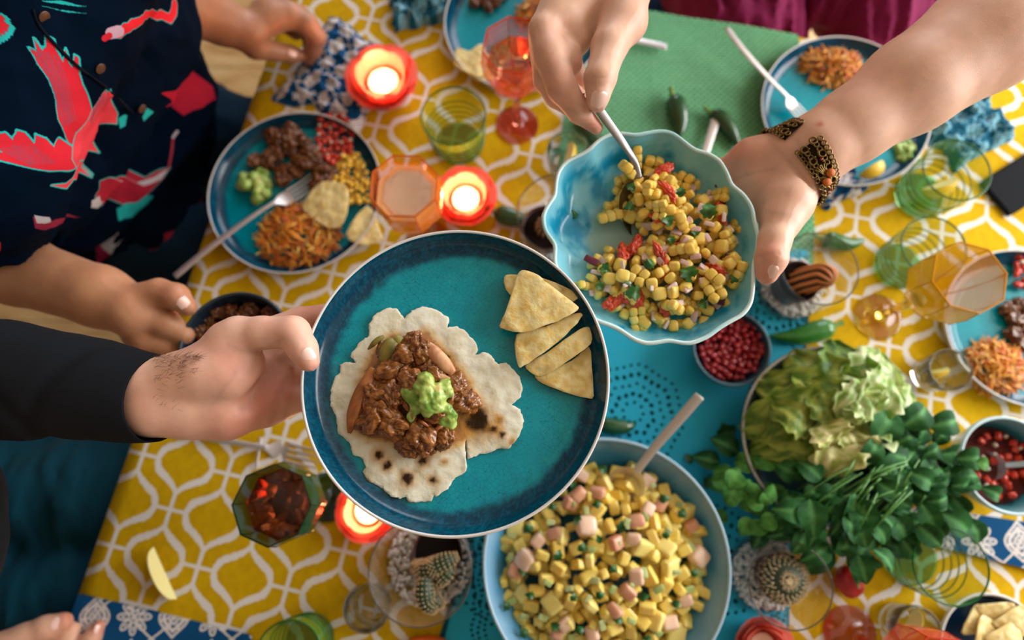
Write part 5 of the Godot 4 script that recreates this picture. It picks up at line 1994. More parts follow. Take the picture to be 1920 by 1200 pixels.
	# the leaves that stand out at the edge of the bunch
	for s in [[1606, 1020, 0.060, -1.57, 1.2, 0], [1548, 1010, 0.055, -2.2, 1.35, 0], [1415, 872, 0.06, 3.0, 1.0, 3], [1445, 870, 0.065, 2.6, 1.05, 3], [1372, 893, 0.05, 2.8, 1.0, 3], [1395, 920, 0.055, 3.3, 1.1, 3], [1362, 960, 0.03, 3.7, 0.8, 4], [1460, 955, 0.05, -2.0, 1.0, 4], [1425, 985, 0.045, -1.9, 0.9, 1], [1385, 850, 0.03, 2.6, 1.1, 1], [1350, 868, 0.02, 2.9, 1.0, 1], [1640, 830, 0.11, 1.0, 1.35, 0], [1690, 800, 0.10, 0.6, 1.3, 1], [1740, 800, 0.09, 0.2, 1.2, 1], [1790, 860, 0.09, 0.0, 1.1, 2], [1760, 960, 0.07, -0.6, 1.2, 0], [1840, 915, 0.10, -0.5, 0.8, 2], [1830, 868, 0.10, -0.1, 0.7, 4], [1810, 970, 0.06, -1.2, 1.0, 1], [1585, 930, 0.09, -2.6, 1.2, 0], [1700, 885, 0.10, -0.5, 1.1, 2], [1660, 960, 0.08, -1.0, 1.2, 1], [1500, 960, 0.07, 3.5, 1.2, 0], [1540, 900, 0.09, 2.4, 1.1, 1]]:
		var o := obj("leaf", sets[s[5]], wm, wc)
		o.position = P(s[0], s[1], s[2]) - wc.position
		o.basis = (Basis(Vector3.UP, s[3]) * Basis(Vector3(0, 0, 1), -0.15)).scaled_local(Vector3.ONE * s[4])
	var st := mat("cress stalk", hex("5f9a4a"), 0.4)
	for k in 46:
		var a := Vector2(lr.randf_range(1590, 1740), lr.randf_range(850, 930))
		var b := a + Vector2(lr.randf_range(-130, -20), lr.randf_range(30, 110))
		var hh := 0.085 + 0.03 * lr.randf()
		var t := tube(spline3([P(a.x, a.y, hh) - wc.position, P((a.x + b.x) / 2 + 8, (a.y + b.y) / 2 - 10, hh + 0.006) - wc.position, P(b.x, b.y, hh - 0.02) - wc.position], 6), [0.0011, 0.0009, 0.0007], 6)
		obj("stalk", t, st, wc)
	# leaves scattered on the turquoise paper
	var where := ["just above the watercress", "between the salad bowl and the watercress", "left of the round cress leaves", "beside the salad bowl's spoon", "close to the salad bowl's right rim", "nearest the pomegranate bowl"]
	var wi := 0
	for s in [[1345, 820, 0.5, 1.2], [1298, 868, 2.2, 0.6], [1322, 915, 1.0, 0.8], [1318, 873, 0.2, 0.3], [1325, 950, 3.0, 0.5], [1420, 800, 2.0, 0.8]]:
		var o := one("coriander_leaf", leaf_mesh(0.026, 0.020, 0.1, lin("143f1e"), lin("2c6730"), 2), leaf_mat("coriander"), P(s[0], s[1], 0.008), "loose dark leaf fallen on the turquoise runner " + where[wi], "herb", "")
		o.basis = Basis(Vector3.UP, s[2]).scaled_local(Vector3.ONE * s[3])
		wi += 1

func drinks() -> void:
	var amber := Color(1.0, 0.56, 0.16)
	var orange := Color(0.96, 0.36, 0.20)
	var green := Color(0.01, 0.24, 0.13)
	var yellow := Color(0.96, 0.77, 0.06)
	var coral := Color(0.98, 0.38, 0.24)
	var gh := 0.200
	var drink := func(pos: Vector3, turn: float, level: float, r: float, col: Color, label: String, foam: String) -> void:
		var root := thing("drink", pos, label, "drink", "")
		root.rotation.y = turn
		var m := glass("liquid " + col.to_html(), col, 0.02)
		m.refraction_scale = 0.033
		if foam == "cloudy":
			m = mat("cloudy juice", hex("ffbf86"), 0.2)
			m.subsurf_scatter_enabled = true
			m.subsurf_scatter_strength = 0.5
		var k := 0.96
		obj("liquid", flat(lathe([[0.0, 0.1085 * k], [0.010 * k, 0.1095 * k], [0.0275 * k, 0.1262 * k], [r, level], [0.0, level]], 8)), m, root)
		if foam == "cloudy":
			var fm := bump(mat("pulp foam", hex("ffd9b4"), 0.7), 0.1, 0.15, 20.0)
			obj("foam", lathe([[r * 0.80, level + 0.0006], [r * 0.5, level + 0.0016], [0.0, level + 0.0012]], 8), fm, root)
		var bub := lump(Vector3.ONE * 0.0011, 0.05, 1.0, 1, 3)
		var st := tool_()
		for q in 70:
			var a := rng.randf() * TAU
			var d := r * 0.86 * sqrt(rng.randf_range(0.25, 1.0))
			st.append_from(bub, 0, Transform3D(Basis().scaled(Vector3.ONE * rng.randf_range(0.5, 1.3)), Vector3(cos(a) * d, level + 0.0006, sin(a) * d)))
		var bo := obj("bubbles", st.commit(), glass("bubble", Color(1.0, 0.96, 0.9)), root)
		bo.set_meta("kind", "stuff")
	var g1 := at_rim(966, 84, gh)
	goblet(g1, 0.2, orange, gh, "orange red goblet whose foot shows, by the spoon hand")
	drink.call(g1, 0.2, 0.168, 0.0405, Color(1.0, 0.72, 0.55), "orange drink in the goblet by the spoon hand", "")
	var g2 := at_rim(757, 348, gh)
	goblet(g2, 0.35, amber, gh, "amber goblet full of cloudy drink between the two lit candles")
	drink.call(g2, 0.35, 0.178, 0.0415, Color(0.98, 0.62, 0.30), "cloudy amber drink with foam in the goblet between candles", "cloudy")
	var g3 := at_rim(509, 947, gh)
	goblet(g3, 0.0, green, gh, "dark green goblet of cola beside the held plate", 0.86)
	drink.call(g3, 0.0, 0.172, 0.0410, Color(0.80, 0.42, 0.22), "bubbly brown cola in the dark green goblet", "")
	var g4 := at_rim(1818, 520, gh)
	goblet(g4, 0.1, yellow, gh, "empty golden yellow goblet at the right edge", 0.62)
	var f5 := P(1592, 1186, 0.0)
	goblet(f5, 0.3, coral, gh, "coral goblet at the bottom edge, its round foot in view")
	var lg := Color(0.78, 0.93, 0.52)
	var eg := Color(0.72, 0.94, 0.62)
	var t := at_rim(850, 216, 0.085)
	tumbler(t, 61 * S(850, 216, 0.085), 0.085, Color(0.62, 0.78, 0.20), "lime green tumbler beside the orange goblet's foot", Color(0.84, 0.92, 0.55))
	t = at_rim(540, 1230, 0.085)
	tumbler(t, 62 * S(540, 1230, 0.085), 0.085, Color(0.45, 0.72, 0.25), "green tumbler cut by the bottom edge, beside the printed napkin", Color(0.70, 0.90, 0.55))
	t = at_rim(1784, 1062, 0.09)
	tumbler(t, 70 * S(1784, 1062, 0.09), 0.09, Color(0.35, 0.72, 0.28), "green ringed tumbler below the watercress", Color(0.66, 0.92, 0.62))
	t = at_rim(1752, 462, 0.09)
	tumbler(t, 60 * S(1752, 462, 0.09), 0.09, Color(0.35, 0.72, 0.28), "green ringed tumbler behind the golden yellow goblet", Color(0.66, 0.92, 0.62))
	t = at_rim(1795, 318, 0.09)
	tumbler(t, 62 * S(1795, 318, 0.09), 0.09, Color(0.35, 0.72, 0.28), "green tumbler holding a lemon slice beside the phone", Color(0.66, 0.92, 0.62))
	lemon_wedge(Vector3(t.x + 0.006, Y(0.045), t.z + 0.006), Basis(Vector3.UP, 0.35) * Basis(Vector3.RIGHT, 1.2), 0.055, "yellow lemon wedge inside the green tumbler beside the phone")
	t = at_rim(1066, 282, 0.055)
	shot_glass(t, 41 * S(1066, 282, 0.055), 0.055, "clear shot glass half behind the scalloped bowl")
	lemon_wedge(Vector3(t.x + 0.004, Y(0.040), t.z - 0.002), Basis(Vector3.UP, 1.35) * Basis(Vector3.RIGHT, 1.3), 0.042, "pale lemon wedge in the shot glass behind the scalloped bowl")
	t = at_rim(1784, 693, 0.055)
	shot_glass(t, 40 * S(1784, 693, 0.055), 0.055, "clear shot glass beside the right edge plate of slaw")
	lemon_wedge(Vector3(t.x, Y(0.028), t.z), Basis(Vector3.UP, 0.2) * Basis(Vector3.RIGHT, 1.0), 0.034, "lemon wedge in the shot glass near the right plate")
	t = at_rim(686, 1142, 0.05)
	shot_glass(t, 44 * S(686, 1142, 0.05), 0.05, "clear empty shot glass beside the large cactus vase")
	t = at_rim(1724, 1182, 0.055)
	shot_glass(t, 42 * S(1724, 1182, 0.055), 0.055, "clear shot glass at the bottom edge next to the coral goblet")
	lemon_wedge(Vector3(t.x + 0.004, Y(0.034), t.z), Basis(Vector3.UP, 0.9) * Basis(Vector3.RIGHT, 1.2), 0.044, "lemon wedge in the shot glass at the bottom edge")

func vases() -> void:
	var gm := bump(mat("white gravel", hex("d9d4cf"), 0.8), 0.3, 0.4, 12.0, 3)
	var defs := [[787, 1072, 98, 0.10, "large clear vase with a trailing cactus, below the held plate", 820, 1036, 47, 0.058], [1483, 1098, 79, 0.095, "clear vase with a round ball cactus beside the red pepper", 1468, 1084, 46, 0.056], [1538, 503, 72, 0.105, "clear vase with a striped column cactus under the woman's thumb", 1496, 528, 40, 0.06], [1048, 400, 80, 0.10, "clear vase half hidden behind the scalloped bowl", 1022, 428, 44, 0.058]]
	var i := 0
	for d in defs:
		var h: float = d[3]
		var t := at_rim(d[0], d[1], h)
		var r: float = d[2] * S(d[0], d[1], h)
		vase(t, r, h, d[4])
		# gravel in its foot
		var st := tool_()
		var peb := []
		for k in 4:
			peb.append(lump(Vector3(0.0027, 0.0022, 0.0025), 0.25, 1.2, 200 + k, 3, lin("d9d3cd"), lin("f6f3ef")))
		for k in 800:
			var a := rng.randf() * TAU
			var q := r * 0.88 * sqrt(rng.randf())
			st.append_from(peb[k % 4], 0, Transform3D(rand_basis(), Vector3(cos(a) * q, 0.009 + rng.randf() * 0.014, sin(a) * q)))
		one("gravel", st.commit(), vmat("white pebbles", 0.7), t, "white gravel in the foot of the vase " + ["below the held plate", "with the ball cactus", "under the woman's thumb", "behind the scalloped bowl"][i], "gravel", "", "stuff")
		var ph: float = d[8]
		var pc := P(d[5], d[6], ph)
		var off := Vector2(pc.x - t.x, pc.z - t.z)
		var pr: float = d[7] * S(d[5], d[6], ph)
		if off.length() > r * 0.9 - pr:
			off = off.normalized() * maxf(0.0, r * 0.9 - pr)
		var base := Vector3(t.x + off.x, Y(0.024), t.z + off.y)
		var root := cactus_pot(base, pr, ph - 0.020, [hex("3d2524"), hex("4a1e22"), hex("35201c"), hex("4a2218")][i])
		root.set_meta("label", ["trailing cactus in a dark pot inside the large vase", "round spiny ball cactus in a maroon pot in its vase", "orange ribbed column cactus in a dark pot in its vase", "small dark cactus pot in the vase behind the scalloped bowl"][i])
		var dk := hex("1f3a24")
		match i:
			0:
				var rel := func(x: float, y: float, hh: float) -> Vector3: return P(x, y, hh) - base
				spiny(root, spline3([rel.call(775, 1060, 0.062), rel.call(800, 1066, 0.075), rel.call(830, 1055, 0.082), rel.call(858, 1042, 0.08)], 9), [0.006, 0.011, 0.012, 0.010, 0.004], 14, dk, hex("e6c596"), 0.0034, 0.0022)
				spiny(root, spline3([rel.call(850, 1052, 0.070), rel.call(838, 1075, 0.078), rel.call(825, 1088, 0.075), rel.call(828, 1098, 0.072)], 8), [0.004, 0.0085, 0.009, 0.005], 12, dk, hex("e6c596"), 0.0034, 0.0022)
				spiny(root, spline3([rel.call(800, 1070, 0.072), rel.call(796, 1100, 0.080), rel.call(800, 1130, 0.079), rel.call(818, 1145, 0.074)], 9), [0.004, 0.0105, 0.0120, 0.0098, 0.004], 13, dk, hex("e6c596"), 0.0034, 0.0022)
				spiny(root, spline3([rel.call(800, 1090, 0.066), rel.call(815, 1125, 0.072), rel.call(832, 1135, 0.070)], 8), [0.004, 0.009, 0.004], 12, dk, hex("e6c596"), 0.0034, 0.0022)
			1:
				var pth := PackedVector3Array()
				var rad := []
				var R := pr * 0.90
				for k in 15:
					var a := PI * (k / 14.0) * 0.98 - PI / 2
					pth.append(Vector3(0, ph - 0.036 + R * 0.75 * (sin(a) + 0.6), 0))
					rad.append(maxf(R * cos(a), 0.0008))
				spiny(root, pth, rad, 20, hex("2d3f2a"), hex("e2cba0"), 0.0042, 0.0065, "ball")
			2:
				var a0 := Vector3(0.004, ph - 0.03, 0)
				var pth := spline3([a0, a0 + Vector3(0.006, 0.016, 0.0), a0 + Vector3(0.020, 0.030, 0.0), P(1562, 528, 0.094) - base], 8)
				var body_m := grid_mesh(60, pth.size() - 1, func(u: float, v: float) -> Vector3:
					var k := int(round(v * (pth.size() - 1)))
					var tt := (pth[mini(k + 1, pth.size() - 1)] - pth[maxi(k - 1, 0)]).normalized()
					var sd := tt.cross(Vector3(0, 0, 1)).normalized()
					var up := sd.cross(tt).normalized()
					var rr := 0.0165 * (1.0 + 0.14 * cos(u * TAU * 10.0)) * sqrt(maxf(0.0, 1.0 - pow(v, 6.0))) + 0.0003
					return pth[k] + sd * cos(u * TAU) * rr + up * sin(u * TAU) * rr, true, func(u: float, _v: float, _p: Vector3) -> Color:
					return lin("2b231a").lerp(lin("e08a48"), smoothstep(-0.25, 0.5, cos(u * TAU * 10.0))))
				obj("stem", body_m, vmat("ribbed cactus", 0.6), root)
			3:
				spiny(root, spline3([Vector3(0, ph - 0.035, 0), Vector3(0, ph - 0.02, 0), Vector3(0.001, ph - 0.006, 0.001), Vector3(0.001, ph, 0.001)], 5), [0.010, 0.014, 0.012, 0.002], 12, hex("2a3322"), hex("b98a5a"), 0.004, 0.003)
		i += 1

func sundries() -> void:
	candle(P(726, 172, 0.0), 70 * S(726, 172, 0.03), 0.2, 0.009, "lit coral rose candle holder beside the crumpled blue napkin")
	candle(P(876, 385, 0.0), 62 * S(876, 385, 0.03), 1.0, 0.009, "lit coral rose candle holder between the amber goblet and held plate")
	candle(P(697, 955, 0.0), 60 * S(697, 955, 0.03), 1.7, 0.009, "lit coral rose candle holder mostly under the held plate")
	candle(P(1420, 1205, 0.004), 58 * S(1420, 1205, 0.03), 0.6, 0.0, "unlit coral rose candle holder cut by the bottom edge", false)
	cloth_mat("blue printed linen", "0f4f80", "e3ddd8", 1.0)
	cloth_mat("teal printed linen", "1c5f78", "7fb3c2", 1.0)
	flat_napkin([151, 1114, 300, 1148, 474, 1192, 480, 1290, 100, 1290, 130, 1170], 0.002, 0.2, "flat folded blue printed napkin held by fingers at the bottom left")
	flat_napkin([1712, 975, 1790, 958, 1960, 985, 1960, 1078, 1906, 1062, 1820, 1040, 1745, 1022], 0.002, 0.2, "flat folded blue printed napkin beside the salsa bowl")
	crumpled(640, 140, Vector2(0.150, 0.165), -0.5, 0.018, 3, "blue printed linen", "crumpled blue printed napkin pinched by the bird shirt man")
	crumpled(790, 15, Vector2(0.10, 0.075), 0.2, 0.035, 8, "teal printed linen", "crumpled teal printed napkin at the top between the plates")
	crumpled(1815, 248, Vector2(0.115, 0.085), 0.5, 0.025, 12, "teal printed linen", "crumpled blue printed napkin below the woman's elbow")
	crumpled(1572, 352, Vector2(0.075, 0.045), 0.5, 0.012, 17, "blue printed linen", "corner of a blue napkin under the plate near the bracelet")
	# peppers
	pepper([1262, 182, 1270, 205, 1276, 232, 1274, 258], 0.014, 0.0165, "shiny dark green jalapeno on the green runner, left of the white spoon handle", "16481f")
	pepper([1335, 212, 1355, 225, 1372, 250, 1388, 280], 0.012, 0.0135, "dark green jalapeno on the green runner, right of the white spoon handle", "16481f")
	pepper([1085, 222, 1100, 245, 1118, 262, 1140, 270], 0.013, 0.0155, "dark green jalapeno half behind the scalloped bowl's far rim", "16481f")
	pepper([930, 398, 950, 405, 975, 412, 1000, 420], 0.013, 0.0150, "dark green jalapeno peeping out beside the glowing candle", "1d4a1c")
	pepper([1125, 795, 1150, 800, 1175, 800, 1192, 795], 0.012, 0.0125, "green jalapeno beside the held plate's right rim", "1c5224")
	pepper([1560, 612, 1530, 622, 1490, 632, 1445, 630], 0.015, 0.0165, "bright green jalapeno beside the pomegranate bowl", "2a7a1e")
	pepper([1545, 448, 1560, 452, 1590, 458, 1622, 450], 0.013, 0.0140, "green jalapeno behind the striped cactus vase", "1f6a26")
	# red snack pepper below the greens
	var rp := thing("red_pepper", P(1582, 1086, 0.0), "small round red pepper below the watercress", "pepper", "")
	var rm := mat("red pepper skin", hex("b3141c"), 0.15)
	rm.clearcoat_enabled = true
	rm.clearcoat = 0.6
	var fl := obj("flesh", lump(Vector3(0.019, 0.015, 0.021), 0.10, 1.0, 5, 14), rm, rp)
	fl.position = Vector3(0, 0.016, 0)
	obj("stalk", tube(PackedVector3Array([Vector3(0, 0.028, -0.008), Vector3(0.001, 0.034, -0.002), Vector3(0.001, 0.036, 0.006)]), [0.0022, 0.0016, 0.0016], 8), mat("pepper stalk", hex("6f9440"), 0.5), rp)
	# squeezed lemon on the cloth
	lemon_wedge(P(299, 1080, 0.010), (Basis(Vector3.UP, -1.02) * Basis(Vector3.RIGHT, 1.2)).scaled_local(Vector3(1.0, 0.55, 0.7)), 0.080, "squeezed lemon wedge alone on the yellow cloth near the bottom left")
	var orr := thing("orange_slice", P(800, 1210, 0.012), "orange rimmed piece of fruit cut by the bottom edge", "orange", "")
	obj("flesh", lump(Vector3(0.030, 0.010, 0.012), 0.1, 1.0, 9, 10), mat("orange flesh", hex("ee6a1c"), 0.35), orr)
	# cutlery on the cloth
	cutlery("table_fork", [P(330, 806, 0.006), P(390, 820, 0.006), P(445, 830, 0.006), P(490, 838, 0.006), P(500, 840, 0.006)], [0.0052, 0.0048, 0.0034, 0.0030], 0.0016, "fork", "steel fork lying on the cloth under the black sleeved hand", 1.15)
	cutlery("table_knife", [P(480, 880, 0.004), P(484, 850, 0.004), P(488, 820, 0.004)], [0.0022, 0.0022], 0.001, "", "thin wooden stick lying across the fork on the cloth", 1.0)
	cutlery("table_spoon", [P(1250, 88, 0.012), P(1215, 80, 0.012), P(1170, 72, 0.010), P(1130, 66, 0.008)], [0.0062, 0.0055, 0.0045], 0.0016, "spoon", "pale handled spoon on the green runner behind the spoon hand", 0.9)
	cutlery("runner_spoon", [P(1342, 225, 0.016), P(1330, 262, 0.014), P(1318, 300, 0.012), P(1308, 330, 0.010)], [0.0075, 0.0065, 0.0055], 0.0016, "spoon", "pale handled spoon between two jalapenos on the green runner", 0.9)
	# the phone
	var ph := thing("phone", P(1925, 335, 0.0), "black phone face up at the right edge of the table", "phone", "")
	ph.rotation.y = 0.55
	var pb: MeshInstance3D = obj("body", rbox(Vector3(0.145, 0.008, 0.068), 0.004, 8), mat("phone case", hex("0a0e14"), 0.8), ph)
	pb.position.y = 0.005
	var ps := obj("screen", rbox(Vector3(0.137, 0.0006, 0.062), 0.0003, 2), mat("dark phone glass", hex("070b12"), 0.76), ph)
	ps.position.y = 0.0092

# ------------------------------------------------------------------ people
func chain(pts: Array, k: float, out: Array, metres := false) -> void:
	# joints as [px, py, height, radius in pixels (or metres)]
	for i in pts.size() - 1:
		var a: Array = pts[i]
		var b: Array = pts[i + 1]
		var ra: float = a[3] if metres else a[3] * S(a[0], a[1], a[2])
		var rb: float = b[3] if metres else b[3] * S(b[0], b[1], b[2])
		out.append([P(a[0], a[1], a[2]), P(b[0], b[1], b[2]), ra, rb, k])

func cut(a: Array, b: Array, k: float, out: Array) -> void:
	out.append([P(a[0], a[1], a[2]), P(b[0], b[1], b[2]), a[3] * S(a[0], a[1], a[2]), b[3] * S(b[0], b[1], b[2]), k, true])

func skin(key: String) -> StandardMaterial3D:
	var m := vmat(key, 0.48, 0.12)
	if not m.heightmap_enabled:
		bump(m, 0.12, 0.012, 22.0, 6, 512, 3)
		m.rim_enabled = true
		m.rim = 0.15
	return m

func skin_color(base: String, red: String, spots: Array, mottle := 0.12, lines := []) -> Callable:
	# lines: pixels x, y, x, y of fine creases, drawn through the height at which they lie
	var seg := []
	for l in lines:
		seg.append([ray(l[0], l[1]), ray(l[2], l[3]), l[4] + 0.0012])
	var b := lin(base)
	var r := lin(red)
	var sp := []
	for s in spots:
		sp.append([P(s[0], s[1], s[2]), s[3], s[4], lin(s[5]) if s.size() > 5 else r])
	return func(p: Vector3, _n: Vector3) -> Color:
		var c := b.lerp(r, clampf(0.15 + mottle * 3.0 * noise.get_noise_3dv(p * 900.0), 0.0, 0.5))
		for s in sp:
			var d: float = p.distance_to(s[0]) / s[1]
			if d < 2.0:
				c = c.lerp(s[3], s[2] * exp(-d * d * 1.5))
		if _n.y > 0.0:
			var v := p - cam_pos
			for l in seg:
				var a3: Vector3 = l[0] * (v.y / l[0].y)
				var b3: Vector3 = l[1] * (v.y / l[1].y)
				var ab := b3 - a3
				var h := clampf((v - a3).dot(ab) / maxf(ab.length_squared(), 1e-9), 0.0, 1.0)
				var dd: float = (v - a3 - ab * h).length() / l[2]
				if dd < 2.5:
					c *= 1.0 - 0.13 * exp(-dd * dd)
		return c * (1.0 + 0.10 * noise.get_noise_3dv(p * 3200.0))

func nail(root: Node3D, cells: Dictionary, at: Array, tip: Array, half_l: float, half_w: float, tilt := 0.0) -> void:
	# at and tip are pixels on the finger's back
	var p := on_skin(cells, at[0], at[1])
	var q0 := on_skin(cells, tip[0], tip[1])
	var d := (q0 - p).normalized()
	var px := Vector2(tip[0] - at[0], tip[1] - at[1]).normalized()
	var c := Vector2(-px.y, px.x) * 7.0
	var side := (on_skin(cells, at[0] + c.x, at[1] + c.y) - on_skin(cells, at[0] - c.x, at[1] - c.y)).normalized()
	side = (side - d * side.dot(d)).normalized()
	var u := side.cross(d).normalized()
	if u.dot(cam_pos - p) < 0.0:
		u = -u
	u = (u + side * tilt).normalized()
	side = (side - u * side.dot(u)).normalized()
	p += u * 0.0007
	var m := grid_mesh(10, 8, func(a: float, b: float) -> Vector3:
		var q := Vector2(a - 0.5, b - 0.5) * 2.0
		var w := sqrt(maxf(0.0, 1.0 - pow(absf(q.y), 4.0)))
		return d * q.y * half_l + side * q.x * half_w * (0.55 + 0.45 * w) - u * (0.34 * half_w * q.x * q.x + 0.10 * half_l * q.y * q.y))
	var nm := mat("fingernail", Color(0.96, 0.80, 0.75), 0.2)
	nm.clearcoat_enabled = true
	nm.clearcoat = 0.5
	nm.cull_mode = BaseMaterial3D.CULL_DISABLED
	var o := obj("nail", m, nm, root)
	o.position = p

func cloth_body(bones: Array, cell: float, fold: float, freq: Vector3, colr: Callable) -> ArrayMesh:
	return body(bones, cell, colr, func(p: Vector3) -> float:
		return fold * (noise.get_noise_3d(p.x * freq.x, p.y * freq.y, p.z * freq.z) + 0.4 * noise.get_noise_3d(p.x * freq.x * 2.7, p.y * freq.y * 2.7, p.z * freq.z * 2.7)))

func velvet(key: String, c: Color) -> StandardMaterial3D:
	var m := mat(key, c, 0.75)
	m.rim_enabled = true
	m.rim = 0.6
	m.rim_tint = 0.7
	return m

# a head on its neck: meshed on its own fine grid and joined to the body
func head_mesh(base: Vector3, look: Vector3, base_col: String) -> ArrayMesh:
	var fw := Vector3(look.x, 0, look.z).normalized()
	var dn := (fw + Vector3(0, -0.45, 0)).normalized()               # the face bows a little towards the table
	var sd := dn.cross(Vector3.UP).normalized()
	var up := sd.cross(dn).normalized()
	var c := base + Vector3(0, 0.175, 0) + fw * 0.035
	var q := func(x: float, y: float, z: float) -> Vector3: return c + sd * x + up * y + dn * z
	var b := []
	b.append([base - Vector3(0, 0.03, 0), c - up * 0.05 - dn * 0.02, 0.058, 0.052, 0.03])
	b.append([q.call(0, 0.030, -0.030), q.call(0, 0.030, 0.018), 0.080, 0.072, 0.02])
	b.append([q.call(0, -0.035, 0.020), q.call(0, -0.075, 0.052), 0.056, 0.030, 0.03])
	for s in [-1.0, 1.0]:
		b.append([q.call(s * 0.040, -0.03, 0.045), q.call(s * 0.022, -0.068, 0.058), 0.028, 0.024, 0.02])
		b.append([q.call(s * 0.078, 0.010, -0.005), q.call(s * 0.076, -0.030, 0.0), 0.012, 0.008, 0.006])
		b.append([q.call(s * 0.032, 0.026, 0.080), q.call(s * 0.033, 0.026, 0.081), 0.013, 0.013, 0.004, true])
		b.append([q.call(s * 0.032, 0.022, 0.071), q.call(s * 0.0325, 0.022, 0.071), 0.0125, 0.0125, 0.002])
		b.append([q.call(s * 0.018, 0.043, 0.083), q.call(s * 0.050, 0.044, 0.074), 0.006, 0.005, 0.008])
	b.append([q.call(0, 0.028, 0.086), q.call(0, -0.008, 0.103), 0.008, 0.012, 0.012])
	for s in [-1.0, 1.0]:
		b.append([q.call(s * 0.010, -0.012, 0.094), q.call(s * 0.011, -0.012, 0.094), 0.008, 0.008, 0.006])
	b.append([q.call(-0.020, -0.043, 0.078), q.call(0.020, -0.043, 0.078), 0.007, 0.007, 0.008])
	b.append([q.call(-0.017, -0.055, 0.077), q.call(0.017, -0.055, 0.077), 0.0075, 0.0075, 0.008])
	b.append([q.call(-0.022, -0.049, 0.090), q.call(0.022, -0.049, 0.090), 0.0022, 0.0022, 0.004, true])
	var skinc := lin(base_col)
	return body(b, 0.0042, func(p: Vector3, _n: Vector3) -> Color:
		var d := p - c
		var x := absf(d.dot(sd))
		var y := d.dot(up)
		var z := d.dot(dn)
		if z > 0.05 and absf(y + 0.049) < 0.013 and x < 0.024:
			return skinc.lerp(lin("b5544e"), 0.7)
		if z > 0.055 and Vector2(x - 0.0325, y - 0.022).length() < 0.0105:
			return lin("2a1c14") if Vector2(x - 0.0325, y - 0.022).length() < 0.006 else lin("e6e0d8")
		if z > 0.06 and absf(y - 0.046) < 0.005 and x > 0.014 and x < 0.052:
			return lin("3a281c")
		return skinc * (1.0 + 0.1 * noise.get_noise_3dv(p * 900.0)))

func hair(base: Vector3, look: Vector3, col: String, length: float, root: Node3D) -> void:
	var fw := Vector3(look.x, 0, look.z).normalized()
	var dn := (fw + Vector3(0, -0.45, 0)).normalized()
	var sd := dn.cross(Vector3.UP).normalized()
	var up := sd.cross(dn).normalized()
	var c := base + Vector3(0, 0.175, 0) + fw * 0.035
	var b := []
	b.append([c + up * 0.044 - dn * 0.040, c + up * 0.050 + dn * 0.012, 0.082, 0.070, 0.02])
	b.append([c - dn * 0.055, c - dn * 0.055 - up * (0.03 + length * 0.3), 0.068, 0.058, 0.03])
	for s in [-1.0, 1.0]:
		b.append([c + sd * s * 0.060 + up * 0.03 - dn * 0.02, c + sd * s * 0.070 - dn * 0.035 - up * (0.01 + length), 0.030, 0.024, 0.02])
	b.append([c + dn * 0.10 - up * 0.03, c + dn * 0.12 + up * 0.005, 0.062, 0.060, 0.01, true])
	var cc := lin(col)
	obj("hair", body(b, 0.006, func(p: Vector3, _n: Vector3) -> Color: return cc * (0.8 + 0.5 * noise.get_noise_3d(p.x * 3000.0, p.y * 500.0, p.z * 3000.0)), func(p: Vector3) -> float: return 0.004 * noise.get_noise_3d(p.x * 2600.0, p.y * 700.0, p.z * 2600.0)), vmat("head hair", 0.5), root)

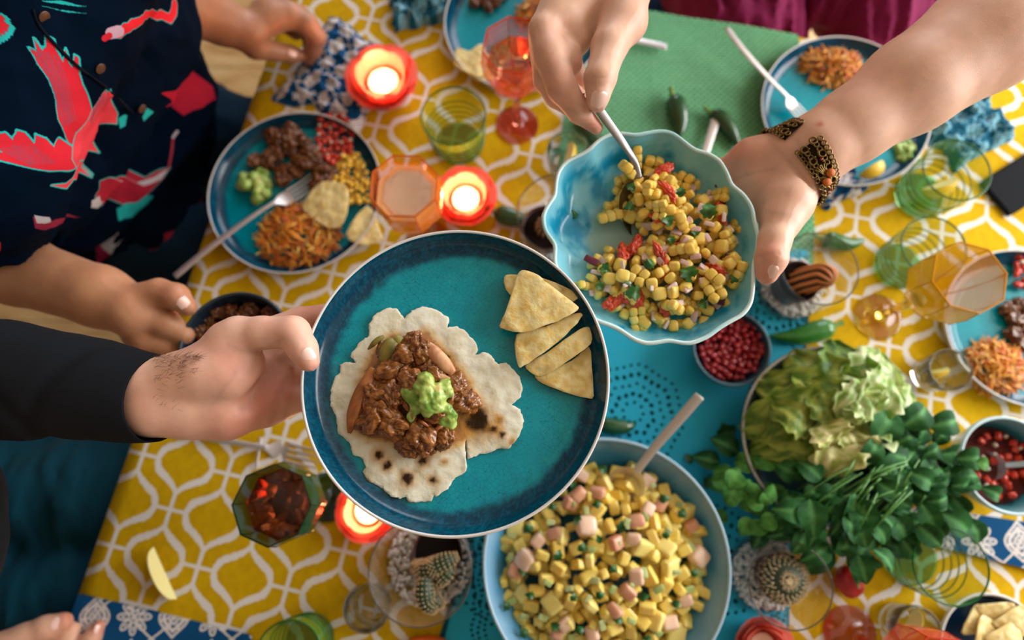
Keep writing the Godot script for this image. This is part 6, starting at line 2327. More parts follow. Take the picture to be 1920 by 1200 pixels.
# the woman in burgundy: her right hand spoons, her left palm carries the bowl
func woman() -> void:
	var o := P(1560, -120, 0.0)
	var root := thing("person", Vector3.ZERO, "woman in a burgundy dress spooning corn from a bowl on her palm", "person")
	var bones := []
	# left arm and palm under the bowl
	chain([[2060, -60, 0.40, 108], [1850, 64, 0.385, 104], [1705, 163, 0.372, 86], [1595, 238, 0.362, 68], [1530, 280, 0.356, 62]], 0.012, bones)
	chain([[1530, 280, 0.356, 60], [1466, 292, 0.348, 42]], 0.012, bones)
	chain([[1530, 280, 0.356, 60], [1503, 332, 0.350, 44]], 0.012, bones)
	chain([[1466, 292, 0.348, 42], [1412, 300, 0.338, 38], [1376, 318, 0.326, 30]], 0.012, bones)
	chain([[1490, 312, 0.345, 46], [1420, 345, 0.330, 40], [1392, 380, 0.318, 34]], 0.012, bones)
	chain([[1503, 332, 0.350, 44], [1476, 382, 0.354, 44], [1464, 412, 0.358, 37]], 0.010, bones)
	chain([[1440, 360, 0.334, 36], [1450, 400, 0.340, 32]], 0.010, bones)
	chain([[1464, 412, 0.358, 37], [1452, 452, 0.366, 28.5], [1446, 485, 0.369, 28.5], [1438, 513, 0.366, 21]], 0.006, bones)
	# four fingers under the bowl
	for f in [[1395, 395, 1330, 450, 1262, 470, 1205, 480], [1385, 370, 1310, 405, 1235, 420, 1170, 428], [1375, 345, 1300, 365, 1228, 375, 1172, 380], [1370, 318, 1305, 325, 1245, 330, 1205, 332]]:
		chain([[f[0], f[1], 0.312, 26], [f[2], f[3], 0.303, 21], [f[4], f[5], 0.303, 18.5], [f[6], f[7], 0.305, 15]], 0.004, bones)
	# a faint line where the thumb's ball meets the palm
	cut([1425, 300, 0.364, 5], [1410, 345, 0.356, 4], 0.006, bones)
	cut([1478, 300, 0.374, 4], [1518, 348, 0.372, 4], 0.006, bones)
	var col := skin_color("e2b79e", "d0907a", [[1395, 290, 0.34, 0.030, 0.8, "c4654c"], [1445, 350, 0.35, 0.020, 0.35, "d99a86"], [1440, 470, 0.38, 0.016, 0.6, "c97864"], [1436, 515, 0.37, 0.014, 0.7, "c96f5c"], [1475, 330, 0.37, 0.018, 0.5, "dcae98"], [1538, 233, 0.39, 0.0035, 0.8, "c55a4e"], [1745, 184, 0.42, 0.004, 0.5, "c07060"], [1700, 140, 0.42, 0.003, 0.4, "a86a50"], [1700, 150, 0.43, 0.05, 0.35, "d9a896"], [1800, 60, 0.44, 0.05, 0.3, "d2a890"]], 0.12, [[1442, 262, 1480, 303, 0.0012], [1480, 303, 1530, 362, 0.0010], [1352, 352, 1400, 326, 0.0010], [1400, 326, 1452, 318, 0.0009], [1416, 478, 1470, 470, 0.0011], [1436, 395, 1484, 405, 0.0010], [1512, 300, 1496, 262, 0.0010]])
	var left := body(bones, 0.0030, col)
	arm_mesh = left
	# right arm and the hand with the spoon
	var rb := []
	chain([[1185, -330, 0.34, 96], [1165, -190, 0.375, 82], [1142, -95, 0.392, 70]], 0.012, rb)
	chain([[1142, -95, 0.392, 66], [1165, -20, 0.395, 54]], 0.012, rb)
	chain([[1142, -95, 0.392, 66], [1088, -15, 0.398, 50], [1062, 30, 0.397, 40]], 0.012, rb)
	chain([[1080, -30, 0.398, 46], [1020, 55, 0.404, 29]], 0.012, rb)
	chain([[1165, -20, 0.395, 54], [1168, 40, 0.400, 44], [1143, 85, 0.408, 33], [1125, 148, 0.411, 29], [1122, 178, 0.409, 20.5], [1121, 196, 0.406, 15.5]], 0.006, rb)
	chain([[1021, 58, 0.404, 30], [1030, 100, 0.404, 31], [1054, 165, 0.398, 28], [1086, 209, 0.391, 22], [1119, 240, 0.384, 13]], 0.004, rb)
	chain([[1030, 75, 0.394, 32], [1062, 105, 0.396, 27], [1068, 120, 0.394, 24]], 0.004, rb)
	chain([[1016, 72, 0.392, 26], [1022, 150, 0.383, 22], [1040, 183, 0.376, 18], [1085, 216, 0.372, 13]], 0.003, rb)
	chain([[1040, 80, 0.382, 25], [1050, 150, 0.370, 20], [1078, 178, 0.366, 17], [1100, 190, 0.368, 13]], 0.003, rb)
	chain([[1062, 80, 0.374, 22], [1078, 135, 0.362, 18], [1098, 158, 0.361, 14]], 0.003, rb)
	chain([[1080, 20, 0.392, 36], [1080, 75, 0.388, 30]], 0.008, rb)
	chain([[1120, 10, 0.392, 36], [1118, 50, 0.386, 26]], 0.010, rb)
	cut([1112, 38, 0.418, 6], [1098, 95, 0.412, 6], 0.006, rb)
	cut([1052, 68, 0.426, 3.5], [1090, 100, 0.416, 4], 0.004, rb)
	cut([1060, 112, 0.422, 2.5], [1086, 124, 0.414, 3], 0.004, rb)
	cut([1094, 143, 0.434, 1.8], [1154, 143, 0.432, 1.8], 0.003, rb)
	cut([1098, 153, 0.434, 1.5], [1150, 154, 0.432, 1.5], 0.003, rb)
	var col2 := skin_color("e3baa2", "d2927c", [[1010, 62, 0.42, 0.018, 0.5, "dda58f"], [1050, 150, 0.41, 0.022, 0.5, "cf836e"], [1115, 235, 0.39, 0.014, 0.6, "cf7d6a"], [1125, 145, 0.43, 0.012, 0.35, "c98f70"], [1122, 200, 0.41, 0.01, 0.5, "dcaa94"], [1160, 30, 0.42, 0.03, 0.3, "d09a80"]], 0.12, [[1052, 66, 1090, 98, 0.0013], [1058, 110, 1085, 124, 0.0012], [1094, 143, 1155, 144, 0.0010], [1098, 153, 1150, 155, 0.0008], [1100, 160, 1145, 162, 0.0007], [1114, 24, 1102, 90, 0.0018], [1103, 90, 1090, 150, 0.0018], [1068, 205, 1084, 213, 0.0009], [1088, 196, 1100, 202, 0.0009]])
	var right := body(rb, 0.0030, col2)
	# shoulders and trunk beyond the table's far edge
	var tb := []
	chain([[1185, -330, 0.34, 0.050], [1290, -470, 0.36, 0.060]], 0.03, tb, true)
	chain([[1290, -470, 0.36, 0.065], [1760, -420, 0.36, 0.065]], 0.03, tb, true)
	chain([[2060, -60, 0.40, 0.052], [1990, -240, 0.37, 0.056], [1760, -420, 0.36, 0.065]], 0.03, tb, true)
	chain([[1525, -430, 0.36, 0.10], [1530, -260, 0.05, 0.125], [1530, -190, -0.22, 0.14]], 0.05, tb, true)
	var trunk := body(tb, 0.010, col)
	var nk := P(1525, -425, 0.40)
	obj("body", joined([left, right, trunk, head_mesh(nk, P(1300, 400, 0) - nk, "e2b79e")]), skin("pale skin"), root)
	hair(nk, P(1300, 400, 0) - nk, "4a2c1c", 0.16, root)
	var lc := surf_index(left, 8.0)
	var rc := surf_index(right, 8.0)
	nail(root, rc, [1123.5, 188], [1121.5, 203], 0.0076, 0.0074)
	nail(root, lc, [1446, 510], [1439, 525], 0.0066, 0.0056, 0.25)
	# the dress
	var db := []
	chain([[1300, -60, -0.10, 0.080], [1360, 10, -0.10, 0.090]], 0.03, db, true)
	chain([[1330, -100, -0.10, 0.10], [1780, -20, -0.10, 0.10]], 0.05, db, true)
	chain([[1400, -40, -0.08, 0.09], [1420, 60, -0.12, 0.085]], 0.04, db, true)
	chain([[1640, -30, -0.08, 0.10], [1650, 90, -0.12, 0.085]], 0.04, db, true)
	chain([[1530, -190, -0.12, 0.155], [1530, -270, 0.06, 0.14], [1525, -420, 0.33, 0.118]], 0.05, db, true)
	var dm := cloth_body(db, 0.007, 0.020, Vector3(1500, 300, 260), func(_p: Vector3, _n: Vector3) -> Color: return Color.WHITE)
	obj("dress", dm, velvet("burgundy cloth", hex("6e1440")), root)

func ring_mesh(R: float, r: float, n := 14, m := 7) -> ArrayMesh:
	return grid_mesh(n, m, func(u: float, v: float) -> Vector3:
		var a := u * TAU
		var b := -v * TAU
		return Vector3(cos(a) * (R + r * cos(b)), r * sin(b) , sin(a) * (R + r * cos(b))), true)

var arm_mesh: ArrayMesh
func bracelet() -> void:
	# an open cuff of brass rings round the wrist
	var c := P(1486, 312, 0.349)
	var root := thing("bracelet", Vector3.ZERO, "antique brass openwork cuff bracelet with orange beads on the woman's wrist", "bracelet")
	var axis := (P(1595, 238, 0.362) - P(1470, 318, 0.347)).normalized()
	var across := (P(1531, 372, 0.352) - P(1432, 262, 0.348)).normalized()
	var up := axis.cross(across).normalized()
	if up.y < 0.0:
		up = -up
	across = up.cross(axis).normalized()
	if across.dot(P(1531, 372, 0.352) - P(1432, 262, 0.348)) < 0.0:
		across = -across
	var half := P(1531, 372, 0.35).distance_to(P(1432, 262, 0.35)) * 0.5
	var brass := mat("antique brass", Color(0.50, 0.41, 0.24), 0.34, 1.0)
	var dark := mat("dark brass", Color(0.16, 0.12, 0.07), 0.5, 0.8)
	# how far the skin lies from the wrist's axis, by angle, at three places along the arm
	var nb := 48
	var reach := []
	for k in 3:
		var row := PackedFloat32Array()
		row.resize(nb)
		reach.append(row)
	for v in (arm_mesh.surface_get_arrays(0)[Mesh.ARRAY_VERTEX] as PackedVector3Array):
		var d := v - c
		var w := d.dot(axis)
		var k := int(round((w + 0.003) / 0.012))
		if k < 0 or k > 2 or absf(w + 0.003 - k * 0.012) > 0.005:
			continue
		var q := Vector2(d.dot(across), d.dot(up))
		if q.length() > 0.07:
			continue
		var i := posmod(int(round(atan2(q.x, q.y) / TAU * nb)), nb)
		reach[k][i] = maxf(reach[k][i], q.length())
	for k in 3:
		for pass_ in 3:
			for i in nb:
				if reach[k][i] < 0.01:
					reach[k][i] = maxf(reach[k][posmod(i - 1, nb)], reach[k][(i + 1) % nb])
	var at := func(a: float, w: float, lift: float) -> Vector3:
		# a is the angle round the wrist, 0 on top; w runs along the arm
		var fk := clampf((w + 0.003) / 0.012, 0.0, 1.999)
		var fa := fposmod(a / TAU, 1.0) * nb
		var k := int(fk)
		var i := int(fa) % nb
		var j := (i + 1) % nb
		var r: float = lerpf(lerpf(reach[k][i], reach[k][j], fa - floor(fa)), lerpf(reach[k + 1][i], reach[k + 1][j], fa - floor(fa)), fk - k)
		return c + (across * sin(a) + up * cos(a)) * (r + 0.0014 + lift) + axis * w
	# the band behind the rings
	var band := grid_mesh(80, 4, func(u: float, v: float) -> Vector3:
		var a := lerpf(-0.05, TAU - 0.62, u)
		return at.call(a, 0.009 + (v - 0.5) * 0.021, -0.0008))
	obj("band", band, dark, root)
	var rm := ring_mesh(0.0021, 0.0007)
	var bigr := ring_mesh(0.0032, 0.0009)
	var bead := lump(Vector3.ONE * 0.0012, 0.05, 1.0, 2, 4)
	for row in 4:
		var w := 0.009 + [-0.0105, -0.0048, 0.0048, 0.0105][row] as float
		var n := 44
		for k in n:
			var a := lerpf(-0.05, TAU - 0.62, (k + 0.5 * (row % 2)) / float(n))
			if cos(a) < -0.55:
				continue
			var p: Vector3 = at.call(a, w, 0.0006)
			var nrm := (across * sin(a) / half + up * cos(a) / 0.0245).normalized()
			var o := obj("ring", rm if row in [0, 3] or k % 3 else bigr, brass, root)
			var x := nrm.cross(axis).normalized()
			o.transform = Transform3D(Basis(x, nrm, x.cross(nrm)), p)
			if row in [1, 2] and k % 2 == 0:
				var b := obj("stud", bead, brass, root)
				b.position = at.call(a + 0.05, w + (0.0026 if row == 1 else -0.0026), 0.0012)
	var om := mat("orange bead", hex("d8701c"), 0.4)
	for q in [[0.98, 0.0055], [0.86, 0.0125]]:
		var b := obj("bead", lump(Vector3(0.0042, 0.0036, 0.0042), 0.04, 1.0, 4, 8), bump(om, 0.2, 0.05, 30.0), root)
		b.position = at.call(q[0], q[1], 0.0026)
		b.set_meta("label", "orange bead")
	for k in 6:                                                       # a small palmette
		var a := 0.60 + 0.035 * k
		var l := obj("petal", tube(PackedVector3Array([at.call(0.86, 0.007, 0.0014), at.call(0.70, 0.007 + (k - 2.5) * 0.0012, 0.002), at.call(0.55 - absf(k - 2.5) * -0.02, 0.007 + (k - 2.5) * 0.0024, 0.0014)]), [0.0004, 0.0008, 0.0005], 6), brass, root)
		l.name = l.name
	var gem := mat("red crystal", hex("b5203a"), 0.1)
	for q in [[0.45, 0.010], [1.22, 0.004], [1.30, 0.010]]:
		var b := obj("gem", bead, gem, root)
		b.position = at.call(q[0], q[1], 0.0022)

# the guest in black whose left hand holds out the plate
func black_sleeve() -> void:
	var root := thing("person", Vector3.ZERO, "person in a black long sleeve and dark teal trousers holding out the taco plate", "person")
	var b := []
	chain([[-80, 715, 0.355, 62], [120, 728, 0.368, 60], [300, 745, 0.379, 60]], 0.010, b)
	chain([[285, 718, 0.386, 47], [350, 708, 0.388, 47], [392, 700, 0.389, 50]], 0.012, b)
	chain([[285, 772, 0.378, 47], [360, 772, 0.372, 46], [425, 772, 0.367, 48]], 0.012, b)
	chain([[392, 700, 0.389, 50], [430, 700, 0.388, 44], [462, 680, 0.386, 34]], 0.010, b)
	chain([[385, 690, 0.391, 42], [425, 640, 0.396, 33], [447, 626, 0.398, 32]], 0.010, b)
	chain([[430, 690, 0.388, 40], [450, 640, 0.394, 32]], 0.010, b)
	chain([[447, 626, 0.398, 32], [492, 624, 0.401, 30.5], [550, 624, 0.404, 31], [568, 655, 0.407, 27.5], [579, 677, 0.4075, 20.5]], 0.004, b)
	chain([[425, 772, 0.364, 48], [500, 755, 0.349, 40], [560, 742, 0.345, 31]], 0.012, b)
	chain([[440, 735, 0.358, 42], [510, 715, 0.345, 36], [560, 700, 0.345, 31]], 0.012, b)
	chain([[460, 690, 0.364, 36], [520, 672, 0.350, 30], [560, 660, 0.347, 28]], 0.010, b)
	chain([[450, 665, 0.372, 32], [500, 622, 0.366, 25], [560, 600, 0.361, 23.5], [640, 585, 0.358, 20], [700, 590, 0.358, 16]], 0.004, b)
	for f in [[560, 660, 640, 650, 720, 648, 775, 655], [560, 700, 640, 708, 720, 712, 770, 716], [560, 742, 625, 760, 690, 770, 735, 775]]:
		chain([[f[0], f[1], 0.352, 27], [f[2], f[3], 0.357, 21], [f[4], f[5], 0.358, 19], [f[6], f[7], 0.358, 15]], 0.004, b)
	cut([468, 661, 0.410, 3], [496, 659, 0.402, 4], 0.005, b)
	cut([446, 655, 0.413, 2], [470, 663, 0.410, 3], 0.005, b)
	cut([512, 648, 0.405, 3], [524, 640, 0.414, 2], 0.004, b)
	cut([520, 680, 0.3665, 4], [462, 765, 0.382, 4], 0.010, b)
	cut([545, 695, 0.362, 3], [505, 790, 0.368, 3], 0.007, b)
	var col := skin_color("dfb29c", "cc8774", [[440, 680, 0.41, 0.018, 0.55, "cf8372"], [450, 610, 0.41, 0.020, 0.4, "dbb096"], [550, 615, 0.415, 0.012, 0.5, "dca58e"], [500, 740, 0.37, 0.030, 0.7, "b9684e"], [450, 800, 0.37, 0.03, 0.6, "c06a52"], [575, 682, 0.41, 0.010, 0.5, "d0806c"], [330, 700, 0.40, 0.03, 0.4, "c99c76"], [585, 585, 0.36, 0.02, 0.7, "c2685a"], [540, 720, 0.36, 0.03, 0.5, "b8705c"]], 0.12, [[480, 658, 520, 657, 0.0014], [466, 650, 480, 660, 0.0010], [440, 655, 470, 662, 0.0009], [520, 655, 528, 634, 0.0011], [535, 672, 455, 768, 0.0013], [545, 690, 505, 800, 0.0011], [552, 720, 530, 795, 0.0010], [530, 665, 500, 700, 0.0012], [430, 648, 452, 655, 0.0009], [392, 770, 440, 700, 0.0009]])
	var hand := body(b, 0.0029, col)
	# the other hand at the bottom left, pinching a napkin
	var b2 := []
	chain([[-160, 1300, 0.09, 52], [-40, 1235, 0.055, 36], [45, 1196, 0.040, 25], [85, 1178, 0.034, 22], [118, 1166, 0.028, 17]], 0.006, b2)
	chain([[-120, 1320, 0.05, 44], [60, 1275, 0.02, 26], [150, 1222, 0.016, 19], [172, 1196, 0.014, 16], [186, 1174, 0.012, 11]], 0.006, b2)
	chain([[-100, 1290, 0.05, 40], [70, 1238, 0.022, 22], [125, 1205, 0.018, 18], [138, 1180, 0.014, 13]], 0.006, b2)
	var hand2 := body(b2, 0.0035, skin_color("dcab8e", "c87c64", [[125, 1160, 0.03, 0.015, 0.7, "cf6d50"], [185, 1172, 0.015, 0.014, 0.7, "cf6d50"]]))
	# upper arms and trunk outside the picture
	var tb := []
	chain([[-80, 715, 0.36, 0.045], [-260, 760, 0.33, 0.055], [-330, 900, 0.40, 0.06]], 0.03, tb, true)
	chain([[-160, 1300, 0.09, 0.04], [-330, 1330, 0.12, 0.05], [-360, 1150, 0.40, 0.06]], 0.03, tb, true)
	chain([[-330, 900, 0.40, 0.075], [-360, 1150, 0.40, 0.075]], 0.03, tb, true)
	chain([[-345, 1030, 0.38, 0.11], [-330, 1020, 0.05, 0.14], [-300, 1010, -0.22, 0.15]], 0.05, tb, true)
	var trunk := body(tb, 0.010, col)
	var nk := P(-350, 1030, 0.46)
	obj("body", joined([hand, hand2, trunk, head_mesh(nk, P(700, 800, 0) - nk, "dfb29c")]), skin("light skin"), root)
	hair(nk, P(700, 800, 0) - nk, "2a1c14", 0.03, root)
	var hc := surf_index(hand, 8.0)
	var fc := surf_index(hand2, 7.0)
	nail(root, hc, [577, 668], [585, 682], 0.0064, 0.0060)
	nail(root, fc, [105, 1168], [120, 1161], 0.0085, 0.0072)
	nail(root, fc, [184, 1180], [188, 1170], 0.0055, 0.0050, 0.5)
	# sleeve: a loft whose hem lies slantwise round the wrist
	var ctr := spline3([P(-300, 790, 0.33), P(-80, 714, 0.36), P(60, 716, 0.372), P(150, 727, 0.377), P(235, 742, 0.382), P(292, 747, 0.384)], 8)
	var rad := [0.060, 0.055, 0.051, 0.0465, 0.0410, 0.0372]
	var nr := ctr.size() - 1
	var sm := grid_mesh(72, nr + 3, func(u: float, v: float) -> Vector3:
		var k := int(round(v * (nr + 3)))
		var inside := k > nr
		var i := mini(k, nr) if not inside else nr - (k - nr) * 2
		var t := (ctr[mini(i + 1, nr)] - ctr[maxi(i - 1, 0)]).normalized()
		var side := t.cross(Vector3.UP).normalized()
		var up := side.cross(t)
		var f := float(i) / nr * (rad.size() - 1)
		var q := mini(int(f), rad.size() - 2)
		var r: float = lerpf(rad[q], rad[q + 1], f - q)
		var a := u * TAU
		var hem := smoothstep(0.55, 1.0, float(i) / nr)
		var p := ctr[i] + t * hem * (-0.011 * sin(a) + 0.004)
		var w := noise.get_noise_3d(p.x * 500.0 + cos(a) * 18.0, p.y * 500.0 + sin(a) * 24.0, p.z * 500.0)
		var fold := 0.0045 * w * (1.0 - 0.75 * hem) - 0.005 * exp(-pow((p.x - ctr[24].x + 0.02 * cos(a)) / 0.007, 2.0)) * maxf(0.0, sin(a)) - 0.004 * exp(-pow((p.x - ctr[14].x - 0.05 * cos(a)) / 0.010, 2.0))
		r += fold - (0.0016 if inside else 0.0)
		return p + side * cos(a) * r + up * sin(a) * r * 0.80, true)
	var blk := mat("black cotton", hex("15191f"), 0.85)
	bump(blk, 0.3, 0.02, 40.0)
	obj("sleeve", sm, blk, root)
	var top := []
	chain([[-300, 790, 0.33, 0.075], [-330, 900, 0.40, 0.085], [-360, 1150, 0.40, 0.085], [-340, 1320, 0.13, 0.062]], 0.03, top, true)
	chain([[-345, 1030, 0.36, 0.13], [-330, 1020, 0.05, 0.155], [-310, 1010, -0.15, 0.16]], 0.05, top, true)
	obj("shirt", cloth_body(top, 0.011, 0.008, Vector3(300, 300, 300), func(_p: Vector3, _n: Vector3) -> Color: return Color.WHITE), blk, root)
	# trousers over the lap
	var lb := []
	chain([[-320, 920, -0.17, 0.13], [-60, 915, -0.13, 0.115], [200, 930, -0.135, 0.10], [330, 940, -0.14, 0.085]], 0.03, lb, true)
	chain([[-320, 1130, -0.17, 0.13], [-60, 1120, -0.13, 0.115], [160, 1120, -0.135, 0.10], [330, 1120, -0.14, 0.085]], 0.03, lb, true)
	chain([[330, 940, -0.14, 0.085], [340, 945, -0.55, 0.06]], 0.03, lb, true)
	chain([[330, 1120, -0.14, 0.085], [335, 1120, -0.55, 0.06]], 0.03, lb, true)
	var tm := cloth_body(lb, 0.008, 0.014, Vector3(1100, 300, 260), func(_p: Vector3, _n: Vector3) -> Color: return Color.WHITE)
	obj("trousers", tm, velvet("dark teal velvet", hex("10475a")), root)
	# dark hair on the wrist
	var hs := tool_()
	var r := RandomNumberGenerator.new()
	r.seed = 4
	for k in 210:
		var x := r.randf_range(285, 372)
		var t := r.randf()
		var y: float = lerpf(668, 770, t * t * t)
		if x > 340 and y > 705:
			continue
		var p := on_skin(hc, x, y)
		var d := on_skin(hc, x + r.randf_range(8, 20), y + r.randf_range(-12, 8)) + Vector3(0, r.randf_range(0.0006, 0.0035), 0) - p
		hs.append_from(tube(PackedVector3Array([p, p + d * 0.5 + Vector3(0, 0.0012, 0), p + d]), [0.00011, 0.00009, 0.00004], 3), 0, Transform3D.IDENTITY)
	var ho := obj("arm_hair", hs.commit(), mat("arm hair", hex("5a3c28"), 0.6), root)
	ho.set_meta("kind", "stuff")

# the man in the printed shirt
func bird_texture() -> ImageTexture:
	var n := 1536
	var img := Image.create(n, n, false, Image.FORMAT_RGB8)
	img.fill(hex("020f20"))
	for k in 1500:
		var s := rng.randf_range(-0.012, 0.012)
		img.fill_rect(Rect2i(rng.randi() % n, rng.randi() % n, 14, 1), Color(0.010 + s * 0.3, 0.062 + s, 0.125 + s))
	var q := func(pts: Array) -> PackedVector2Array:
		var out := PackedVector2Array()
		for i in range(0, pts.size(), 2):
			out.append(shirt_uv(shirt_hit(pts[i], pts[i + 1])) * n)
		return out
	var red := hex("cf2a38")
	var coral := hex("e24450")
	var teal := hex("27b0ac")
	var grey := hex("b9b4b8")
	var outline := func(pts: Array, c: Color) -> void:
		var g: PackedVector2Array = q.call(pts)
		var ring := []
		for p in g:
			ring.append(p)
		ring.append(g[0])
		stroke(img, ring, 2.6, teal)
		fill_poly(img, g, c)
	# the big crane: two wings, body, tail and neck
	outline.call([56, 91, 66, 105, 78, 125, 95, 150, 110, 190, 112, 225, 130, 262, 155, 305, 172, 315, 190, 290, 195, 265, 180, 215, 168, 180, 158, 160, 152, 140, 148, 108, 143, 105, 140, 130, 130, 118, 124, 92, 120, 118, 108, 95, 103, 75, 90, 70, 92, 90, 80, 95, 64, 72, 72, 98], red)
	outline.call([0, 252, 15, 252, 30, 266, 36, 247, 52, 252, 68, 272, 70, 254, 90, 262, 108, 280, 116, 262, 135, 275, 155, 290, 172, 312, 160, 318, 130, 320, 95, 322, 60, 316, 25, 306, 0, 300, -20, 290, -20, 280, 12, 290, -20, 262], red)
	outline.call([150, 255, 172, 225, 184, 205, 196, 178, 205, 170, 206, 180, 215, 174, 222, 182, 230, 192, 228, 202, 236, 205, 230, 220, 224, 235, 205, 262, 192, 290, 185, 315, 178, 330, 155, 322, 140, 300], coral)
	outline.call([160, 310, 182, 318, 176, 335, 158, 348, 130, 356, 100, 350, 128, 347, 148, 337, 156, 325], coral)
	# feather lines
	for k in 9:
		var t := k / 16.0
		stroke(img, [q.call([lerpf(62, 150, t), lerpf(92, 120, t)])[0], q.call([lerpf(125, 165, t), lerpf(240, 215, t)])[0]], 0.7, hex("8a4c60"))
		stroke(img, [q.call([lerpf(2, 120, t), lerpf(280, 268, t)])[0], q.call([lerpf(60, 150, t), lerpf(312, 300, t)])[0]], 0.7, hex("8a4c60"))
		stroke(img, [q.call([lerpf(196, 232, t), lerpf(176, 212, t)])[0], q.call([lerpf(175, 196, t), lerpf(230, 250, t)])[0]], 0.7, hex("8a4c60"))
	# a crane's neck and head, upper right
	var neck := []
	for p in spline([Vector2(335, 12), Vector2(332, 28), Vector2(318, 38), Vector2(290, 36), Vector2(262, 44), Vector2(236, 58), Vector2(222, 66)], 6):
		neck.append(q.call([p.x, p.y])[0])
	stroke(img, neck, 8.5, teal)
	stroke(img, neck, 7.2, hex("dd2a34"))
	stroke(img, [q.call([226, 60])[0], q.call([212, 66])[0]], 9.0, hex("c9a3b6"))
	stroke(img, [q.call([210, 70])[0], q.call([203, 77])[0]], 5.0, red)
	# teal streaks at the top, a wing tip at the left border
	for p in [[80, 2, 120, 4, 165, 14, 130, 12, 88, 6], [80, 12, 120, 22, 165, 26, 130, 26, 95, 18], [228, 225, 240, 218, 248, 222, 240, 238, 228, 243], [272, 222, 285, 208, 295, 214, 284, 230, 276, 232]]:
		fill_poly(img, q.call(p), teal)
	outline.call([-20, 25, 0, 28, 10, 32, 14, 45, 20, 48, 16, 56, 4, 64, -20, 78], red)
	# a wing at the right, over the belly
	fill_poly(img, q.call([310, 180, 350, 182, 378, 172, 398, 154, 408, 168, 424, 200, 405, 203, 385, 206, 370, 212, 352, 222, 348, 212, 322, 210, 338, 200, 330, 192]), hex("b02338"))
	# the crane lower down, seen flying away
	outline.call([192, 342, 215, 340, 245, 342, 280, 338, 310, 325, 328, 320, 318, 348, 300, 368, 275, 385, 240, 388, 205, 395, 190, 375, 196, 360], hex("a62638"))
	fill_poly(img, q.call([220, 340, 260, 345, 300, 338, 325, 322, 312, 344, 280, 356, 245, 352]), grey)
	fill_poly(img, q.call([178, 380, 195, 372, 200, 385, 215, 390, 195, 398, 180, 395]), grey)
	fill_poly(img, q.call([225, 395, 245, 385, 265, 388, 290, 375, 305, 378, 300, 395, 275, 405, 270, 422, 255, 425, 232, 420]), teal)
	stroke(img, [q.call([322, 320])[0], q.call([326, 290])[0], q.call([333, 262])[0]], 4.0, hex("a03444"))
	stroke(img, [q.call([333, 262])[0], q.call([338, 252])[0]], 5.0, grey)
	# long feathers near the lap
	fill_poly(img, q.call([64, 408, 90, 412, 120, 422, 160, 414, 130, 434, 100, 440, 70, 430]), hex("8f2b42"))
	fill_poly(img, q.call([66, 404, 95, 408, 110, 425, 72, 420]), grey)
	fill_poly(img, q.call([272, 472, 310, 440, 350, 425, 385, 395, 398, 380, 392, 412, 365, 430, 330, 452, 300, 468, 280, 480]), hex("99243c"))
	fill_poly(img, q.call([195, 500, 215, 470, 240, 447, 232, 470, 258, 462, 235, 478, 215, 492, 200, 510]), grey)
	fill_poly(img, q.call([196, 500, 214, 475, 222, 488, 205, 510]), hex("8f2040"))
	fill_poly(img, q.call([-20, 460, 0, 455, 8, 458, 4, 480, -20, 490]), red)
	# more of the print where the shirt goes round his side
	for k in 8:
		var c := Vector2(0.06 + 0.9 * fposmod(k * 0.37, 1.0), 0.86 + 0.1 * fposmod(k * 0.61, 1.0)) * n
		fill_poly(img, PackedVector2Array([c, c + Vector2(60, -30), c + Vector2(80, 10), c + Vector2(30, 40)]), red)
	return ImageTexture.create_from_image(img)

# the chest's own plane: across the shoulders and down the front
var sh_o: Vector3
var sh_u: Vector3
var sh_v: Vector3
func shirt_axes() -> void:
	sh_o = P(150, 200, 0.22)
	sh_u = (P(300, 20, 0.22) - P(20, 330, 0.22)).normalized()
	var n := (P(150, 200, 0.22) - cam_pos).normalized()
	var down := (P(330, 300, -0.02) - P(60, 60, 0.36))
	sh_v = (down - sh_u * down.dot(sh_u)).normalized()

func surf_index(m: ArrayMesh, cell: float) -> Dictionary:           # which point of a mesh is nearest the eye, by line of sight
	var b := Basis(Vector3(AX.x, AY.x, AZ.x), Vector3(AX.y, AY.y, AZ.y), Vector3(AX.z, AY.z, AZ.z)).transposed()
	var out := {}
	for v in (m.surface_get_arrays(0)[Mesh.ARRAY_VERTEX] as PackedVector3Array):
		var q := b * (v - cam_pos)
		var k := Vector2i(int(floor((960.0 - q.x / q.z * F) / cell)), int(floor((600.0 + q.y / q.z * F) / cell)))
		if not out.has(k) or -q.z < out[k]:
			out[k] = -q.z
	out.cell = cell
	return out

func surf_depth(cells: Dictionary, px: float, py: float) -> float:
	var cell: float = cells.cell
	var k := Vector2i(int(floor(px / cell)), int(floor(py / cell)))
	for r in range(1, 4):
		var near := 1e9
		for j in range(-r, r + 1):
			for i in range(-r, r + 1):
				if cells.has(k + Vector2i(i, j)):
					near = minf(near, cells[k + Vector2i(i, j)])
		if near > 1e8:
			continue
		var sum := 0.0
		var cnt := 0.0
		for j in range(-r, r + 1):
			for i in range(-r, r + 1):
				if cells.has(k + Vector2i(i, j)):
					var z: float = cells[k + Vector2i(i, j)]
					var c := Vector2((k.x + i + 0.5) * cell - px, (k.y + j + 0.5) * cell - py)
					var g := exp(-c.length_squared() / (cell * cell * 1.2)) * (1.0 if z < near + cell * 0.0025 else 0.0)
					sum += z * g
					cnt += g
		return sum / cnt
	return -1.0

func on_skin(cells: Dictionary, px: float, py: float) -> Vector3:
	return cam_pos + ray(px, py) * surf_depth(cells, px, py)

var sh_cells := {}
func shirt_hit(px: float, py: float) -> Vector3:
	var d := surf_depth(sh_cells, px, py)
	var w := ray(px, py)
	if d > 0.0:
		return cam_pos + w * d
	var n := sh_u.cross(sh_v)
	return cam_pos + w * ((sh_o - cam_pos).dot(n) / w.dot(n))

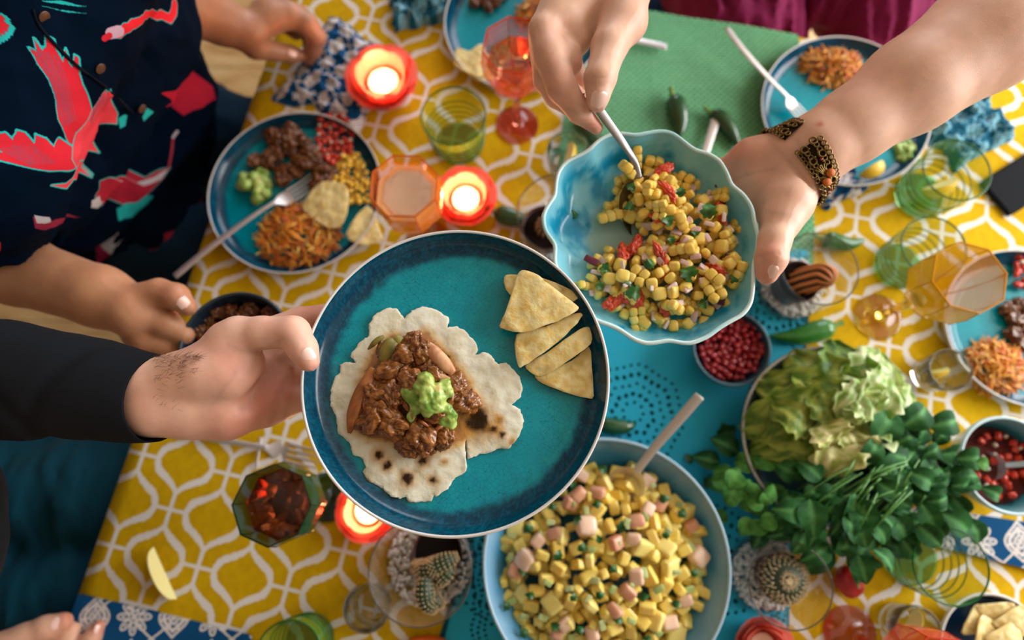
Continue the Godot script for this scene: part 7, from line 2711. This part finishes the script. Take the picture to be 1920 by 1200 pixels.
func shirt_uv(p: Vector3) -> Vector2:
	return Vector2((p - sh_o).dot(sh_u), (p - sh_o).dot(sh_v)) / 0.95 + Vector2(0.5, 0.42)

func shirt_man() -> void:
	shirt_axes()
	var root := thing("person", Vector3.ZERO, "man in a navy shirt printed with red cranes, one hand on the stew bowl", "person")
	# right forearm and hand round the bowl
	var b := []
	chain([[-70, 480, 0.16, 66], [40, 508, 0.205, 64], [187, 556, 0.215, 56], [250, 583, 0.218, 48]], 0.012, b)
	chain([[250, 583, 0.218, 46], [275, 560, 0.222, 30], [298, 548, 0.226, 25], [330, 556, 0.228, 24], [352, 577, 0.222, 17]], 0.006, b)
	chain([[250, 583, 0.218, 46], [266, 592, 0.216, 30], [310, 606, 0.208, 26], [345, 628, 0.198, 19]], 0.006, b)
	chain([[262, 610, 0.206, 34], [268, 632, 0.202, 26], [312, 646, 0.190, 24], [345, 660, 0.178, 18]], 0.004, b)
	chain([[262, 630, 0.190, 30], [270, 658, 0.184, 22], [308, 668, 0.172, 21], [340, 676, 0.164, 16]], 0.004, b)
	chain([[258, 600, 0.200, 36], [300, 630, 0.180, 28]], 0.010, b)
	cut([290, 560, 0.252, 3], [322, 588, 0.246, 4], 0.006, b)
	cut([262, 618, 0.236, 2.5], [330, 628, 0.222, 2.5], 0.005, b)
	var col := skin_color("b98560", "a0644a", [[300, 600, 0.22, 0.03, 0.6, "c78e70"], [330, 560, 0.24, 0.02, 0.5, "c98a70"], [255, 600, 0.24, 0.02, 0.4, "c89070"]], 0.15)
	var right := body(b, 0.0040, col)
	# left forearm and the hand at the napkin
	var b2 := []
	chain([[250, -60, 0.24, 60], [340, 8, 0.18, 55], [420, 42, 0.125, 40], [462, 60, 0.105, 32]], 0.012, b2)
	chain([[462, 60, 0.105, 32], [505, 30, 0.098, 30], [540, 28, 0.090, 26]], 0.010, b2)
	chain([[462, 68, 0.100, 30], [478, 88, 0.085, 22], [515, 96, 0.060, 17.5], [545, 102, 0.044, 16], [562, 104, 0.036, 12]], 0.005, b2)
	chain([[535, 26, 0.090, 24], [575, 44, 0.078, 20], [592, 68, 0.060, 18], [587, 94, 0.040, 14], [581, 116, 0.024, 8]], 0.005, b2)
	chain([[520, 18, 0.085, 24], [560, 30, 0.070, 20], [596, 70, 0.045, 16], [592, 100, 0.026, 11]], 0.005, b2)
	chain([[505, 20, 0.080, 24], [545, 30, 0.058, 19], [580, 60, 0.034, 15], [578, 90, 0.022, 10]], 0.005, b2)
	chain([[490, 22, 0.075, 22], [525, 40, 0.050, 16], [555, 62, 0.030, 13]], 0.005, b2)
	var left := body(b2, 0.0040, skin_color("b07c5a", "9c624a", [[400, 40, 0.14, 0.05, 0.6, "7d4d34"], [560, 40, 0.09, 0.03, 0.4, "b8806a"]], 0.15))
	var tb := []
	chain([[-70, 480, 0.16, 0.045], [-110, 440, 0.19, 0.045], [-75, 330, 0.33, 0.045]], 0.03, tb, true)
	chain([[250, -60, 0.24, 0.045], [220, -90, 0.29, 0.045], [120, -125, 0.36, 0.045]], 0.03, tb, true)
	chain([[-60, 300, 0.335, 0.045], [120, -125, 0.36, 0.045]], 0.03, tb, true)
	chain([[10, 40, 0.29, 0.04], [-36, -70, 0.42, 0.044], [-70, -140, 0.47, 0.050]], 0.03, tb, true)
	chain([[90, 140, 0.24, 0.085], [150, 220, 0.04, 0.095], [160, 250, -0.2, 0.10]], 0.05, tb, true)
	var trunk := body(tb, 0.009, col)
	var nk := P(-40, -80, 0.40)
	obj("body", joined([right, left, trunk, head_mesh(nk, P(700, 500, 0) - nk, "b98560")]), skin("tanned skin"), root)
	hair(nk, P(700, 500, 0) - nk, "1c1410", 0.02, root)
	nail(root, surf_index(right, 9.0), [344, 568], [352, 577], 0.0068, 0.0066)
	nail(root, surf_index(left, 9.0), [549, 99], [560, 102], 0.0070, 0.0064)
	# the shirt
	var sb := []
	chain([[-60, 310, 0.345, 0.080], [140, -110, 0.375, 0.080]], 0.04, sb, true)
	chain([[10, 290, 0.23, 0.115], [205, 20, 0.25, 0.105]], 0.05, sb, true)
	chain([[90, 330, 0.06, 0.125], [255, 150, 0.07, 0.112]], 0.05, sb, true)
	chain([[150, 380, -0.07, 0.12], [285, 240, -0.06, 0.112]], 0.05, sb, true)
	chain([[-60, 320, 0.34, 0.080], [-30, 425, 0.245, 0.072], [8, 462, 0.215, 0.062]], 0.02, sb, true)
	chain([[140, -110, 0.375, 0.078], [215, -90, 0.29, 0.064], [262, -62, 0.245, 0.058]], 0.02, sb, true)
	chain([[280, 330, -0.10, 0.075], [330, 440, -0.11, 0.075]], 0.04, sb, true)
	# the neck opening
	sb.append([P(-40, -60, 0.485), P(-90, -150, 0.57), 0.050, 0.075, 0.006, true])
	sb.append([P(8, 480, 0.20), P(60, 520, 0.20), 0.050, 0.056, 0.003, true])
	var sm := cloth_body(sb, 0.0062, 0.012, Vector3(330, 330, 330), func(_p: Vector3, _n: Vector3) -> Color: return Color.WHITE)
	sh_cells = surf_index(sm, 16.0)
	var arr := sm.surface_get_arrays(0)
	var uv := PackedVector2Array()
	for p in (arr[Mesh.ARRAY_VERTEX] as PackedVector3Array):
		uv.append(shirt_uv(p))
	arr[Mesh.ARRAY_TEX_UV] = uv
	var sm2 := ArrayMesh.new()
	sm2.add_surface_from_arrays(Mesh.PRIMITIVE_TRIANGLES, arr)
	var cm := mat("crane print cotton", Color.WHITE, 0.8)
	cm.albedo_texture = bird_texture()
	cm.metallic_specular = 0.12
	var shirt := obj("shirt", sm2, cm, root)
	# buttons along the front
	var bm := mat("shirt button", hex("5a3a2a"), 0.35)
	for q in [[85, 33, 0.36], [190, 130, 0.30], [268, 205, 0.20]]:
		var bt := obj("button", lathe([[0.0, 0.0], [0.0055, 0.0], [0.006, 0.001], [0.0055, 0.002], [0.003, 0.0016], [0.0, 0.0016]], 20), bm, shirt)
		var p := shirt_front(sm2, q[0], q[1])
		bt.position = p - ray(q[0], q[1]).normalized() * 0.001
		bt.basis = Basis(sh_u, sh_v.cross(sh_u) * -1.0, sh_v).orthonormalized()
	# placket: the overlapping edge of the shirt front
	var pl := PackedVector3Array()
	for p in spline([Vector2(62, 18), Vector2(75, 50), Vector2(110, 90), Vector2(150, 128), Vector2(200, 165), Vector2(250, 212)], 5):
		pl.append(shirt_front(sm2, p.x, p.y) - ray(p.x, p.y).normalized() * 0.0006)
	obj("placket", tube(pl, [0.0014, 0.0017, 0.0014], 8, 0.8), mat("navy seam", hex("040d1a"), 0.85), shirt)
	# jeans on his lap
	var lb := []
	chain([[120, 420, -0.16, 0.11], [300, 440, -0.13, 0.092], [470, 500, -0.14, 0.08]], 0.03, lb, true)
	chain([[260, 240, -0.16, 0.10], [380, 245, -0.14, 0.085], [560, 290, -0.15, 0.08]], 0.03, lb, true)
	chain([[150, 260, -0.2, 0.14], [260, 320, -0.2, 0.14]], 0.04, lb, true)
	chain([[470, 500, -0.14, 0.08], [480, 505, -0.58, 0.055]], 0.03, lb, true)
	chain([[560, 250, -0.14, 0.08], [565, 255, -0.58, 0.055]], 0.03, lb, true)
	obj("jeans", cloth_body(lb, 0.008, 0.008, Vector3(500, 500, 500), func(_p: Vector3, _n: Vector3) -> Color: return Color.WHITE), mat("dark denim", hex("122c40"), 0.85), root)

func shirt_front(_m: ArrayMesh, px: float, py: float) -> Vector3:
	return shirt_hit(px, py)

func build_all() -> void:
	runners()
	held_plate()
	held_bowl()
	corn_salad()
	plates_on_table()
	stew_bowl()
	mango_salad()
	small_bowls()
	greens()
	drinks()
	vases()
	sundries()
	woman()
	bracelet()
	black_sleeve()
	shirt_man()
	guest_chair()

func guest_chair() -> void:
	# a pale chair standing free at the far edge, a dark blue cloth over its corner
	var c := P(1290, -40, -0.29)
	var root := thing("dining_chair", Vector3(c.x, 0, c.z), "cream seated chair at the far table edge, left of the burgundy dress", "chair")
	root.rotation.y = -TURN
	var cm := mat("cream upholstery", hex("efe2b4"), 0.8)
	var wood := mat("chair wood", hex("c9a877"), 0.5)
	var seat := obj("seat", rbox(Vector3(0.16, 0.04, 0.40), 0.015, 5), cm, root)
	seat.position = Vector3(0, 0.45, -0.1)
	for sx in [-1, 1]:
		for sz in [-1, 1]:
			var l := obj("leg", rbox(Vector3(0.03, 0.43, 0.03), 0.004, 2), wood, root)
			l.position = Vector3(sx * 0.06, 0.215, -0.1 + sz * 0.17)
	var q := P(1236, -25, -0.22)
	var m := sheet(PackedVector2Array([Vector2(-0.10, -0.20), Vector2(0.04, -0.20), Vector2(0.055, 0.02), Vector2(0.04, 0.15), Vector2(-0.08, 0.14)]), 0.004, 0.012, func(p: Vector2) -> float: return 0.012 * noise.get_noise_2d(p.x * 400.0, p.y * 400.0))
	one("folded_cloth", m, mat("navy twill", hex("0d2238"), 0.85), q, "dark navy cloth hanging beside the cream chair at the far edge", "cloth")
